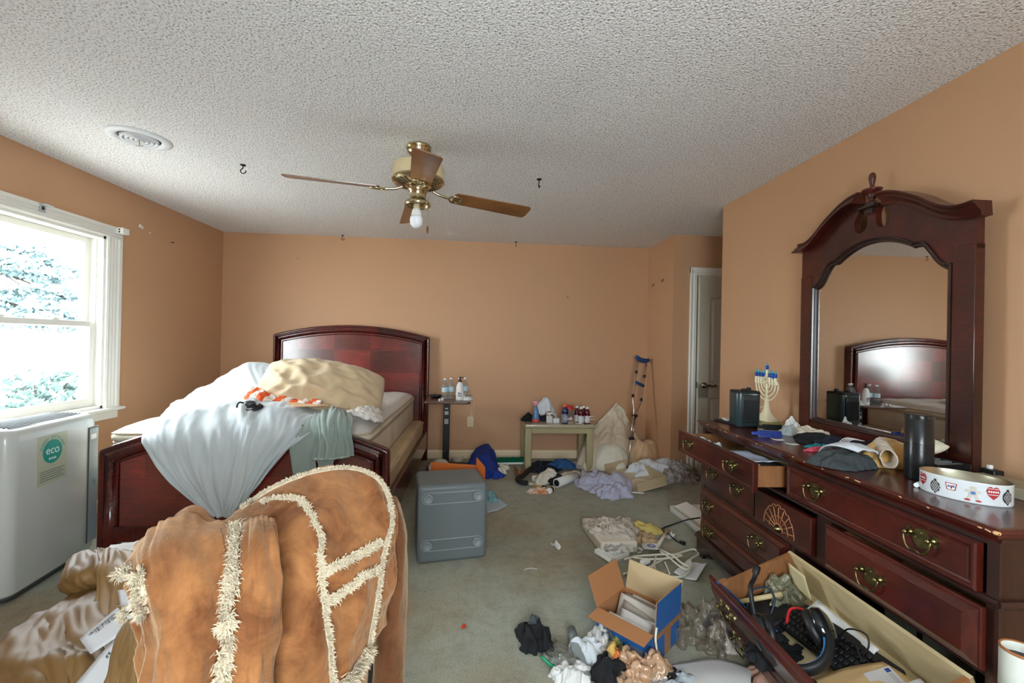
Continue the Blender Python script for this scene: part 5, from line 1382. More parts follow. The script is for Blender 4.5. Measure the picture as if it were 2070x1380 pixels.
def letters(items, mt, parent, name='lettering', ext=.0004):
    """letters as real geometry, one mesh for one line of writing"""
    me = bpy.data.meshes.new(name); bm = bmesh.new()
    for body, size, mtx in items:
        cu = bpy.data.curves.new('tmp', 'FONT'); cu.body = body; cu.size = size; cu.extrude = ext; cu.align_x = 'CENTER'; cu.align_y = 'CENTER'
        o = bpy.data.objects.new('tmp', cu); COL.objects.link(o); bpy.context.view_layer.update()
        tm = bpy.data.meshes.new_from_object(o); tm.transform(mtx); bm.from_mesh(tm)
        bpy.data.objects.remove(o); bpy.data.curves.remove(cu); bpy.data.meshes.remove(tm)
    for f in bm.faces: f.material_index = 0
    bm.to_mesh(me); bm.free(); me.materials.append(mt)
    return obj_of(name, me, parent)
def facing(p, n, up=V((0, 0, 1))):
    n = V(n).normalized(); x = V(up).cross(n).normalized(); y = n.cross(x)
    m = Matrix((x, y, n)).transposed().to_4x4(); m.translation = V(p); return m
text('G', .05, facing(c+V((.004, -.0385, .055)), (0, -1, 0)), WHI, t)
RJ = mat('juice_red', (84, 16, 26), .12, coat=.3)
def juice(c, lab):
    t = thing('juice_bottle', lab, 'bottle', c, group='juice bottles on the side table')
    M().lathe([(.027, 0), (.030, .005), (.030, .085), (.027, .092), (.029, .10), (.028, .118), (.017, .142), (.0135, .15), (.0135, .158)], c, 20).build('bottle_body', RJ, t)
    M().lathe([(.0148, .154), (.0155, .158), (.0155, .172), (.014, .175)], c, 16).build('cap', CAPW, t)
    M().lathe([(.0306, .012), (.0306, .082)], c, 20, cap0=False, cap1=False).build('label', mat('label_white', (206, 206, 204), .5), t)
juice(V((1.105, 4.555, SZ)), 'dark red juice bottle, front one of the cluster')
juice(V((1.075, 4.625, SZ)), 'dark red juice bottle nearest the clear candy bag')
juice(V((1.15, 4.635, SZ)), 'dark red juice bottle at the back of the cluster')
juice(V((1.172, 4.56, SZ)), 'dark red juice bottle at the table edge by the big pillow')
bag('candy_bag', V((1.03, 4.68, SZ)), .07, .06, .15, glassy('crinkly_clear', (226, 226, 222), dense=.3, col=(186, 170, 152), fres=1.5, rough=.12, bump=(40, .6)), 51, 'clear crinkly bag behind the sports drink bottle', 'plastic bag')
cloth('candy', V((1.02, 4.70, SZ+.13)), .04, .035, .05, mat('candy_red', (190, 34, 48), .3), 52, 'shiny red wrapped candy on top of the clear bag', 'candy', amp=.6)
cloth('cloth_scrap', V((1.005, 4.56, SZ)), .05, .035, .05, mat('taupe', (150, 130, 112), .85), 53, 'taupe crumpled cloth between sports drink and juice', 'cloth')
cloth('cloth_scrap', V((.99, 4.545, SZ+.04)), .025, .02, .035, mat('pale_pink', (214, 178, 178), .7), 54, 'pale pink scrap on the taupe cloth', 'cloth')
for k, (a, b, lab) in enumerate([((1.04, 4.52, SZ+.012), (1.12, 4.49, SZ+.006), 'white straw pointing out at the front of the side table'), ((1.12, 4.515, SZ+.045), (1.25, 4.52, SZ+.055), 'white straw wrapped round the juice bottles'), ((1.17, 4.52, SZ+.075), (1.255, 4.54, SZ+.085), 'upper white straw sticking out over the table edge')]):
    o = M().cyl(a, b, .0035, seg=8).build('straw', CAPW); tag(o, lab, 'straw', 'straws on the side table')

# crutch
tip, top = PZ(1267, 955, 0), V((1.86, 4.82, 1.19))
t = thing('crutch', 'aluminium underarm crutch with blue pads leaning in the corner', 'crutch', tip)
ALU = mat('aluminium', (196, 190, 180), .3, 1.0); RUB = mat('grey_rubber', (60, 60, 62), .7); BPAD = mat('blue_foam', (34, 74, 128), .7)
ax = (top-tip).normalized(); sd = V((.75, .45, 0)); sd = (sd-ax*sd.dot(ax)).normalized()*.5
sd = sd.normalized(); L = (top-tip).length
def CP(s, o): return tip+ax*(L*s)+sd*o
M().cyl(CP(.0, 0), CP(.05, 0), .016, .012).build('tip', RUB, t)
M().cyl(CP(.04, 0), CP(.42, 0), .010, seg=12).build('lower_tube', ALU, t)
M().cyl(CP(.27, -.014), CP(.47, -.016), .010, seg=12).cyl(CP(.27, .014), CP(.47, .016), .010, seg=12).build('middle_tube', ALU, t)
for s_ in (-1, 1):
    M().tube([CP(.44, s_*.017), CP(.50, s_*.02), CP(.57, s_*.055), CP(.64, s_*.066), CP(.95, s_*.075)], .0095, 10).build('upright', ALU, t)
    for q in (.62, .83):
        M().cyl(CP(q-.012, s_*.069), CP(q+.012, s_*.071), .015, seg=12).build('clip', HBLK, t)
M().obox(CP(.275, 0), .055, .034, .03, frame_m(V(), sd, sd.cross(ax)).to_3x3() if False else None, .006).obox(CP(.465, 0), .06, .036, .03, None, .006).build('collar', HBLK, t)
M().cyl(CP(.745, -.075), CP(.745, .075), .017, seg=14).build('hand_grip', BPAD, t)
M().tube([CP(.965, -.10), CP(.955, -.06), CP(.958, 0), CP(.972, .06), CP(.99, .10)], lambda q: .021+.006*math.sin(PI*q), 12).build('underarm_pad', BPAD, t)
# ------------------------------------------------------------------ floor, far side
F = PZ
# grey storage bin on its side
BIN = mat('bin_grey', (102, 110, 112), .45, bump=(260, .08, .002))
bA, bB = F(843, 1143), F(983, 1128)
bm_ = frame_m(bA, bB-bA, V((-(bB-bA).y, (bB-bA).x, 0)))
bw, bd_, bh = (bB-bA).length, .34, .455
t = thing('storage_bin', 'upright grey plastic storage cube with four round feet on its front face', 'storage bin', mw=bm_)
M(bm_).box(0, bw, .006, bd_, 0, bh, .022, 4).build('body', BIN, t)
BINL = mat('bin_lit_grey', (134, 142, 144), .45)  # lighter grey paints the lit edges of rails and discs
for z in (.105, bh-.075):
    m = M(bm_); P = [(.045+.0*k, 0) for k in range(0)]
    R = [(x+bw/2, z2+z) for x, z2 in rrect(bw/2-.022, .034, .033, 8)]
    m.sweep(R, [(-.003, .004), (-.003, .001), (0, -.003), (.004, -.003), (.006, .004)], lambda x, y, d: V((x, .008+d if d > 0 else .006+d, y)), closed=True)
    m.build('raised_rail', BINL, t)
    for x in (.058, bw-.058):
        M(bm_).lathe([(.030, 0), (.027, .008), (.022, .010), (.021, .007), (.002, .006)], (x, .006, z), 24, (0, -1, 0)).build('foot_disc', BINL, t)
ORNG = mat('orange_board', (190, 98, 36), .6)
o = sheet('folder', [F(958, 944, .46) if False else V((.055, 2.99, .29)), V((.085, 2.99, .45)), V((.105, 2.76, .44)), V((.10, 2.74, .30))], ORNG, 0, .004, 4)
bpy.data.objects.remove(o)
t = thing('folder', 'orange cardboard folder standing up behind the grey storage cube', 'folder', (.11, 3.05, 0))
m = M()
pts = [F(966, 1005), F(985, 985)]
fx = [PY(963, 1000, 3.05), PY(963, 924, 3.05), PY(980, 944, 3.0), PY(980, 1000, 3.0)]
m.prism([(0, 0)], lambda *a: V(), 0, 0) if False else None
def slab(name, q, th, mt, parent=None):
    q = [V(p) for p in q]; n = (q[1]-q[0]).cross(q[-1]-q[0]).normalized()*th
    m = M(); a = [m._v(p) for p in q]; b = [m._v(p+n) for p in q]; m.face(a[::-1]); m.face(b)
    for i in range(len(q)): m.face([a[i], a[(i+1) % len(q)], b[(i+1) % len(q)], b[i]])
    return m.build(name, mt, parent)
slab('cover', [V((fx[0].x, 3.07, 0)), fx[1], fx[2], V((fx[2].x, 3.0, 0))], .004, ORNG, t)
slab('back_cover', [V((fx[0].x-.33, 3.16, .0)), V((fx[0].x-.33, 3.20, .44)), V((fx[0].x, 3.1, .445)), V((fx[0].x, 3.07, .0))], .004, ORNG, t)
# box with a white curved sheet
t = thing('open_box', 'dark grey open box holding a curved white panel beside the bed rail', 'box', (-.36, 4.1, 0))
DGB = mat('dark_grey_box', (78, 74, 70), .6)
M().box(-.44, -.26, 3.98, 4.24, 0, .008).box(-.44, -.43, 3.98, 4.24, 0, .15).box(-.27, -.26, 3.98, 4.24, 0, .13).box(-.43, -.27, 3.98, 3.99, 0, .12).box(-.43, -.27, 4.23, 4.24, 0, .15).build('box_shell', DGB, t)
rows = [[V((-.42, 4.15, .16)), V((-.33, 4.16, .205)), V((-.25, 4.15, .18)), V((-.20, 4.13, .06))], [V((-.42, 4.08, .15)), V((-.33, 4.08, .19)), V((-.24, 4.08, .15)), V((-.18, 4.06, .03))], [V((-.40, 4.0, .13)), V((-.32, 4.0, .15)), V((-.24, 4.0, .10)), V((-.17, 3.98, .01))]]
patch('panel', rows, 14, 20, mat('ivory_panel', (206, 200, 186), .5), t, (), .006)
# blue bag, socks, brush
RBLUE = mat('royal_blue', (22, 54, 140), .75, bump=(60, .4, .006), var=(7, .35))
t = thing('tote_bag', 'royal blue fabric bag slumped on the floor by the far wall', 'bag', F(978, 955))
rows = [[PY(945, 940, 4.62), PY(955, 920, 4.70), PY(968, 905, 4.74), PY(985, 900, 4.76), PY(998, 912, 4.74)], [PY(942, 952, 4.45), PY(958, 936, 4.5), PY(973, 920, 4.52), PY(990, 915, 4.55), PY(1002, 928, 4.6)], [PY(948, 962, 4.35), PY(966, 952, 4.36), PY(982, 940, 4.36), PY(998, 938, 4.4), PY(1008, 945, 4.5)], [PY(968, 968, 4.26), PY(980, 964, 4.22), PY(994, 958, 4.22), PY(1006, 956, 4.3), PY(1014, 955, 4.4)]]
patch('bag_body', rows, 40, 40, RBLUE, t, [(4, 3, .02, 3, True), (9, 7, .008, 5, True)], .01)
cloth('flap', (.17, 4.32, 0), .15, .08, .08, RBLUE, 61, None, None, -.7).parent = None
o = bpy.data.objects['flap']; o.parent = t; o.matrix_parent_inverse = WM[t].inverted()
cloth('sock', (.245, 4.40, 0), .07, .06, .075, mat('cream_knit', (206, 198, 184), .9, bump=(200, .4, .003)), 63, 'balled cream sock lying against the blue bag', 'sock', .6, lump=.4, amp=.3)
c = V((.36, 4.72, .0))
t = thing('scrub_brush', 'white scrub brush with dense green bristles lying by the side table leg', 'brush', c)
bmx = Matrix.Translation(c) @ Matrix.Rotation(.06, 4, 'Z')
M(bmx).box(-.16, .17, -.025, .03, .006, .028, .008, 2).build('body', CAPW, t)
m = M(bmx); rn = random.Random(6)
for k in range(700):
    x, y = rn.uniform(-.13, .16), rn.uniform(-.02, .025); m.cyl((x, y, .028), (x+rn.uniform(-.008, .008), y+rn.uniform(-.008, .008), .075), .002, .0012, 4, False)
m.build('bristle', mat('bristle_green', (20, 104, 74), .5), t)
def paper(name, q, mt, lab, cat='paper', grp=None, curl=.01, wav=.01, seed=0, th=.0012):
    o = sheet(name, [V(p)+V((0, 0, .003)) for p in q], mt, curl, th, 12, None, seed, wav); return tag(o, lab, cat, grp)
BRNP = mat('brown_wrapper', (150, 92, 64), .5)
paper('wrapper', [F(1038, 952), F(1062, 950), F(1060, 962), F(1040, 966)], BRNP, 'brown food wrapper by the front leg of the side table', 'wrapper', curl=.05, wav=.03)
paper('paper_scrap', [F(1005, 944), F(1026, 943), F(1030, 951), F(1008, 953)], PAPER, 'white paper scrap between the blue bag and the scrub brush', curl=.03, wav=.02, seed=2)
cloth('tissue', (.30, 4.55, 0), .06, .05, .05, mat('tissue_cream', (214, 206, 190), .9), 65, 'cream tissue below the green scrub brush', 'tissue', amp=.6)
paper('magazine', [F(980, 1010), F(1000, 1004), F(1028, 1023), F(984, 1040)], stripes('magazine_print', (206, 210, 208), (96, 128, 150), 60, 1), 'white and blue magazine page on the carpet beside the grey cube', 'magazine', curl=.01, wav=.006)
bag('plastic_bag', F(990, 1012), .07, .06, .09, glassy('cyan_bag', (190, 226, 230), dense=.5, col=(150, 190, 196), fres=1.45, rough=.15, bump=(30, .5)), 67, 'pale cyan plastic bag half hidden by the grey cube', 'plastic bag')
REM = mat('remote_grey', (150, 152, 148), .4)
ra, rb = F(797, 1146), F(812, 1133)
rm_ = frame_m((ra+rb)/2, rb-ra, V((-(rb-ra).y, (rb-ra).x, 0)))
t = thing('remote_control', 'grey remote control with a dark screen on the carpet beside the coat', 'remote', mw=rm_)
M(rm_).box(-.07, .07, -.02, .02, 0, .014, .004).build('body', REM, t)
M(rm_).box(.015, .055, -.014, .014, .0142, .0152).build('screen', HBLK, t)
m = M(rm_)
for i in range(4):
    for j in range(3): m.box(-.058+i*.016, -.048+i*.016, -.013+j*.010, -.006+j*.010, .0142, .0160)
m.build('button', WHI, t)
# items under the overbed table
paper('leaflet', [F(915, 928), F(938, 926), F(935, 936), F(917, 938)], PAPER, 'small white leaflets on the base of the overbed table', 'paper', curl=.03, wav=.02, seed=5)

# pile of bedding in the corner
COM = mat('comforter_cream', (214, 200, 176), .7, bump=(40, .25, .008), sheen=.3)
COM2 = mat('comforter_tan', (206, 176, 138), .7, bump=(40, .25, .008), sheen=.3)
PIL2 = mat('pillow_ivory', (212, 208, 190), .7, bump=(60, .2, .005), sheen=.3)
t = None
rows = [
 [PY(1172, 925, 4.915), PY(1190, 880, 4.920), PY(1217, 845, 4.915), PY(1243, 817, 4.915), PY(1254, 820, 4.915), PY(1270, 850, 4.915), PY(1288, 890, 4.915), PY(1300, 930, 4.930)],
 [PY(1171, 935, 4.840), PY(1188, 890, 4.900), PY(1214, 856, 4.915), PY(1240, 836, 4.915), PY(1256, 840, 4.915), PY(1276, 868, 4.915), PY(1296, 905, 4.930), PY(1306, 938, 4.930)],
 [PY(1171, 945, 4.700), PY(1184, 905, 4.720), PY(1208, 880, 4.760), PY(1236, 868, 4.800), PY(1258, 872, 4.820), PY(1280, 890, 4.820), PY(1298, 915, 4.820), PY(1308, 942, 4.820)],
 [PY(1178, 950, 4.600), PY(1186, 925, 4.560), PY(1206, 905, 4.580), PY(1232, 896, 4.660), PY(1258, 900, 4.700), PY(1282, 912, 4.700), PY(1298, 928, 4.700), PY(1308, 944, 4.700)],
 [F(1180, 952), F(1190, 952), F(1206, 950), F(1230, 948), F(1256, 946), F(1280, 945), F(1296, 944), F(1306, 944)],
]
o = patch('comforter', rows, 70, 70, COM, None, [(5, 4, .035, 5, True), (11, 8, .012, 7, True)], .02); tag(o, 'cream comforter heaped to a peak against the far wall', 'comforter')
o = heap('floor_pillow', F(1232, 944), .25, .18, .27, PIL2, 6, -.1, 2.0, .12, None, 2.6, .2, .06); tag(o, 'ivory pillow slumped at the front of the cream comforter', 'pillow')
o = heap('floor_pillow', F(1302, 946)+V((.05, .15, 0)), .19, .17, .30, COM2, 9, .3, 2.2, .2, None, 2.8, .2, .1); tag(o, 'tan rounded pillow at the crutch side of the comforter', 'pillow')
# shirts near the door
WSH = mat('white_cotton', (206, 210, 214), .8, bump=(60, .3, .005), sheen=.2)
GSH = mat('grey_print_cloth', (164, 158, 154), .8, bump=(70, .4, .005), var=(30, .4))
LAV = mat('lavender_cloth', (176, 176, 196), .8, bump=(60, .3, .005), sheen=.2)
cloth('shirt', F(1318, 962), .28, .19, .20, WSH, 71, 'white shirt bundled on the carpet at the foot of the crutch', 'shirt', -.2, lump=.35, amp=.3)
cloth('shirt', F(1366, 968), .20, .15, .19, GSH, 73, 'grey patterned cloth bundled in front of the door', 'shirt', .1, amp=.6, folds=3.2)
cloth('shirt', F(1212, 985), .24, .22, .15, LAV, 75, 'lavender shirt crumpled in front of the cardboard tray', 'shirt', .2, 'lavender clothes', amp=.5, folds=3)
cloth('shirt', F(1243, 1000), .17, .12, .12, LAV, 79, 'lavender cloth bundle nearest the camera beside the tray', 'shirt', .5, 'lavender clothes', amp=.5, folds=3)
# cardboard tray
KR = mat('kraft_card', (186, 166, 132), .75); KRW = mat('kraft_pale', (206, 192, 164), .75)
a, b, c, d = F(1225, 950), F(1238, 938, .05), F(1306, 972, .05), F(1294, 992)
t = thing('cardboard_tray', 'shallow pale cardboard tray lying in front of the crutch', 'tray', F(1262, 970))
a, b, c, d = F(1224, 955), V(F(1236, 945)), V(F(1308, 978)), F(1290, 996)
b = a+(b-a); ux = (d-a).normalized(); L1 = (d-a).length; uy = V((-ux.y, ux.x, 0)); W1_ = .30
tr = frame_m(a, ux, uy) @ Matrix.Rotation(math.radians(10), 4, 'X')
M(tr).box(0, L1, 0, W1_, 0, .004).build('bottom', KRW, t)
for bx in ((0, L1, 0, .004, .004, .02), (0, L1, W1_-.004, W1_, .004, .09), (0, .004, 0, W1_, .004, .085), (L1-.004, L1, 0, W1_, .004, .085)):
    M(tr).box(*bx).build('side_flap', KR, t)
slab('corner_flap', [tr @ V((L1*.62, .02, .006)), tr @ V((L1*.98, .05, .01)), tr @ V((L1*.98, .20, .05)), tr @ V((L1*.70, .10, .05))], .003, KRW, t)
o = M().cyl(F(1278, 996)+V((0, 0, .006)), F(1302, 998)+V((0, 0, .006)), .006, seg=8).build('stick', CAPW); tag(o, 'thin white stick on the carpet beyond the cardboard tray', 'stick')
# clutter below the side table
BSTR = mat('black_foam', (26, 26, 28), .7)
o = M().tube([F(1122, 936, .03), F(1100, 935, .05), F(1086, 938, .06), F(1072, 948, .04), F(1058, 960, .03), F(1047, 968, .03), F(1053, 974, .03), F(1066, 976, .03)], .027, 10, 8, flat=.75).build('padded_strap', BSTR); tag(o, 'bent black padded strap in front of the side table', 'strap')
cloth('shirt', F(1100, 950), .17, .14, .10, NAVY, 81, 'navy-black cloth at the base of the pile below the side table', 'shirt', 0, 'clothes below the side table')
cloth('shirt', F(1135, 952)+V((0, 0, .05)), .15, .08, .09, mat('mid_blue_cloth', (30, 76, 124), .8, bump=(60, .4, .005)), 83, 'mid-blue cloth on top of the pile below the side table', 'shirt', -.3, 'clothes below the side table', amp=.55)
cloth('shirt', F(1108, 972), .16, .09, .11, mat('off_white_cloth', (206, 200, 184), .85, bump=(60, .3, .005)), 85, 'off-white cloth with black patches in front of the pile', 'shirt', .15, 'clothes below the side table', amp=.5)
cloth('shoe', F(1095, 970), .06, .05, .10, BLKC, 86, 'black patch of cloth at the strap side of the off-white one', 'cloth', .2, 'clothes below the side table')
cloth('shoe', F(1125, 976), .09, .055, .09, BLKC, 87, 'black cloth folded beside the white cardboard tube', 'cloth', .5, 'clothes below the side table')
cloth('shirt', F(1162, 962), .14, .08, .05, mat('cream_cloth', (210, 200, 178), .85), 89, 'flat cream cloth between the pile and the lavender shirt', 'shirt', -.3, 'clothes below the side table')
paper('paper_sheet', [F(1068, 978), F(1105, 976), F(1106, 981), F(1070, 983)], PAPER, 'white paper strip at the front of the pile', 'paper', 'papers on the carpet')
paper('paper_bag', [F(1120, 934), F(1178, 933), F(1184, 943), F(1166, 950)], mat('lilac_paper', (198, 192, 200), .8), 'flat lilac-white paper bag under the side table', 'paper bag', curl=.02, wav=.02, seed=7)
pa, pb = F(1125, 985)+V((0, 0, .04)), F(1165, 970)+V((0, 0, .04))
t = thing('cardboard_tube', 'white rolled tube with a dark hollow end in front of the pile', 'tube', F(1145, 978))
m = M(); m.cyl(pa, pb, .04, seg=20); m.build('roll', PAPER, t)
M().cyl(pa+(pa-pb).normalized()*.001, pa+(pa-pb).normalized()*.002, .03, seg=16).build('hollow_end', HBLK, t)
o = M().lathe([(.03, 0), (.032, .06), (.026, .075), (.026, .085)], pb+V((.03, .02, -.01)), 16, (pb-pa).normalized()).build('clear_cup', CLEAR); tag(o, 'clear plastic cup at the far end of the rolled tube', 'cup')
pa, pb = F(1110, 998)+V((0, 0, .026)), F(1124, 988)+V((0, 0, .026))
t = thing('pill_bottle', 'dark brown bottle with a white cap lying on the carpet', 'bottle', F(1117, 992))
ax_ = (pb-pa).normalized()
M().lathe([(.024, .022), (.026, .026), (.026, .085), (.02, .09)], pa, 18, ax_).build('bottle_body', mat('brown_glass', (52, 32, 26), .2, coat=.3), t)
M().lathe([(.024, 0), (.025, .003), (.025, .022)], pa, 18, ax_).build('cap', CAPW, t)
M().lathe([(.0265, .05), (.0265, .072)], pa, 18, ax_, cap0=False, cap1=False).build('label', PAPERW, t)
t = thing('marker_pen', 'yellow marker with a dark cap in front of the clothes pile', 'pen', F(1090, 982))
pa, pb = F(1077, 982)+V((0, 0, .008)), F(1104, 986)+V((0, 0, .008))
M().cyl(pa, pa.lerp(pb, .72), .008, seg=10).build('barrel', mat('pen_yellow', (206, 166, 90), .5), t); M().cyl(pa.lerp(pb, .7), pb, .009, .007, 10).build('cap', HBLK, t)
cloth('tissue', F(1090, 995), .09, .06, .045, mat('stained_tissue', (222, 208, 194), .9, second=(196, 128, 84), var=(9, .05)), 91, 'white tissue with orange stains beside the yellow marker', 'tissue', amp=.6)

# ------------------------------------------------------------------ floor, right of centre
WBX = mat('white_box', (206, 206, 200), .6)
t = thing('file_box', 'flat white box with loose folders behind the dresser foot', 'box', F(1390, 1040))
q = [F(1355, 1022), F(1372, 1014), V((1.95, 3.32, 0)), V((1.72, 2.82, 0))]
a, b = F(1354, 1034), F(1422, 1088); ux = (b-a).normalized(); uy = V((-ux.y, ux.x, 0)); bxm = frame_m(a, ux, uy)
L_ = (b-a).length
M(bxm).box(0, L_, 0, .34, 0, .012).box(0, L_, 0, .006, 0, .05).box(0, .006, 0, .34, 0, .05).box(L_-.006, L_, 0, .34, 0, .05).box(0, L_, .334, .34, 0, .05).build('box_shell', WBX, t)
slab('flap', [bxm @ V((.03, .02, .052)), bxm @ V((L_, .04, .052)), bxm @ V((L_, .14, .08)), bxm @ V((.03, .12, .085))], .003, mat('white_card', (222, 222, 216), .6), t)
slab('folder_sheet', [bxm @ V((.02, .14, .055)), bxm @ V((L_-.02, .16, .055)), bxm @ V((L_-.02, .33, .06)), bxm @ V((.02, .33, .06))], .003, PAPER, t)
m = M(bxm)
for k in range(6): m.box(.02, L_-.02, .03+k*.012, .036+k*.012, .012, .048)
m.build('folder_edge', PAPERW, t)
BCORD = mat('black_cord', (24, 24, 26), .5)
t = thing('power_cord', 'black power cord with a plug running out from the white box', 'cord', F(1360, 1075))
M().tube([F(1416, 1046, .07), F(1390, 1050, .05), F(1360, 1060, .012), F(1339, 1068, .005), F(1342, 1074, .005), F(1352, 1080, .005), F(1366, 1092, .005), F(1378, 1099, .005)], .005, 6).build('cable', BCORD, t)
M().cyl(F(1376, 1098)+V((0, 0, .01)), F(1383, 1102)+V((0, 0, .012)), .011, .014, 10).cyl(F(1382, 1100)+V((0, 0, .012)), F(1387, 1101)+V((0, 0, .012)), .003, seg=6).cyl(F(1382, 1103)+V((0, 0, .012)), F(1387, 1105)+V((0, 0, .012)), .003, seg=6).build('plug', BCORD, t)
# bubble-wrapped package
t = thing('foam_package', 'white foam-wrapped package with torn plastic lying on the carpet', 'package', F(1250, 1090))
pk = frame_m(F(1215, 1122), F(1290, 1118)-F(1215, 1122), F(1193, 1072)-F(1215, 1122)); pw_ = (F(1290, 1118)-F(1215, 1122)).length
FOAM = mat('foam_white', (216, 206, 190), .6, bump=(60, .3, .006), sss=.1)
M(pk).box(0, pw_, 0, .40, 0, .075, .016, 3).build('block', FOAM, t)
o = heap('torn_plastic', pk @ V((pw_*.55, .22, .07)), .15, .17, .055, glassy('cling_film', (248, 246, 242), dense=.5, col=(230, 222, 210), fres=1.5, rough=.1, bump=(30, .7)), 93, .4, 5, .8, t, 2.2, .5, .3)
m = M(pk); rn = random.Random(9)
for k in range(26):
    x = rn.uniform(.02, pw_+.03); m.obox((x, -.004-rn.uniform(0, .012), rn.uniform(.01, .065)), .03, .006, .012, Matrix.Rotation(rn.uniform(-1.5, 1.5), 3, 'Y') @ Matrix.Rotation(rn.uniform(-.6, .6), 3, 'Z'), .002, 1)
m.build('shredded_fill', mat('shred_grey', (170, 166, 156), .6), t); bpy.data.objects['shredded_fill']['kind'] = 'stuff'
cloth('glove', F(1292, 1072), .16, .06, .07, mat('yellow_glove', (196, 174, 98), .7, bump=(60, .3, .005)), 95, 'yellow-green work glove lying behind the foam package', 'glove', -.25, amp=.4)
cloth('paper_wad', F(1300, 1092), .10, .10, .06, mat('brown_paper', (176, 148, 112), .8), 97, 'crumpled brown paper beside the foam package', 'paper', .3, amp=.6)
# white plastic tray and insert
t = thing('plastic_insert', 'white moulded plastic insert tray between package and cardboard box', 'tray', F(1238, 1130))
im = frame_m(F(1236, 1138), F(1278, 1122)-F(1236, 1138), V((-.3, 1, 0)))
M(im).box(0, .16, 0, .14, 0, .006).box(0, .16, 0, .008, 0, .03, .002, 1).box(0, .16, .132, .14, 0, .03, .002, 1).box(0, .008, 0, .14, 0, .03).box(.152, .16, 0, .14, 0, .03).box(.02, .14, .05, .075, .006, .03, .004).box(.02, .14, .09, .11, .006, .03, .004).build('tray_body', PLAST, t)
slab('tab', [F(1201, 1122)+V((0, 0, .02)), F(1208, 1117)+V((0, 0, .03)), F(1240, 1133)+V((0, 0, .03)), F(1232, 1141)+V((0, 0, .015))], .004, PLAST, t)
# white cords
WC = mat('white_cord', (216, 210, 192), .45)
def loop(name, pts, r, lab, mt=WC, grp='white cords on the carpet', cat='cord'):
    o = M().tube([F(x, y, z) for x, y, z in pts], r, 7, 8).build(name, mt); return tag(o, lab, cat, grp)
loop('extension_cord', [(1260, 1160, .01), (1300, 1152, .02), (1340, 1130, .012), (1372, 1118, .01), (1402, 1110, .01), (1412, 1120, .01), (1396, 1130, .02), (1398, 1145, .01), (1388, 1160, .012), (1372, 1166, .01), (1345, 1164, .01)], .007, 'thick white cord looping out towards the dresser foot')
loop('extension_cord', [(1330, 1108, .01), (1342, 1114, .025), (1362, 1124, .035), (1376, 1136, .03), (1390, 1144, .02), (1394, 1148, .02), (1384, 1150, .02), (1366, 1138, .03), (1350, 1124, .03), (1334, 1114, .02)], .006, 'white cord doubled over in a long loop beside the emblem card')
loop('extension_cord', [(1262, 1130, .02), (1285, 1124, .03), (1310, 1122, .03), (1345, 1120, .03), (1380, 1122, .02), (1350, 1128, .03), (1310, 1130, .03), (1280, 1126, .03)], .006, 'flat bundle of beige cord behind the cardboard box flaps')
loop('extension_cord', [(1290, 1158, .01), (1306, 1148, .02), (1318, 1144, .02), (1325, 1150, .02), (1312, 1158, .02), (1322, 1140, .03), (1326, 1126, .03), (1322, 1160, .01)], .006, 'short tangled white cord close to the cardboard box')
loop('extension_cord', [(1344, 1136, .02), (1350, 1150, .01), (1354, 1160, .01)], .005, 'short straight white cord end near the plain paper')
t = thing('adapter', 'white oval cord adapter lying among the white cords', 'adapter', F(1305, 1142))
M().obox(F(1304, 1142)+V((0, 0, .02)), .07, .035, .03, Matrix.Rotation(.5, 3, 'Z'), .012, 3).build('body', PLAST, t)
t = thing('emblem_card', 'white card with a round blue emblem lying on the cords', 'card', F(1318, 1113))
q = [F(1302, 1120)+V((0, 0, .035)), F(1330, 1122)+V((0, 0, .035)), F(1332, 1108)+V((0, 0, .03)), F(1302, 1107)+V((0, 0, .03))]
slab('card', q, .002, PAPER, t)
cc = (q[0]+q[1]+q[2]+q[3])/4; nrm = (q[1]-q[0]).cross(q[3]-q[0]).normalized(); em = facing(cc+nrm*.003, nrm, V((0, 1, .1)))
EMB = mat('emblem_blue', (44, 70, 140), .5)
M(em).lathe([(.027, 0), (.027, .0006)], seg=28).build('emblem', EMB, t)
m = M(em); m.lathe([(.022, .0007), (.020, .0009)], seg=28, cap0=False, cap1=False)
for a_ in (0, 2.1, 4.2): m.tube([V((.012*math.cos(a_), .012*math.sin(a_), .001)), V((0, .003, .001)), V((.012*math.cos(a_+1), .012*math.sin(a_+1), .001))], .0014, 4, 3)
m.build('emblem_mark', WHI, t)
paper('paper_sheet', [F(1362, 1162), F(1408, 1178), F(1430, 1142), F(1392, 1134)], PAPER, 'plain white sheet of paper lying by the dresser plinth', 'paper', 'papers on the carpet', .012, .006, 3)
paper('paper_scrap', [F(1343, 1088), F(1356, 1078), F(1366, 1084), F(1352, 1094)], PAPER, 'white rounded scrap between the rod and the black plug', 'paper', 'papers on the carpet', .01, .01, 5)
o = M().cyl(F(1330, 1106)+V((0, 0, .011)), F(1350, 1074)+V((0, 0, .011)), .011, seg=10).build('rod', mat('pale_rod', (206, 198, 182), .5)); tag(o, 'pale plastic rod lying beyond the emblem card', 'rod')
paper('paper_scrap', [F(1113, 1101), F(1124, 1099), F(1136, 1110), F(1124, 1113)], PAPER, 'small white paper scrap alone on the open carpet', 'paper', 'papers on the carpet', .015, .02, 6)
o = M().obox(F(937, 1268)+V((0, 0, .006)), .026, .012, .012, Matrix.Rotation(.8, 3, 'Z'), .004).build('candy', mat('candy_orange_red', (206, 62, 30), .35)); tag(o, 'tiny orange-red candy on the open carpet', 'candy')
o = M().tube([F(1060, 1151, .003), F(1072, 1148, .006), F(1086, 1150, .003)], .002, 5).build('twist_tie', PAPER); tag(o, 'tiny pale twist tie on the open carpet', 'tie')

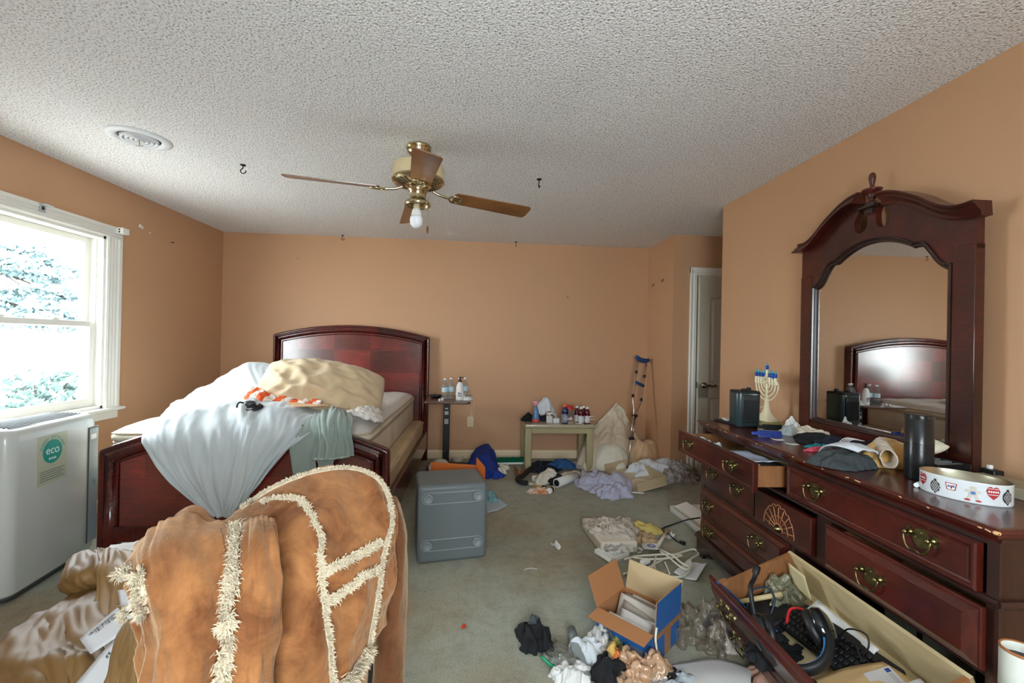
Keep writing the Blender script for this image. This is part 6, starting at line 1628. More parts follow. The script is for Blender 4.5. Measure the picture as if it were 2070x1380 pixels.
# cardboard box with papers
KB = mat('kraft_box', (170, 118, 76), .75, bump=(200, .1, .002)); BLUB = mat('box_blue', (38, 90, 150), .5)
bhh = .125
rA, rB, rC, rD = [PZ(x, y, bhh) for x, y in ((1322, 1286), (1378, 1237), (1265, 1184), (1208, 1229))]
ux = ((rB-rA)+(rC-rD)).normalized(); uy = V((-ux.y, ux.x, 0)); bl, bwid = (rB-rA).length, ((rD-rA).length+(rC-rB).length)/2
cb = frame_m(V((rA.x, rA.y, 0)), ux, uy)
t = thing('cardboard_box', 'open blue-and-brown cardboard box full of mail on the carpet', 'box', mw=cb)
th_ = .005
m = M(cb)
m.box(0, bl, 0, bwid, 0, th_)
m.build('bottom', KB, t)
def wall(nm, x0, x1, y0, y1, outax):
    m = M(cb); m.box(x0, x1, y0, y1, 0, bhh)
    m.bm.faces.ensure_lookup_table()
    for f in m.bm.faces:
        n = f.calc_center_median(); l = cb.inverted() @ n
        if outax[0] == 'x' and abs(l.x-outax[1]) < 1e-4 or outax[0] == 'y' and abs(l.y-outax[1]) < 1e-4: f.material_index = 1
    return m.build(nm, [KB, BLUB], t)
wall('side_wall', 0, th_, 0, bwid, ('x', 0)); wall('side_wall', bl-th_, bl, 0, bwid, ('x', bl)); wall('side_wall', th_, bl-th_, 0, th_, ('y', 0)); wall('side_wall', th_, bl-th_, bwid-th_, bwid, ('y', bwid))
def flap(nm, p, q, d, drop, mat_in, mat_out):
    """flap hinged on the edge p-q of the rim, folding along d"""
    p, q, d = V(p), V(q), V(d); n = (q-p).cross(d).normalized()*th_*.8
    m = M(cb); a = [m._v(x) for x in (p, q, q+d, p+d)]; b = [m._v(x+n) for x in (p, q, q+d, p+d)]
    m.cur = 0; m.face(a); m.cur = 1; m.face(b[::-1]); m.cur = 0
    for i in range(4): m.face([a[i], a[(i+1) % 4], b[(i+1) % 4], b[i]])
    m.build(nm, [mat_in, mat_out], t)
KBP = mat('kraft_pale_inside', (186, 164, 126), .75)
flap('flap', (0, bwid-.004, bhh), (0, 0.004, bhh), (-.075, .0, -.008), 0, KB, BLUB)
flap('flap', (bl, .004, bhh), (bl, bwid-.004, bhh), (.03, .0, .125), 0, KBP, BLUB)
flap('flap', (bl-.004, bwid, bhh), (.004, bwid, bhh), (.0, .05, .12), 0, KB, BLUB)
flap('flap', (.004, 0, bhh), (bl-.004, 0, bhh), (.0, -.004, .135), 0, KB, BLUB)
M(cb).box(bl*.40, bl*.62, -.0012, 0, .0, bhh).box(0, bl, -.0014, -.0002, bhh*.78, bhh).build('packing_tape', mat('tape_brown', (150, 104, 66), .35), t)
MAIL = [mat('mail_a', (196, 190, 180), .8), mat('mail_b', (176, 170, 164), .8), mat('mail_c', (206, 206, 204), .8), mat('mail_d', (150, 140, 128), .8)]
rn = random.Random(12)
labs = ['nearest the fold-down flap', 'second behind the flap', 'third behind the flap', 'fourth behind the flap', 'fifth behind the flap', 'sixth behind the flap', 'seventh behind the flap', 'next to the back wall of the box', 'against the back wall of the box']
for k in range(9):
    x = .012+k*(bl-.03)/9; lean = rn.uniform(-.35, -.15); h = rn.uniform(.085, .12)
    a_ = rn.uniform(.02, .06); b_ = bwid-rn.uniform(.02, .12)
    q = [cb @ V((x, a_, .008)), cb @ V((x, b_, .008)), cb @ V((x+lean*-.18, b_, h+rn.uniform(-.01, .02))), cb @ V((x+lean*-.18, a_, h+rn.uniform(-.02, .01)))]
    o = sheet('envelope', q, MAIL[k % 4], .006, .003, 8, None, k, .006); tag(o, 'envelope in the cardboard box, '+labs[k], 'envelope', 'mail in the cardboard box')
o = sheet('note_sheet', [cb @ V((bl*.35, .01, .05)), cb @ V((bl*.75, .01, .05)), cb @ V((bl*.8, .02, .17)), cb @ V((bl*.4, .015, .16))], mat('mint_paper', (176, 206, 196), .8), .006, .001, 6); tag(o, 'pale mint paper sticking up in the corner of the cardboard box', 'paper')
o = M().tube([cb @ V((.01, -.006, .16)), cb @ V((-.01, -.012, .12)), cb @ V((-.008, -.02, .07)), cb @ V((-.02, -.03, .03)), cb @ V((.0, -.05, .006))], .0045, 7).build('extension_cord', WC); tag(o, 'white cable hanging down the near corner of the cardboard box', 'cord')
text('mail', .05, facing(cb @ V((-.0015, bwid*.62, .13)), cb.to_3x3() @ V((-1, 0, 0))), WHI, t) if False else None

# foreground floor clutter
SMOKE = glassy('grey_bag', (240, 236, 230), dense=.12, col=(206, 196, 180), fres=1.6, rough=.1, bump=(24, 1.0))
bag('plastic_bag', F(1418, 1285), .15, .13, .19, SMOKE, 101, 'big clear grey plastic bag beside the cardboard box', 'plastic bag', .4, 3.4, .6, peak=1.6)
PEACH = glassy('peach_bag', (244, 222, 200), dense=.5, col=(246, 204, 164), fres=1.8, rough=.12, bump=(24, .8))
bag('plastic_bag', F(1286, 1366), .12, .09, .10, PEACH, 103, 'peach-orange plastic bag in front of the cardboard box', 'plastic bag', .2, 4.2, .7)
cloth('sock', F(1080, 1298), .075, .085, .10, BLKC, 105, 'black sock bundle alone on the open carpet', 'sock', .5, 'socks on the carpet', amp=.5)
cloth('sock', F(1082, 1290)+V((.0, .01, .055)), .028, .045, .05, mat('dark_grey_sock', (74, 82, 84), .9), 106, 'grey sock tip poking out of the black bundle', 'sock', .3, 'socks on the carpet')
VAC = mat('vacuum_grey', (136, 144, 142), .45)
t = thing('vacuum_nozzle', 'long grey vacuum crevice nozzle lying on the carpet', 'nozzle', F(1168, 1320))
va, vb = F(1155, 1272, .03), F(1182, 1372, .012)
M().tube([va, va.lerp(vb, .3)], .02, 14, 1).build('collar', mat('vacuum_dark', (104, 112, 112), .45), t)
vd = (vb-va).normalized(); vs_ = V((vd.y, -vd.x, 0)).normalized()
rs = []
for s_, w_, h_ in ((.2, .018, .018), (.35, .022, .016), (.7, .024, .015), (.98, .026, .014), (1.0, .022, .004)):
    c_ = va.lerp(vb, s_); rs.append([c_+vs_*(w_*x)+V((0, 0, h_*z)) for x, z in ((-1, -.8), (1, -.8), (1, .4), (.5, 1), (-.5, 1), (-1, .4))])
M().rings(rs, smooth=False).build('body', VAC, t)
t = thing('zip_bag', 'clear zip bag with a green zip strip on the carpet beside the grey nozzle', 'plastic bag', F(1140, 1325))
ZB = glassy('zip_plastic', (236, 240, 238), dense=.16, col=(206, 206, 200), fres=1.5, rough=.1, bump=(20, .7))
rows = [[F(1122, 1290, .01), F(1132, 1300, .03), F(1160, 1318, .02), F(1178, 1325, .03)], [F(1108, 1312, .01), F(1130, 1322, .05), F(1155, 1332, .04), F(1176, 1340, .02)], [F(1096, 1326, .008), F(1115, 1340, .02), F(1136, 1352, .02), F(1160, 1362, .01)]]
patch('bag_film', rows, 26, 26, ZB, t, [(5, 5, .018, 3, True)], .0015)
M().tube([F(1095, 1327, .01), F(1112, 1342, .014), F(1130, 1354, .012), F(1150, 1363, .008)], .0065, 8).build('zip_strip', mat('zip_green', (24, 150, 104), .4), t)
cloth('sock', F(1196, 1325), .06, .08, .08, RIB, 111, 'white ribbed sock with its cuff by the grey nozzle', 'sock', .7, 'socks on the carpet', amp=.35)
cloth('sock', F(1215, 1335), .06, .06, .06, mat('heel_grey', (160, 156, 148), .9), 112, 'grey-heeled sock lying against the white ribbed one', 'sock', .2, 'socks on the carpet')
cloth('sock', F(1212, 1302), .045, .10, .08, WKN, 113, 'long white sock leaning on the blue side of the box', 'sock', -.3, 'socks on the carpet', amp=.35)
cloth('sock', F(1224, 1296), .035, .05, .095, mat('slate_sock', (92, 94, 98), .9), 114, 'slate grey sock toe against the blue box', 'sock', -.3, 'socks on the carpet')
YEL = mat('yellow_cloth', (216, 176, 96), .8, bump=(60, .3, .005))
cloth('dust_cloth', F(1238, 1335), .055, .075, .07, YEL, 115, 'yellow dust cloth folded beside the white sock', 'cloth', -.5, amp=.45)
cloth('wrapper', F(1243, 1342)+V((0, 0, .035)), .022, .03, .03, mat('wrapper_orange', (228, 120, 50), .4), 116, 'small orange wrapper on the yellow cloth', 'wrapper')
cloth('wrapper', F(1248, 1306), .05, .06, .05, mat('olive_wrapper', (168, 164, 92), .4, var=(20, .5)), 117, 'olive-yellow wrapper between white sock and blue box', 'wrapper', amp=.6)
t = thing('plastic_case', 'clear plastic case lying in front of the blue box', 'case', F(1262, 1335))
pcm = frame_m(F(1250, 1345), F(1290, 1338)-F(1250, 1345), V((0, 1, 0)))
M(pcm).box(0, .12, 0, .05, 0, .04, .004).build('case_shell', glassy('case_plastic', (226, 224, 216), dense=.3, col=(190, 180, 160), fres=1.5), t)
M(pcm).box(.01, .11, .008, .042, .004, .018, .002).build('case_content', TAN, t)
cloth('sock', F(1232, 1368), .065, .075, .09, BLKC, 119, 'black sock heap beside the peach bag', 'sock', 0, 'socks on the carpet')
cloth('sock', F(1350, 1374), .07, .05, .05, BLKC, 121, 'flat black sock between peach bag and big white sheet', 'sock', .2, 'socks on the carpet')
cloth('sock', F(1365, 1390), .10, .05, .045, mat('pale_grey_cloth', (168, 176, 182), .85), 123, 'pale grey cloth at the front edge by the flat black sock', 'cloth', .2)
paper('paper_sheet', [F(1352, 1364), F(1400, 1420), F(1524, 1400), F(1512, 1362)], PAPER, 'big blank white sheet lying in the foreground', 'paper', 'papers on the carpet', .0, .004, 8)
o = bpy.data.objects[[x.name for x in bpy.data.objects if x.get('label') == 'big blank white sheet lying in the foreground'][0]]; bpy.data.objects.remove(o)
rows = [[F(1350, 1345, .004), F(1400, 1336, .006), F(1440, 1331, .01), F(1480, 1338, .012), F(1519, 1352, .02)], [F(1345, 1362, .004), F(1400, 1362, .02), F(1440, 1360, .03), F(1485, 1362, .03), F(1518, 1370, .03)], [F(1345, 1382, .004), F(1400, 1392, .02), F(1445, 1396, .03), F(1485, 1400, .03), F(1518, 1406, .02)], [F(1380, 1420, .004), F(1420, 1425, .008), F(1455, 1430, .008), F(1490, 1435, .008), F(1518, 1440, .006)]]
o = patch('paper_sheet', rows, 16, 20, PAPER, None, (), .0015); tag(o, 'big blank white sheet lying in the foreground', 'paper', 'papers on the carpet')
cloth('tissue', F(1150, 1376), .085, .06, .06, mat('tissue_bright', (222, 224, 222), .9), 125, 'white tissue at the front beside the zip bag', 'tissue', .2, amp=.6)
cloth('tissue', F(1545, 1378), .05, .06, .06, mat('pink_tan_cloth', (176, 136, 120), .8), 127, 'pinkish brown cloth under the tipped drawer', 'cloth', .2)
cloth('paper_wad', F(1475, 1298), .07, .10, .09, mat('pale_wrap', (196, 186, 176), .6), 129, 'pale wrapping paper wad beside the tipped drawer', 'paper', .2, amp=.6)
cloth('cap', F(1452, 1268), .06, .06, .06, BLKC, 131, 'black cloth tucked by the corner of the tipped drawer', 'cloth', .2)
o = M().tube([F(1468, 1302, .06), F(1470, 1312, .02), F(1480, 1316, .006), F(1490, 1308, .012), F(1496, 1300, .03)], .004, 6).build('extension_cord', WC); tag(o, 'thin cream cord beside the tipped drawer', 'cord')

# ------------------------------------------------------------------ inside the tipped drawer
def lie(u, y, z=0): return DB(u, y, z)
DBM = DRF
KEY = mat('keyboard_black', (24, 25, 27), .5)
t = thing('keyboard', 'black computer keyboard lying in the tipped drawer', 'keyboard', mw=DBM)
km = DBM @ Matrix.Translation((1.06, .20, .03)) @ Matrix.Rotation(.10, 4, 'Z')
M(km).box(-.03, .36, -.05, .10, 0, .022, .006).build('body', KEY, t)
KC = mat('key_black', (32, 33, 35), .45)
kp = M(km).box(-.008, .008, -.0075, .0075, 0, .008, .002, 1).build('key', KC, t)
first = True
for i in range(18):
    for j in range(5):
        p_ = V((-.015+i*.0205, -.037+j*.0245, .022))
        o = kp if first else kp.copy()
        if not first: COL.objects.link(o)
        o.matrix_parent_inverse = WM[t].inverted() @ km @ Matrix.Translation(p_) @ km.inverted(); first = False
# headset
t = thing('headset', 'black over-ear headset with red and blue accents in the tipped drawer', 'headset', DB(1.16, .10, .05))
hm = DBM @ Matrix.Translation((1.19, .13, .125)) @ Matrix.Scale(1.25, 4) @ Matrix.Rotation(math.radians(66), 4, 'Z') @ Matrix.Rotation(math.radians(20), 4, 'X')
EARP = mat('ear_leather', (26, 26, 28), .45, bump=(60, .4, .004)); CUPP = mat('cup_gloss', (16, 22, 26), .15, coat=.6)
for s_ in (-1, 1):
    c_ = V((s_*.075, 0, .0)); axn = V((s_, .0, .25)).normalized()
    cup = M(hm).lathe([(.030, -.012), (.048, -.006), (.052, .006), (.046, .022), (.03, .030), (.002, .033)], c_, 28, axn, sx=1, sy=1).build('ear_cup', CUPP, t)
    m = M(hm); q_ = V((0, 0, 1)).rotation_difference(axn)
    m.tube([c_+q_ @ V((.038*math.cos(a_), .038*math.sin(a_), -.014)) for a_ in [2*PI*k/18 for k in range(18)]], .014, 10, 2, True); m.build('ear_pad', EARP, t)
m = M(hm); m.tube([V((.088*math.cos(a_), -.105*math.sin(a_)-.02 if True else 0, .02+.02*math.sin(a_))) for a_ in [PI*k/14 for k in range(15)]], .010, 8, 3, flat=1.8); m.build('headband', KEY, t)
m = M(hm); m.tube([V((.076*math.cos(a_), -.094*math.sin(a_)-.02, .022+.02*math.sin(a_))) for a_ in [PI*k/14 for k in range(15)]], .004, 6, 3); m.build('band_lining', mat('band_blue', (60, 130, 190), .5), t)
M(hm).tube([V((-.085, .03, .02)), V((-.07, .09, .07)), V((-.05, .13, .06)), V((-.03, .165, .065))], lambda q: .007+.004*(q > .8), 8).build('microphone_arm', KEY, t)
REDC = mat('red_cable', (206, 40, 44), .45); BLC = mat('blue_cable', (34, 72, 126), .45); DBC = mat('dark_blue_cable', (26, 44, 66), .45)
def dl(name, pts, r, mt, lab, grp=None):
    o = M().tube([DB(*p) for p in pts], r, 7, 8).build(name, mt); return tag(o, lab, 'cable', grp)
dl('cable', [(1.10, .16, .08), (1.11, .19, .13), (1.15, .22, .14), (1.20, .23, .12), (1.22, .22, .08)], .005, REDC, 'red cable arching behind the headset', 'cables in the tipped drawer')
dl('cable', [(.91, .02, .20), (.91, .05, .15), (.92, .09, .06), (.96, .10, .03), (1.02, .11, .03), (1.08, .12, .05)], .0042, BLC, 'dark blue cable hanging over the drawer side', 'cables in the tipped drawer')
dl('cable', [(.93, .08, .03), (.90, .14, .09), (.93, .20, .11), (.98, .20, .09), (1.0, .15, .05), (1.02, .11, .03)], .0038, DBC, 'blue-grey cable standing in a loop at the drawer end', 'cables in the tipped drawer')
dl('cable', [(.92, .05, .02), (.98, .06, .035), (1.04, .08, .04), (1.10, .07, .06), (1.06, .05, .05), (1.0, .08, .03), (1.07, .12, .06)], .004, BLC, 'blue cable tangled between the black box and headset', 'cables in the tipped drawer')
dl('cable', [(1.06, .24, .04), (1.10, .27, .09), (1.15, .28, .10), (1.20, .26, .06)], .003, BCORD, 'thin black cable arching over the papers at the drawer back', 'cables in the tipped drawer')
dl('cable', [(1.22, .26, .05), (1.26, .29, .11), (1.32, .31, .12), (1.33, .28, .08), (1.28, .24, .065), (1.25, .26, .06), (1.30, .27, .09), (1.34, .25, .065)], .0028, BCORD, 'thin black cable coiled above the keyboard', 'cables in the tipped drawer')
dl('cable', [(1.28, .06, .04), (1.34, .08, .07), (1.38, .05, .06), (1.40, .01, .05), (1.39, -.02, .03)], .004, BCORD, 'black cable crossing the manila folder', 'cables in the tipped drawer')
t = thing('mouse', 'black computer mouse behind the headset', 'mouse', DB(1.20, .24, .05))
mm2 = DBM @ Matrix.Translation((1.19, .225, .06))
m = M(mm2); m.rings([[V((x*s, y*s, z)) for x, y in rrect(.03, .05, .026)] for z, s in ((0, .92), (.012, 1), (.026, .88), (.034, .6), (.036, .2))]); m.build('body', KEY, t)
M(mm2).cyl((-.004, .03, .034), (.004, .03, .034), .008, seg=10).build('wheel', GREY, t)
o = M(DBM @ Matrix.Translation((.955, .12, .005)) @ Matrix.Rotation(.15, 4, 'Z')).box(-.07, .10, -.09, .11, 0, .05, .006).build('electronics_box', KEY); tag(o, 'flat black electronics box in the end of the tipped drawer', 'box')
cloth('pouch', DB(1.12, .06, 0), .12, .075, .07, BLKC, 143, 'black cloth pouch below the headset in the tipped drawer', 'pouch', .2)
o = M(DBM @ Matrix.Translation((1.02, .10, .055))).lathe([(.016, 0), (.016, .005), (.013, .007)], seg=16).build('grey_button', GREY); tag(o, 'small grey disc on the black electronics box', 'disc')
bag('foil_bag', DB(.93, .25, .03), .08, .07, .10, glassy('foil', (210, 210, 190), dense=.5, col=(150, 150, 120), fres=1.8, rough=.15, bump=(30, .9)), 141, 'shiny clear bag in the far corner of the tipped drawer', 'plastic bag')
o = sheet('card', [DB(.90, .32, .05), DB(1.02, .32, .04), DB(1.02, .33, .155), DB(.93, .33, .165)], mat('cream_card', (206, 194, 150), .7), .0, .0015, 6); tag(o, 'cream card leaning at the back of the tipped drawer', 'card')
o = M().cyl(DB(.885, .06, .07), DB(.97, .24, .085), .010, seg=10).build('ruler', mat('pale_wood', (196, 176, 130), .5)); tag(o, 'pale wooden stick across the end of the tipped drawer', 'stick')
o = sheet('paper_sheet', [DB(1.05, .22, .03), DB(1.32, .27, .03), DB(1.32, .335, .05), DB(1.05, .335, .06)], PAPER, .008, .0015, 8, None, 3, .006); tag(o, 'white paper at the back of the tipped drawer', 'paper', 'papers in the tipped drawer')
o = sheet('paper_sheet', [DB(1.46, .26, .072), DB(1.575, .25, .068), DB(1.575, .325, .068), DB(1.47, .33, .072)], PAPER, .006, .0012, 8, None, 4, .004); tag(o, 'white paper under the addressed envelope', 'paper', 'papers in the tipped drawer')
t = thing('manila_folder', 'tan manila envelope lying at the near end of the tipped drawer', 'envelope', DB(1.45, .10, .05))
MAN = mat('manila', (200, 168, 118), .7)
rows = [[DB(1.37, .30, .062), DB(1.44, .31, .066), DB(1.51, .31, .066), DB(1.575, .30, .056)], [DB(1.34, .20, .064), DB(1.42, .20, .070), DB(1.50, .20, .070), DB(1.575, .19, .06)], [DB(1.31, .06, .05), DB(1.39, .06, .056), DB(1.48, .06, .056), DB(1.575, .06, .05)]]
patch('envelope_body', rows, 12, 16, MAN, t, (), .006)
em = DBM @ Matrix.Translation((1.478, .235, .0745)) @ Matrix.Rotation(math.radians(-8), 4, 'Z')
t = thing('letter', 'white addressed envelope with stamp and blue logo on the manila envelope', 'envelope', mw=em)
M(em).box(-.09, .10, -.032, .05, 0, .0015).build('paper', mat('letter_white', (196, 194, 190), .7), t)
M(em).box(-.084, -.070, .030, .044, .0015, .002).build('logo', EMB, t)
M(em).box(.072, .094, .024, .046, .0015, .002).build('stamp', mat('stamp_brown', (70, 46, 36), .5), t)
M(em).box(.078, .087, .030, .040, .002, .0023).build('stamp_head', mat('stamp_tan', (206, 160, 120), .5), t)
m = M(em)
for k in range(5): m.box(-.03, .045-.008*(k % 3), -.004-k*.006, -.0015-k*.006, .0015, .0019)
for k in range(3): m.box(-.066, -.02, .040-k*.005, .042-k*.005, .0015, .0019)
m.build('address_line', GRI, t)
# drawer below is visible through the opening: pale boxes in the dark carcass
o = M(DM).box(1.10, 1.20, .22, .40, .14, .33, .004).build('storage_box', mat('pale_green_box', (150, 156, 134), .6)); tag(o, 'pale greenish box standing inside the dresser behind the tipped drawer', 'box', 'boxes inside the dresser')
o = M(DM).box(1.25, 1.42, .22, .40, .14, .31, .004).build('storage_box', mat('pale_green_box', (150, 156, 134), .6)); tag(o, 'wider pale box inside the dresser, nearer its front corner', 'box', 'boxes inside the dresser')
# mug in the near corner
jc = PY(2068, 1345, .80); 
t = thing('mug', 'white glazed pot with a brown rim in the very corner beside the dresser', 'mug', jc)
GLZ = mat('glaze_cream', (206, 210, 200), .25, coat=.5)
jr = .034; jz = jc.z
M().lathe([(.029, -.055), (jr, -.05), (jr*.99, -.01), (jr*1.0, .028)], jc, 32, cap1=False).lathe([(jr*.9, .03), (jr*.88, -.0), (.001, -.01)], jc, 32, cap0=False).build('pot_body', GLZ, t)
M().lathe([(jr*1.0, .027), (jr*1.01, .031), (jr*.95, .033), (jr*.9, .029)], jc, 32, cap0=False, cap1=False).build('rim', mat('rim_brown', (150, 94, 54), .4), t)
M().lathe([(jr*.88, .012), (.001, .0125)], jc, 32, cap0=False).build('wick_well', mat('well_dark', (40, 34, 32), .5), t)
# the stand that carries the pot
st = thing('plant_stand', 'dark wooden stand under the glazed pot', 'stand', (jc.x, jc.y, 0))
M().lathe([(.028, jz-.075), (.030, jz-.07), (.030, jz-.06), (.028, jz-.0555)], (jc.x, jc.y, 0), 28).build('stand_top', DARKW, st)
M().lathe([(.10, 0), (.10, .015), (.03, .03), (.02, .10), (.018, jz-.10), (.026, jz-.075)], (jc.x, jc.y, 0), 24).build('stand_post', DARKW, st)
# ------------------------------------------------------------------ portable air conditioner
ACW = mat('ac_white', (196, 200, 196), .28, coat=.3); ACG = mat('ac_grey', (140, 154, 158), .35); ACD = mat('ac_dark', (62, 64, 64), .5)
pa, pb = V((-2.195, 2.27, 0)), V((-2.268, 2.858, 0))
ux = (pb-pa).normalized(); uy = V((-ux.y, ux.x, 0)); al = (pb-pa).length; aw = .42; ah = .80
am = frame_m(pa, ux, uy)         # x runs away from the camera along the visible side, y towards the window wall
t = thing('air_conditioner', 'white portable air conditioner with an eco sticker standing below the window', 'air conditioner', mw=am)
P0 = [(al/2+x, aw/2+y) for x, y in rrect(al/2, aw/2, .055, 6)]
m = M(am); rs = []
for z, s in ((.035, .96), (.05, 1.0), (.45, 1.0), (ah-.06, 1.0), (ah-.03, .985), (ah-.01, .955), (ah, .90)):
    rs.append([V((al/2+(x-al/2)*s, aw/2+(y-aw/2)*s, z+(.045*(math.cos((y/aw-.35)*2.2)) if z > ah-.07 else 0))) for x, y in P0])
m.rings(rs); m.build('body', ACW, t)
m = M(am); m.rings([[V((al/2+(x-al/2)*.93, aw/2+(y-aw/2)*.93, z)) for x, y in P0] for z in (.012, .04)]); m.build('base', ACD, t)
for x in (.07, al-.07):
    for y in (.07, aw-.07): M(am).cyl((x, y-.012, .014), (x, y+.012, .014), .014, seg=12).build('caster', ACD, t)
m = M(am)
def topz(y): return ah+.045*math.cos((y/aw-.35)*2.2)
for k in range(9):
    y = .05+k*.020; m.obox((al*.48, y, topz(y)+.002), al*.78, .008, .006, None, .002)
m.build('top_grille', ACD, t)
M(am).obox((al*.45, .30, topz(.30)+.002), .20, .10, .006, Matrix.Rotation(-.12, 3, 'X'), .003).build('control_panel', mat('panel_blue_grey', (150, 170, 178), .3), t)
m = M(am); m.box(al-.085, al-.012, -.004, .004, .08, ah-.05, .003); m.build('side_strip', ACG, t)
M(am).box(al-.09, al-.087, -.005, .004, .08, ah-.045).box(al-.09, al-.008, -.005, .004, ah-.048, ah-.042).build('strip_edge', ACD, t)
M(am).box(al-.075, al-.03, -.0055, -.003, ah-.115, ah-.085, .002).build('strip_badge', CAPW, t)
m = M(am); m.tube([(al-.05+.018*math.cos(q)*(1-.1*q), -.005, .42+.03*math.sin(q)*(1-.1*q)) for q in [k*.5 for k in range(14)]], .003, 5, 2); m.build('cord_hook', ACG, t)
# eco sticker
st = M(am).box(.15, .345, -.0012, .0, .52, .775).build('eco_sticker', mat('sticker_clear_tan', (186, 190, 168), .35), t)
GRN = mat('eco_green', (36, 152, 138), .4); WHT2 = mat('print_white', (228, 236, 232), .4)
m = M(am @ Matrix.Translation((.247, -.0012, .685)) @ Matrix.Rotation(PI/2, 4, 'X')); m.lathe([(.062, 0), (.062, .0008)], seg=36); m.build('eco_disc', GRN, st)
acm = lambda x, z: am @ Matrix.Translation((x, -.0024, z)) @ Matrix.Rotation(PI/2, 4, 'X')
letters([('eco', .060, acm(.247, .692)), ('R410A', .018, acm(.247, .648))], WHT2, st)
def arc_text(s, r, a0, a1, size):
    L = []
    for k, ch in enumerate(s):
        a = a0+(a1-a0)*k/(len(s)-1)
        if ch != ' ': L.append((ch, size, am @ Matrix.Translation((.247+r*math.cos(a), -.0015, .685+r*math.sin(a))) @ Matrix.Rotation(PI/2, 4, 'X') @ Matrix.Rotation(a-PI/2, 4, 'Z')))
    letters(L, GRN, st)
arc_text('ENERGY EFFICIENT', .074, math.radians(165), math.radians(15), .020)
m = M(am)
for k in range(5): m.box(.17, .33-.015*(k % 2), -.0020, -.0012, .538+k*.012, .542+k*.012)
m.build('print_line', mat('print_grey', (110, 130, 124), .5), st)
M(am).box(.245, .25, -.004, -.001, .05, .08)

# ------------------------------------------------------------------ chair with the sheepskin coat
def suede(name, c0, c1):
    m = bpy.data.materials.new(name); m.use_nodes = True; nt = m.node_tree; nd = nt.nodes; lk = nt.links; b = nd['Principled BSDF']
    b.inputs['Roughness'].default_value = .9; b.inputs['Sheen Weight'].default_value = .5; b.inputs['Specular IOR Level'].default_value = .15; b.inputs['Sheen Tint'].default_value = lin((255, 220, 180))
    tc = nd.new('ShaderNodeTexCoord'); n = nd.new('ShaderNodeTexNoise'); n.inputs['Scale'].default_value = 9; n.inputs['Detail'].default_value = 7; n.inputs['Roughness'].default_value = .65; n.inputs['Distortion'].default_value = .8
    lk.new(tc.outputs['Object'], n.inputs['Vector'])
    r = nd.new('ShaderNodeValToRGB'); r.color_ramp.elements[0].position = .32; r.color_ramp.elements[1].position = .66
    r.color_ramp.elements[0].color = lin(c0); r.color_ramp.elements[1].color = lin(c1); lk.new(n.outputs['Fac'], r.inputs[0]); lk.new(r.outputs[0], b.inputs['Base Color'])
    n2 = nd.new('ShaderNodeTexNoise'); n2.inputs['Scale'].default_value = 180; n2.inputs['Detail'].default_value = 4; lk.new(tc.outputs['Object'], n2.inputs['Vector'])
    bp = nd.new('ShaderNodeBump'); bp.inputs['Strength'].default_value = .25; bp.inputs['Distance'].default_value = .004; lk.new(n2.outputs['Fac'], bp.inputs['Height'])
    bp2 = nd.new('ShaderNodeBump'); bp2.inputs['Strength'].default_value = .35; bp2.inputs['Distance'].default_value = .02; lk.new(n.outputs['Fac'], bp2.inputs['Height']); lk.new(bp.outputs[0], bp2.inputs['Normal'])
    lk.new(bp2.outputs[0], b.inputs['Normal']); MATS[name] = m; return m
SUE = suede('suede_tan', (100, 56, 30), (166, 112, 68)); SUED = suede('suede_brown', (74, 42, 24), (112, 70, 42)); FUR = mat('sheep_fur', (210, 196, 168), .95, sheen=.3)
cb0, cb1 = V((-.52, .98, 0)), V((-.26, 1.26, 0))
cu = (cb1-cb0).normalized(); cn = V((-cu.y, cu.x, 0))      # seat lies along cn
chm = frame_m(cb0, cu, cn); cl = (cb1-cb0).length
t = thing('dining_chair', 'wooden dining chair carrying the tan sheepskin coat', 'chair', mw=chm)
for x in (0, cl): M(chm).box(x-.018, x+.018, -.018, .018, 0, .88, .004).build('leg', DARKW, t); 
for x in (-.0, cl): M(chm).box(x-.018, x+.018, .38, .416, 0, .44, .004).build('leg', DARKW, t)
M(chm).box(-.02, cl+.02, .0, .42, .44, .475, .01).build('seat', DARKW, t)
M(chm).box(-.0, cl, -.012, .012, .80, .88, .008).box(0, cl, -.01, .01, .62, .67, .004).build('backrest', DARKW, t)

coat = thing('sheepskin_coat', 'tan suede sheepskin coat with cream fur seams draped over the chair back', 'coat', (-.4, 1.05, 0))
R0 = [(262, 1150, 1.06), (300, 1110, 1.12), (350, 1085, 1.16), (400, 1075, 1.18), (455, 1085, 1.20), (505, 1060, 1.24), (560, 1020, 1.28), (630, 995, 1.32), (700, 980, 1.36), (750, 985, 1.36), (783, 1015, 1.33), (796, 1060, 1.28)]
R1 = [(258, 1145, .97), (296, 1085, 1.0), (350, 1046, 1.04), (400, 1034, 1.06), (452, 1052, 1.07), (500, 1023, 1.11), (560, 986, 1.15), (630, 961, 1.20), (700, 950, 1.25), (750, 963, 1.26), (784, 998, 1.25), (797, 1050, 1.22)]
R2 = [(257, 1175, .90), (296, 1130, .90), (350, 1098, .92), (402, 1090, .94), (455, 1098, .96), (505, 1075, .99), (560, 1048, 1.02), (628, 1030, 1.06), (700, 1025, 1.11), (754, 1038, 1.15), (787, 1062, 1.18), (798, 1092, 1.18)]
R3 = [(272, 1228, .86), (306, 1200, .84), (352, 1175, .85), (403, 1168, .87), (462, 1165, .89), (508, 1150, .905), (556, 1140, .95), (626, 1120, .97), (698, 1115, 1.02), (752, 1120, 1.08), (782, 1135, 1.13), (795, 1150, 1.16)]
R4 = [(281, 1300, .83), (310, 1290, .80), (352, 1278, .80), (400, 1270, .82), (456, 1265, .85), (505, 1255, .855), (550, 1250, .90), (622, 1235, .92), (688, 1228, .96), (738, 1225, 1.02), (766, 1228, 1.08), (781, 1232, 1.13)]
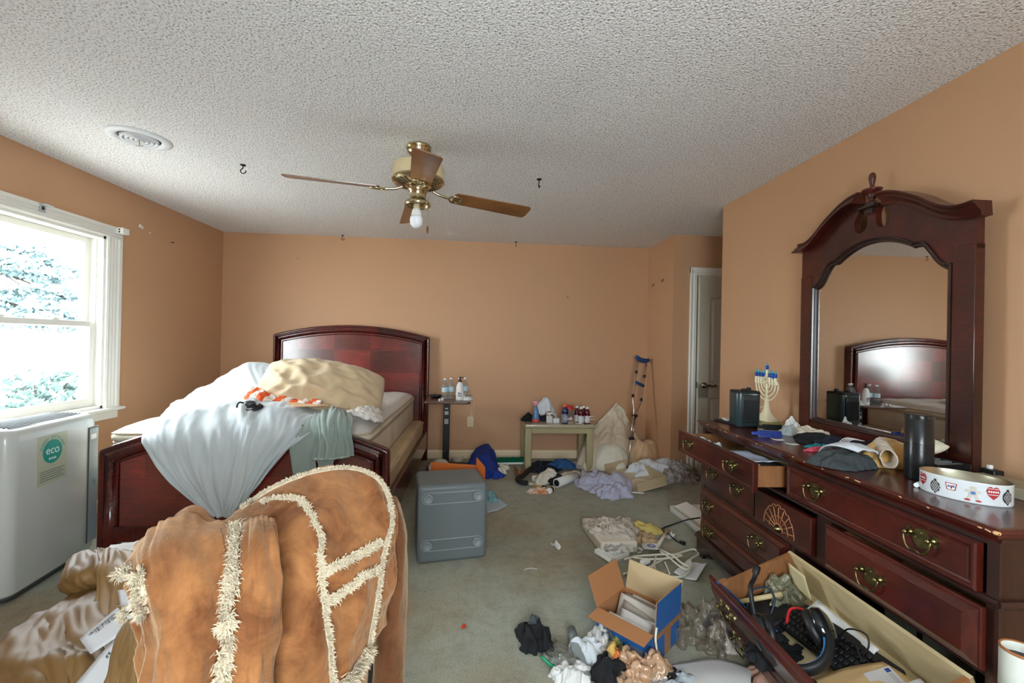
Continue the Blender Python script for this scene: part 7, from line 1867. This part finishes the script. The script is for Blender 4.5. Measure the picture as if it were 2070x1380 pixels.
R5 = [(284, 1390, .82), (312, 1388, .79), (350, 1385, .78), (396, 1380, .80), (448, 1376, .83), (498, 1370, .835), (546, 1364, .87), (612, 1352, .89), (668, 1340, .93), (708, 1330, .98), (735, 1320, 1.04), (752, 1312, 1.10)]
R6 = [(288, 1600, .82), (315, 1600, .79), (350, 1600, .77), (394, 1595, .78), (444, 1590, .81), (494, 1585, .82), (545, 1575, .85), (606, 1555, .88), (654, 1535, .92), (690, 1515, .97), (715, 1490, 1.02), (735, 1470, 1.08)]
rows = [[PY(*p) for p in r] for r in (R0, R1, R2, R3, R4, R5, R6)]
G = patch_pts(rows, 120, 170, [(6, 2.6, .016, 3, True), (15, 7, .005, 8, True), (5, 3.5, .016, 12, False), (34, 20, .002, 17, True)])
body = grid_mesh('coat_body', G, SUE, coat, .003, offset=-1)
# front flap edge: the fold between the two front panels
rows = [[PY(470, 1062, 1.0), PY(520, 1045, 1.02), PY(556, 1050, 1.0)], [PY(466, 1100, .92), PY(520, 1082, .925), PY(560, 1085, .955)], [PY(468, 1180, .862), PY(520, 1170, .865), PY(567, 1165, .905)], [PY(462, 1270, .825), PY(516, 1265, .825), PY(568, 1262, .87)], [PY(450, 1380, .80), PY(506, 1378, .80), PY(552, 1378, .85)], [PY(446, 1560, .78), PY(500, 1560, .785), PY(545, 1560, .83)]]
G2 = patch_pts(rows, 60, 40, [(3, 2.2, .010, 3, True), (8, 5, .004, 6, True)])
# left sleeve panel
rows = [[PY(275, 1105, .96), PY(320, 1062, .98), PY(380, 1040, 1.0), PY(470, 1060, 1.0)], [PY(257, 1150, .88), PY(305, 1110, .87), PY(375, 1088, .89), PY(470, 1098, .925)], [PY(268, 1195, .84), PY(312, 1180, .815), PY(380, 1170, .825), PY(474, 1175, .868)], [PY(282, 1290, .81), PY(318, 1285, .775), PY(376, 1280, .78), PY(468, 1278, .83)], [PY(283, 1390, .80), PY(318, 1388, .765), PY(372, 1386, .76), PY(455, 1384, .805)], [PY(285, 1600, .79), PY(318, 1600, .76), PY(370, 1600, .75), PY(450, 1600, .785)]]
G3 = patch_pts(rows, 70, 60, [(3, 2.4, .014, 23, True), (8, 6, .004, 6, True)])
for g_ in (G2, G3):
    for r_ in g_:
        for p_ in r_: p_ += (EYE-p_).normalized()*.034
grid_mesh('front_panel', G2, SUE, coat, .002); grid_mesh('sleeve', G3, SUE, coat, .002)
tv, tf = [], []
for g_ in (G, G2, G3):
    o0, nvv = len(tv), len(g_[0]); tv += [tuple(p) for r in g_ for p in r]
    tf += [(o0+i*nvv+j, o0+i*nvv+j+1, o0+(i+1)*nvv+j+1, o0+(i+1)*nvv+j) for i in range(len(g_)-1) for j in range(nvv-1)]
bvh = BVHTree.FromPolygons(tv, tf)
def onb(px, py):
    d = ray(px, py).normalized(); h = bvh.ray_cast(EYE, d)
    if h[0] is None:
        h = bvh.find_nearest(EYE+d*1.05)
    n = h[1]; n = n if n.dot(d) < 0 else -n
    return h[0], n
def fur(pix, w, name='fur_trim', n=900, ln=.018, sd=1, base=True):
    pts = []; nn = []
    sp = spline([V((x, y, 0)) for x, y in pix], 14)
    for q in sp:
        p, n_ = onb(q.x, q.y); pts.append(p+n_*.006); nn.append(n_)
    m = M(); rnd = random.Random(sd)
    if base: m.tube(pts, lambda q: w*.44*(.85+.4*N(q*23, sd, 0)), 8, 1, flat=.8)
    n = int(n*2)
    for k in range(n):
        s = rnd.random()*(len(pts)-1); i = int(s); p = pts[i].lerp(pts[min(i+1, len(pts)-1)], s-i); n_ = nn[i]
        tg = (pts[min(i+1, len(pts)-1)]-pts[max(i-1, 0)]).normalized(); sdw = tg.cross(n_)
        o = p+sdw*rnd.gauss(0, w*.28)+n_*w*.15
        d = (n_*rnd.uniform(.15, .8)+sdw*rnd.uniform(-1, 1)+tg*rnd.uniform(-.3, .9)).normalized()*ln*rnd.uniform(.5, 1.15)
        e = d.cross(n_).normalized()*.0016; mid = o+d*.6+n_*.002
        m.face([m._v(o-e), m._v(o+e), m._v(mid+e*.6), m._v(mid-e*.6)]); m.face([m._v(mid-e*.6), m._v(mid+e*.6), m._v(o+d-V((0, 0, ln*.15)))])
    return m.build(name, FUR, coat)
fur([(474, 1066), (476, 1100), (478, 1130), (474, 1180), (466, 1230), (462, 1270), (452, 1320), (446, 1380), (440, 1440)], .020, n=1500, sd=1)
fur([(530, 1022), (550, 1013), (590, 1012), (615, 1022), (636, 1060), (645, 1110), (648, 1170), (652, 1240), (660, 1310), (668, 1385)], .009, n=1300, ln=.011, sd=2)
fur([(492, 1032), (520, 1012), (560, 988), (610, 967), (660, 954), (705, 951), (745, 962), (770, 985), (784, 1018), (787, 1055), (778, 1090), (768, 1130), (762, 1180), (752, 1240), (742, 1300)], .009, n=1700, ln=.011, sd=3)
fur([(650, 1158), (690, 1140), (730, 1118), (765, 1098)], .013, n=700, ln=.011, sd=4)
fur([(652, 1220), (690, 1195), (725, 1170), (760, 1148)], .012, n=700, ln=.011, sd=5)
fur([(690, 1385), (715, 1350), (738, 1310)], .026, n=600, ln=.022, sd=6)
fur([(258, 1155), (250, 1185), (262, 1215), (268, 1240), (255, 1262)], .016, n=500, ln=.018, sd=7)
def stitch(pix, nm='seam_stitch'):
    sp = spline([V((x, y, 0)) for x, y in pix], 10); m = M(); m.tube([onb(q.x, q.y)[0]+onb(q.x, q.y)[1]*.0012 for q in sp], .0016, 5, 1); m.build(nm, SUED, coat)
stitch([(446, 1070), (458, 1130), (456, 1190), (450, 1260), (436, 1330), (428, 1385)])
stitch([(628, 1035), (638, 1090), (640, 1160), (644, 1240), (652, 1310), (660, 1385)])
stitch([(700, 965), (740, 985), (766, 1020), (772, 1060), (764, 1100), (752, 1150), (742, 1230), (732, 1310)])
stitch([(660, 1170), (700, 1150), (745, 1128)])
m = M(); rs = []
for (px, py, Y, r) in [(780, 1010, 1.27, .035), (790, 1060, 1.24, .042), (792, 1120, 1.22, .044), (790, 1200, 1.21, .043), (786, 1290, 1.20, .041), (782, 1390, 1.19, .042), (778, 1520, 1.18, .044)]:
    c_ = PY(px, py, Y); rs.append([c_+V((r*math.cos(a_)*(1+.1*math.sin(3*a_+py*.01)), r*1.1*math.sin(a_), 0)) for a_ in [2*PI*k/20 for k in range(20)]])
rs2 = [spline([r[k] for r in rs], 6) for k in range(20)]
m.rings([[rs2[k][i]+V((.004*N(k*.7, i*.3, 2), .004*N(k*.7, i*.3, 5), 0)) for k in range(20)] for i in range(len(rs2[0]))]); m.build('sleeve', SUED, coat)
m = M(); rnd = random.Random(31)
for k in range(700):
    a_ = rnd.uniform(0, 2*PI); c_ = PY(779, 1490+rnd.uniform(-14, 14), 1.18)+V((.046*math.cos(a_), .05*math.sin(a_), 0)); d = V((math.cos(a_), math.sin(a_), rnd.uniform(-1, .4))).normalized()*.02; e = V((-d.y, d.x, 0)).normalized()*.0012
    m.face([m._v(c_-e), m._v(c_+e), m._v(c_+d)])
m.build('fur_cuff', FUR, coat)

# ------------------------------------------------------------------ khaki jacket and letters
KH = mat('khaki_twill', (116, 86, 46), .6, bump=(300, .15, .002), var=(3, .12)); KHL = mat('khaki_light', (132, 102, 60), .6, bump=(300, .15, .002))
jk = thing('jacket', 'khaki jacket slumped in a heap below the air conditioner beside the coat', 'jacket', (-1.0, 1.15, 0))
rows = [[PY(-120, 1420, 1.28), PY(-30, 1330, 1.36), PY(60, 1262, 1.42), PY(130, 1222, 1.48), PY(185, 1190, 1.5), PY(235, 1165, 1.5), PY(290, 1150, 1.45)],
        [PY(-120, 1440, 1.2), PY(-20, 1332, 1.26), PY(60, 1275, 1.30), PY(125, 1238, 1.34), PY(180, 1212, 1.36), PY(232, 1200, 1.36), PY(285, 1195, 1.32)],
        [PY(-120, 1500, 1.06), PY(-10, 1400, 1.08), PY(65, 1340, 1.10), PY(125, 1305, 1.13), PY(180, 1290, 1.15), PY(230, 1285, 1.16), PY(285, 1280, 1.14)],
        [PY(-120, 1600, .96), PY(-10, 1490, .97), PY(65, 1430, .98), PY(125, 1400, 1.0), PY(180, 1390, 1.02), PY(230, 1390, 1.03), PY(285, 1390, 1.02)],
        [PY(-120, 1800, .92), PY(-10, 1700, .92), PY(65, 1660, .93), PY(125, 1640, .95), PY(180, 1640, .97), PY(230, 1640, .98), PY(285, 1640, .98)]]
patch('jacket_body', rows, 80, 90, KH, jk, [(2.5, 3.5, .022, 3, True), (7, 5, .010, 8, True), (14, 9, .003, 4, True)], .01)
rows = [[PY(196, 1112, 1.52), PY(230, 1112, 1.5), PY(272, 1118, 1.42)], [PY(200, 1135, 1.42), PY(235, 1140, 1.38), PY(270, 1150, 1.32)], [PY(202, 1180, 1.36), PY(228, 1190, 1.30), PY(262, 1200, 1.26)], [PY(190, 1240, 1.28), PY(215, 1250, 1.22), PY(250, 1262, 1.18)], [PY(185, 1275, 1.22), PY(205, 1290, 1.17), PY(240, 1320, 1.12)]]
patch('collar_flap', rows, 40, 30, KHL, jk, [(3, 3, .012, 3, True)], .006)
rows = [[PY(128, 1165, 1.56), PY(150, 1128, 1.6), PY(185, 1116, 1.6), PY(215, 1118, 1.56)], [PY(124, 1178, 1.48), PY(148, 1148, 1.48), PY(185, 1135, 1.48), PY(212, 1138, 1.46)], [PY(132, 1190, 1.46), PY(155, 1172, 1.42), PY(186, 1160, 1.42), PY(210, 1160, 1.42)], [PY(150, 1200, 1.48), PY(170, 1190, 1.45), PY(192, 1180, 1.44), PY(208, 1176, 1.44)], [PY(165, 1205, 1.52), PY(180, 1200, 1.5), PY(196, 1195, 1.5), PY(208, 1190, 1.5)]]
patch('sleeve', rows, 40, 40, KH, jk, [(5, 3, .012, 3, True)], .008)
rows = [[PY(268, 1215, 1.1), PY(280, 1215, 1.06), PY(290, 1225, 1.0)], [PY(250, 1270, 1.0), PY(268, 1275, .96), PY(285, 1290, .92)], [PY(232, 1340, .95), PY(252, 1350, .91), PY(283, 1360, .87)], [PY(218, 1400, .92), PY(240, 1410, .88), PY(283, 1420, .84)], [PY(205, 1520, .9), PY(230, 1540, .86), PY(283, 1560, .82)]]
patch('front_placket', rows, 40, 24, KHL, jk, [(3, 3, .008, 3, True)], .008)
M().tube([PY(270, 1222, 1.06), PY(250, 1278, .975), PY(232, 1345, .93), PY(218, 1405, .895), PY(205, 1525, .875)], .003, 6).build('piping', SUED, jk)
M().tube([PY(262, 1300, .935), PY(248, 1345, .905), PY(236, 1405, .875)], .0016, 5).build('seam_stitch', SUED, jk)
LET = mat('letter_paper', (206, 208, 210), .7)
t = thing('letter', 'white envelope with a printed barcode tucked between jacket and coat', 'envelope', PY(215, 1280, 1.10))
q = [PY(163, 1292, 1.08), PY(186, 1322, 1.03), PY(268, 1268, 1.0), PY(240, 1228, 1.10)]
sheet('paper', q, LET, 0, .002, 6, t)
n_ = (q[1]-q[0]).cross(q[3]-q[0]).normalized(); n_ = n_ if n_.dot(EYE-q[0]) > 0 else -n_
m = M(); rnd = random.Random(7)
for k in range(34):
    s = .20+k*.0205; a_ = q[0].lerp(q[3], s).lerp(q[1].lerp(q[2], s), .12); b_ = q[0].lerp(q[3], s).lerp(q[1].lerp(q[2], s), .34 if rnd.random() > .4 else .24)
    w_ = (q[3]-q[0])*.005*rnd.choice((1, 1.6, 2)); o_ = n_*.004
    m.face([m._v(a_+o_), m._v(b_+o_), m._v(b_+w_+o_), m._v(a_+w_+o_)])
m.build('barcode', BLKI, t)
q = [PY(150, 1372, 1.02), PY(150, 1440, .95), PY(228, 1440, .90), PY(262, 1270, 1.0)]
t = thing('letter', 'blank white envelope lower down in front of the barcode one', 'envelope', q[0])
q = [PY(140, 1400, .99), PY(190, 1470, .92), PY(262, 1330, .955), PY(240, 1282, 1.02)]
sheet('paper', q, LET, 0, .002, 6, t)
n_ = (q[1]-q[0]).cross(q[3]-q[0]).normalized(); n_ = n_ if n_.dot(EYE-q[0]) > 0 else -n_
p_ = q[0].lerp(q[3], .75).lerp(q[1].lerp(q[2], .75), .25)+n_*.004
text('52', .012, facing(p_, n_, q[1]-q[0]), BLKI, t)
t = thing('letter', 'small corner of white card showing under the coat fur', 'envelope', PY(247, 1200, 1.05))
sheet('paper', [PY(241, 1192, 1.03), PY(246, 1222, 1.0), PY(268, 1225, .96), PY(266, 1190, 1.0)], LET, 0, .002, 4, t)
o = sheet('paper_sheet', [PY(196, 1116, 1.64), PY(225, 1108, 1.66), PY(300, 1098, 1.6), PY(270, 1124, 1.5)], PAPER, .01, .002, 8, None, 3, .01); tag(o, 'white paper showing between jacket collar, coat and footboard', 'paper')
# ------------------------------------------------------------------ light
w = bpy.data.worlds.new('world'); SC.world = w; w.use_nodes = True
bg = w.node_tree.nodes['Background']; bg.inputs[0].default_value = (.88, .94, 1.0, 1); bg.inputs[1].default_value = WORLD
for yc in (W1,):
    ld = bpy.data.lights.new('window_portal', 'AREA'); ld.shape = 'RECTANGLE'; ld.size = 2*HW; ld.size_y = WZ1-WZ0
    lo = bpy.data.objects.new('window_portal', ld); COL.objects.link(lo)
    lo.matrix_world = Matrix.Translation((XL-.17, yc, (WZ0+WZ1)/2)) @ Matrix(((0, 0, -1), (1, 0, 0), (0, -1, 0))).to_4x4()
    # area lights shine along -Z: the matrix turns -Z to +X
    ld.cycles.is_portal = True
ld = bpy.data.lights.new('window_portal', 'AREA'); ld.shape = 'RECTANGLE'; ld.size = F1-F0; ld.size_y = WZ1-WZ0; ld.cycles.is_portal = True  # portal of the added fill window behind the camera
lo = bpy.data.objects.new('window_portal', ld); COL.objects.link(lo)
lo.matrix_world = Matrix.Translation(((F0+F1)/2, YF-.12, (WZ0+WZ1)/2)) @ Matrix(((-1, 0, 0), (0, 0, -1), (0, -1, 0))).to_4x4()
vs = SC.view_settings; vs.view_transform = 'Standard'; vs.look = 'None'; vs.gamma = 1; vs.exposure = EXPO; vs.use_curve_mapping = False
cy = SC.cycles; cy.max_bounces = 10; cy.diffuse_bounces = 5; cy.glossy_bounces = 4; cy.transmission_bounces = 6; cy.transparent_max_bounces = 16
cy.use_adaptive_sampling = True; cy.adaptive_threshold = .025; cy.use_denoising = True; cy.sample_clamp_indirect = 8
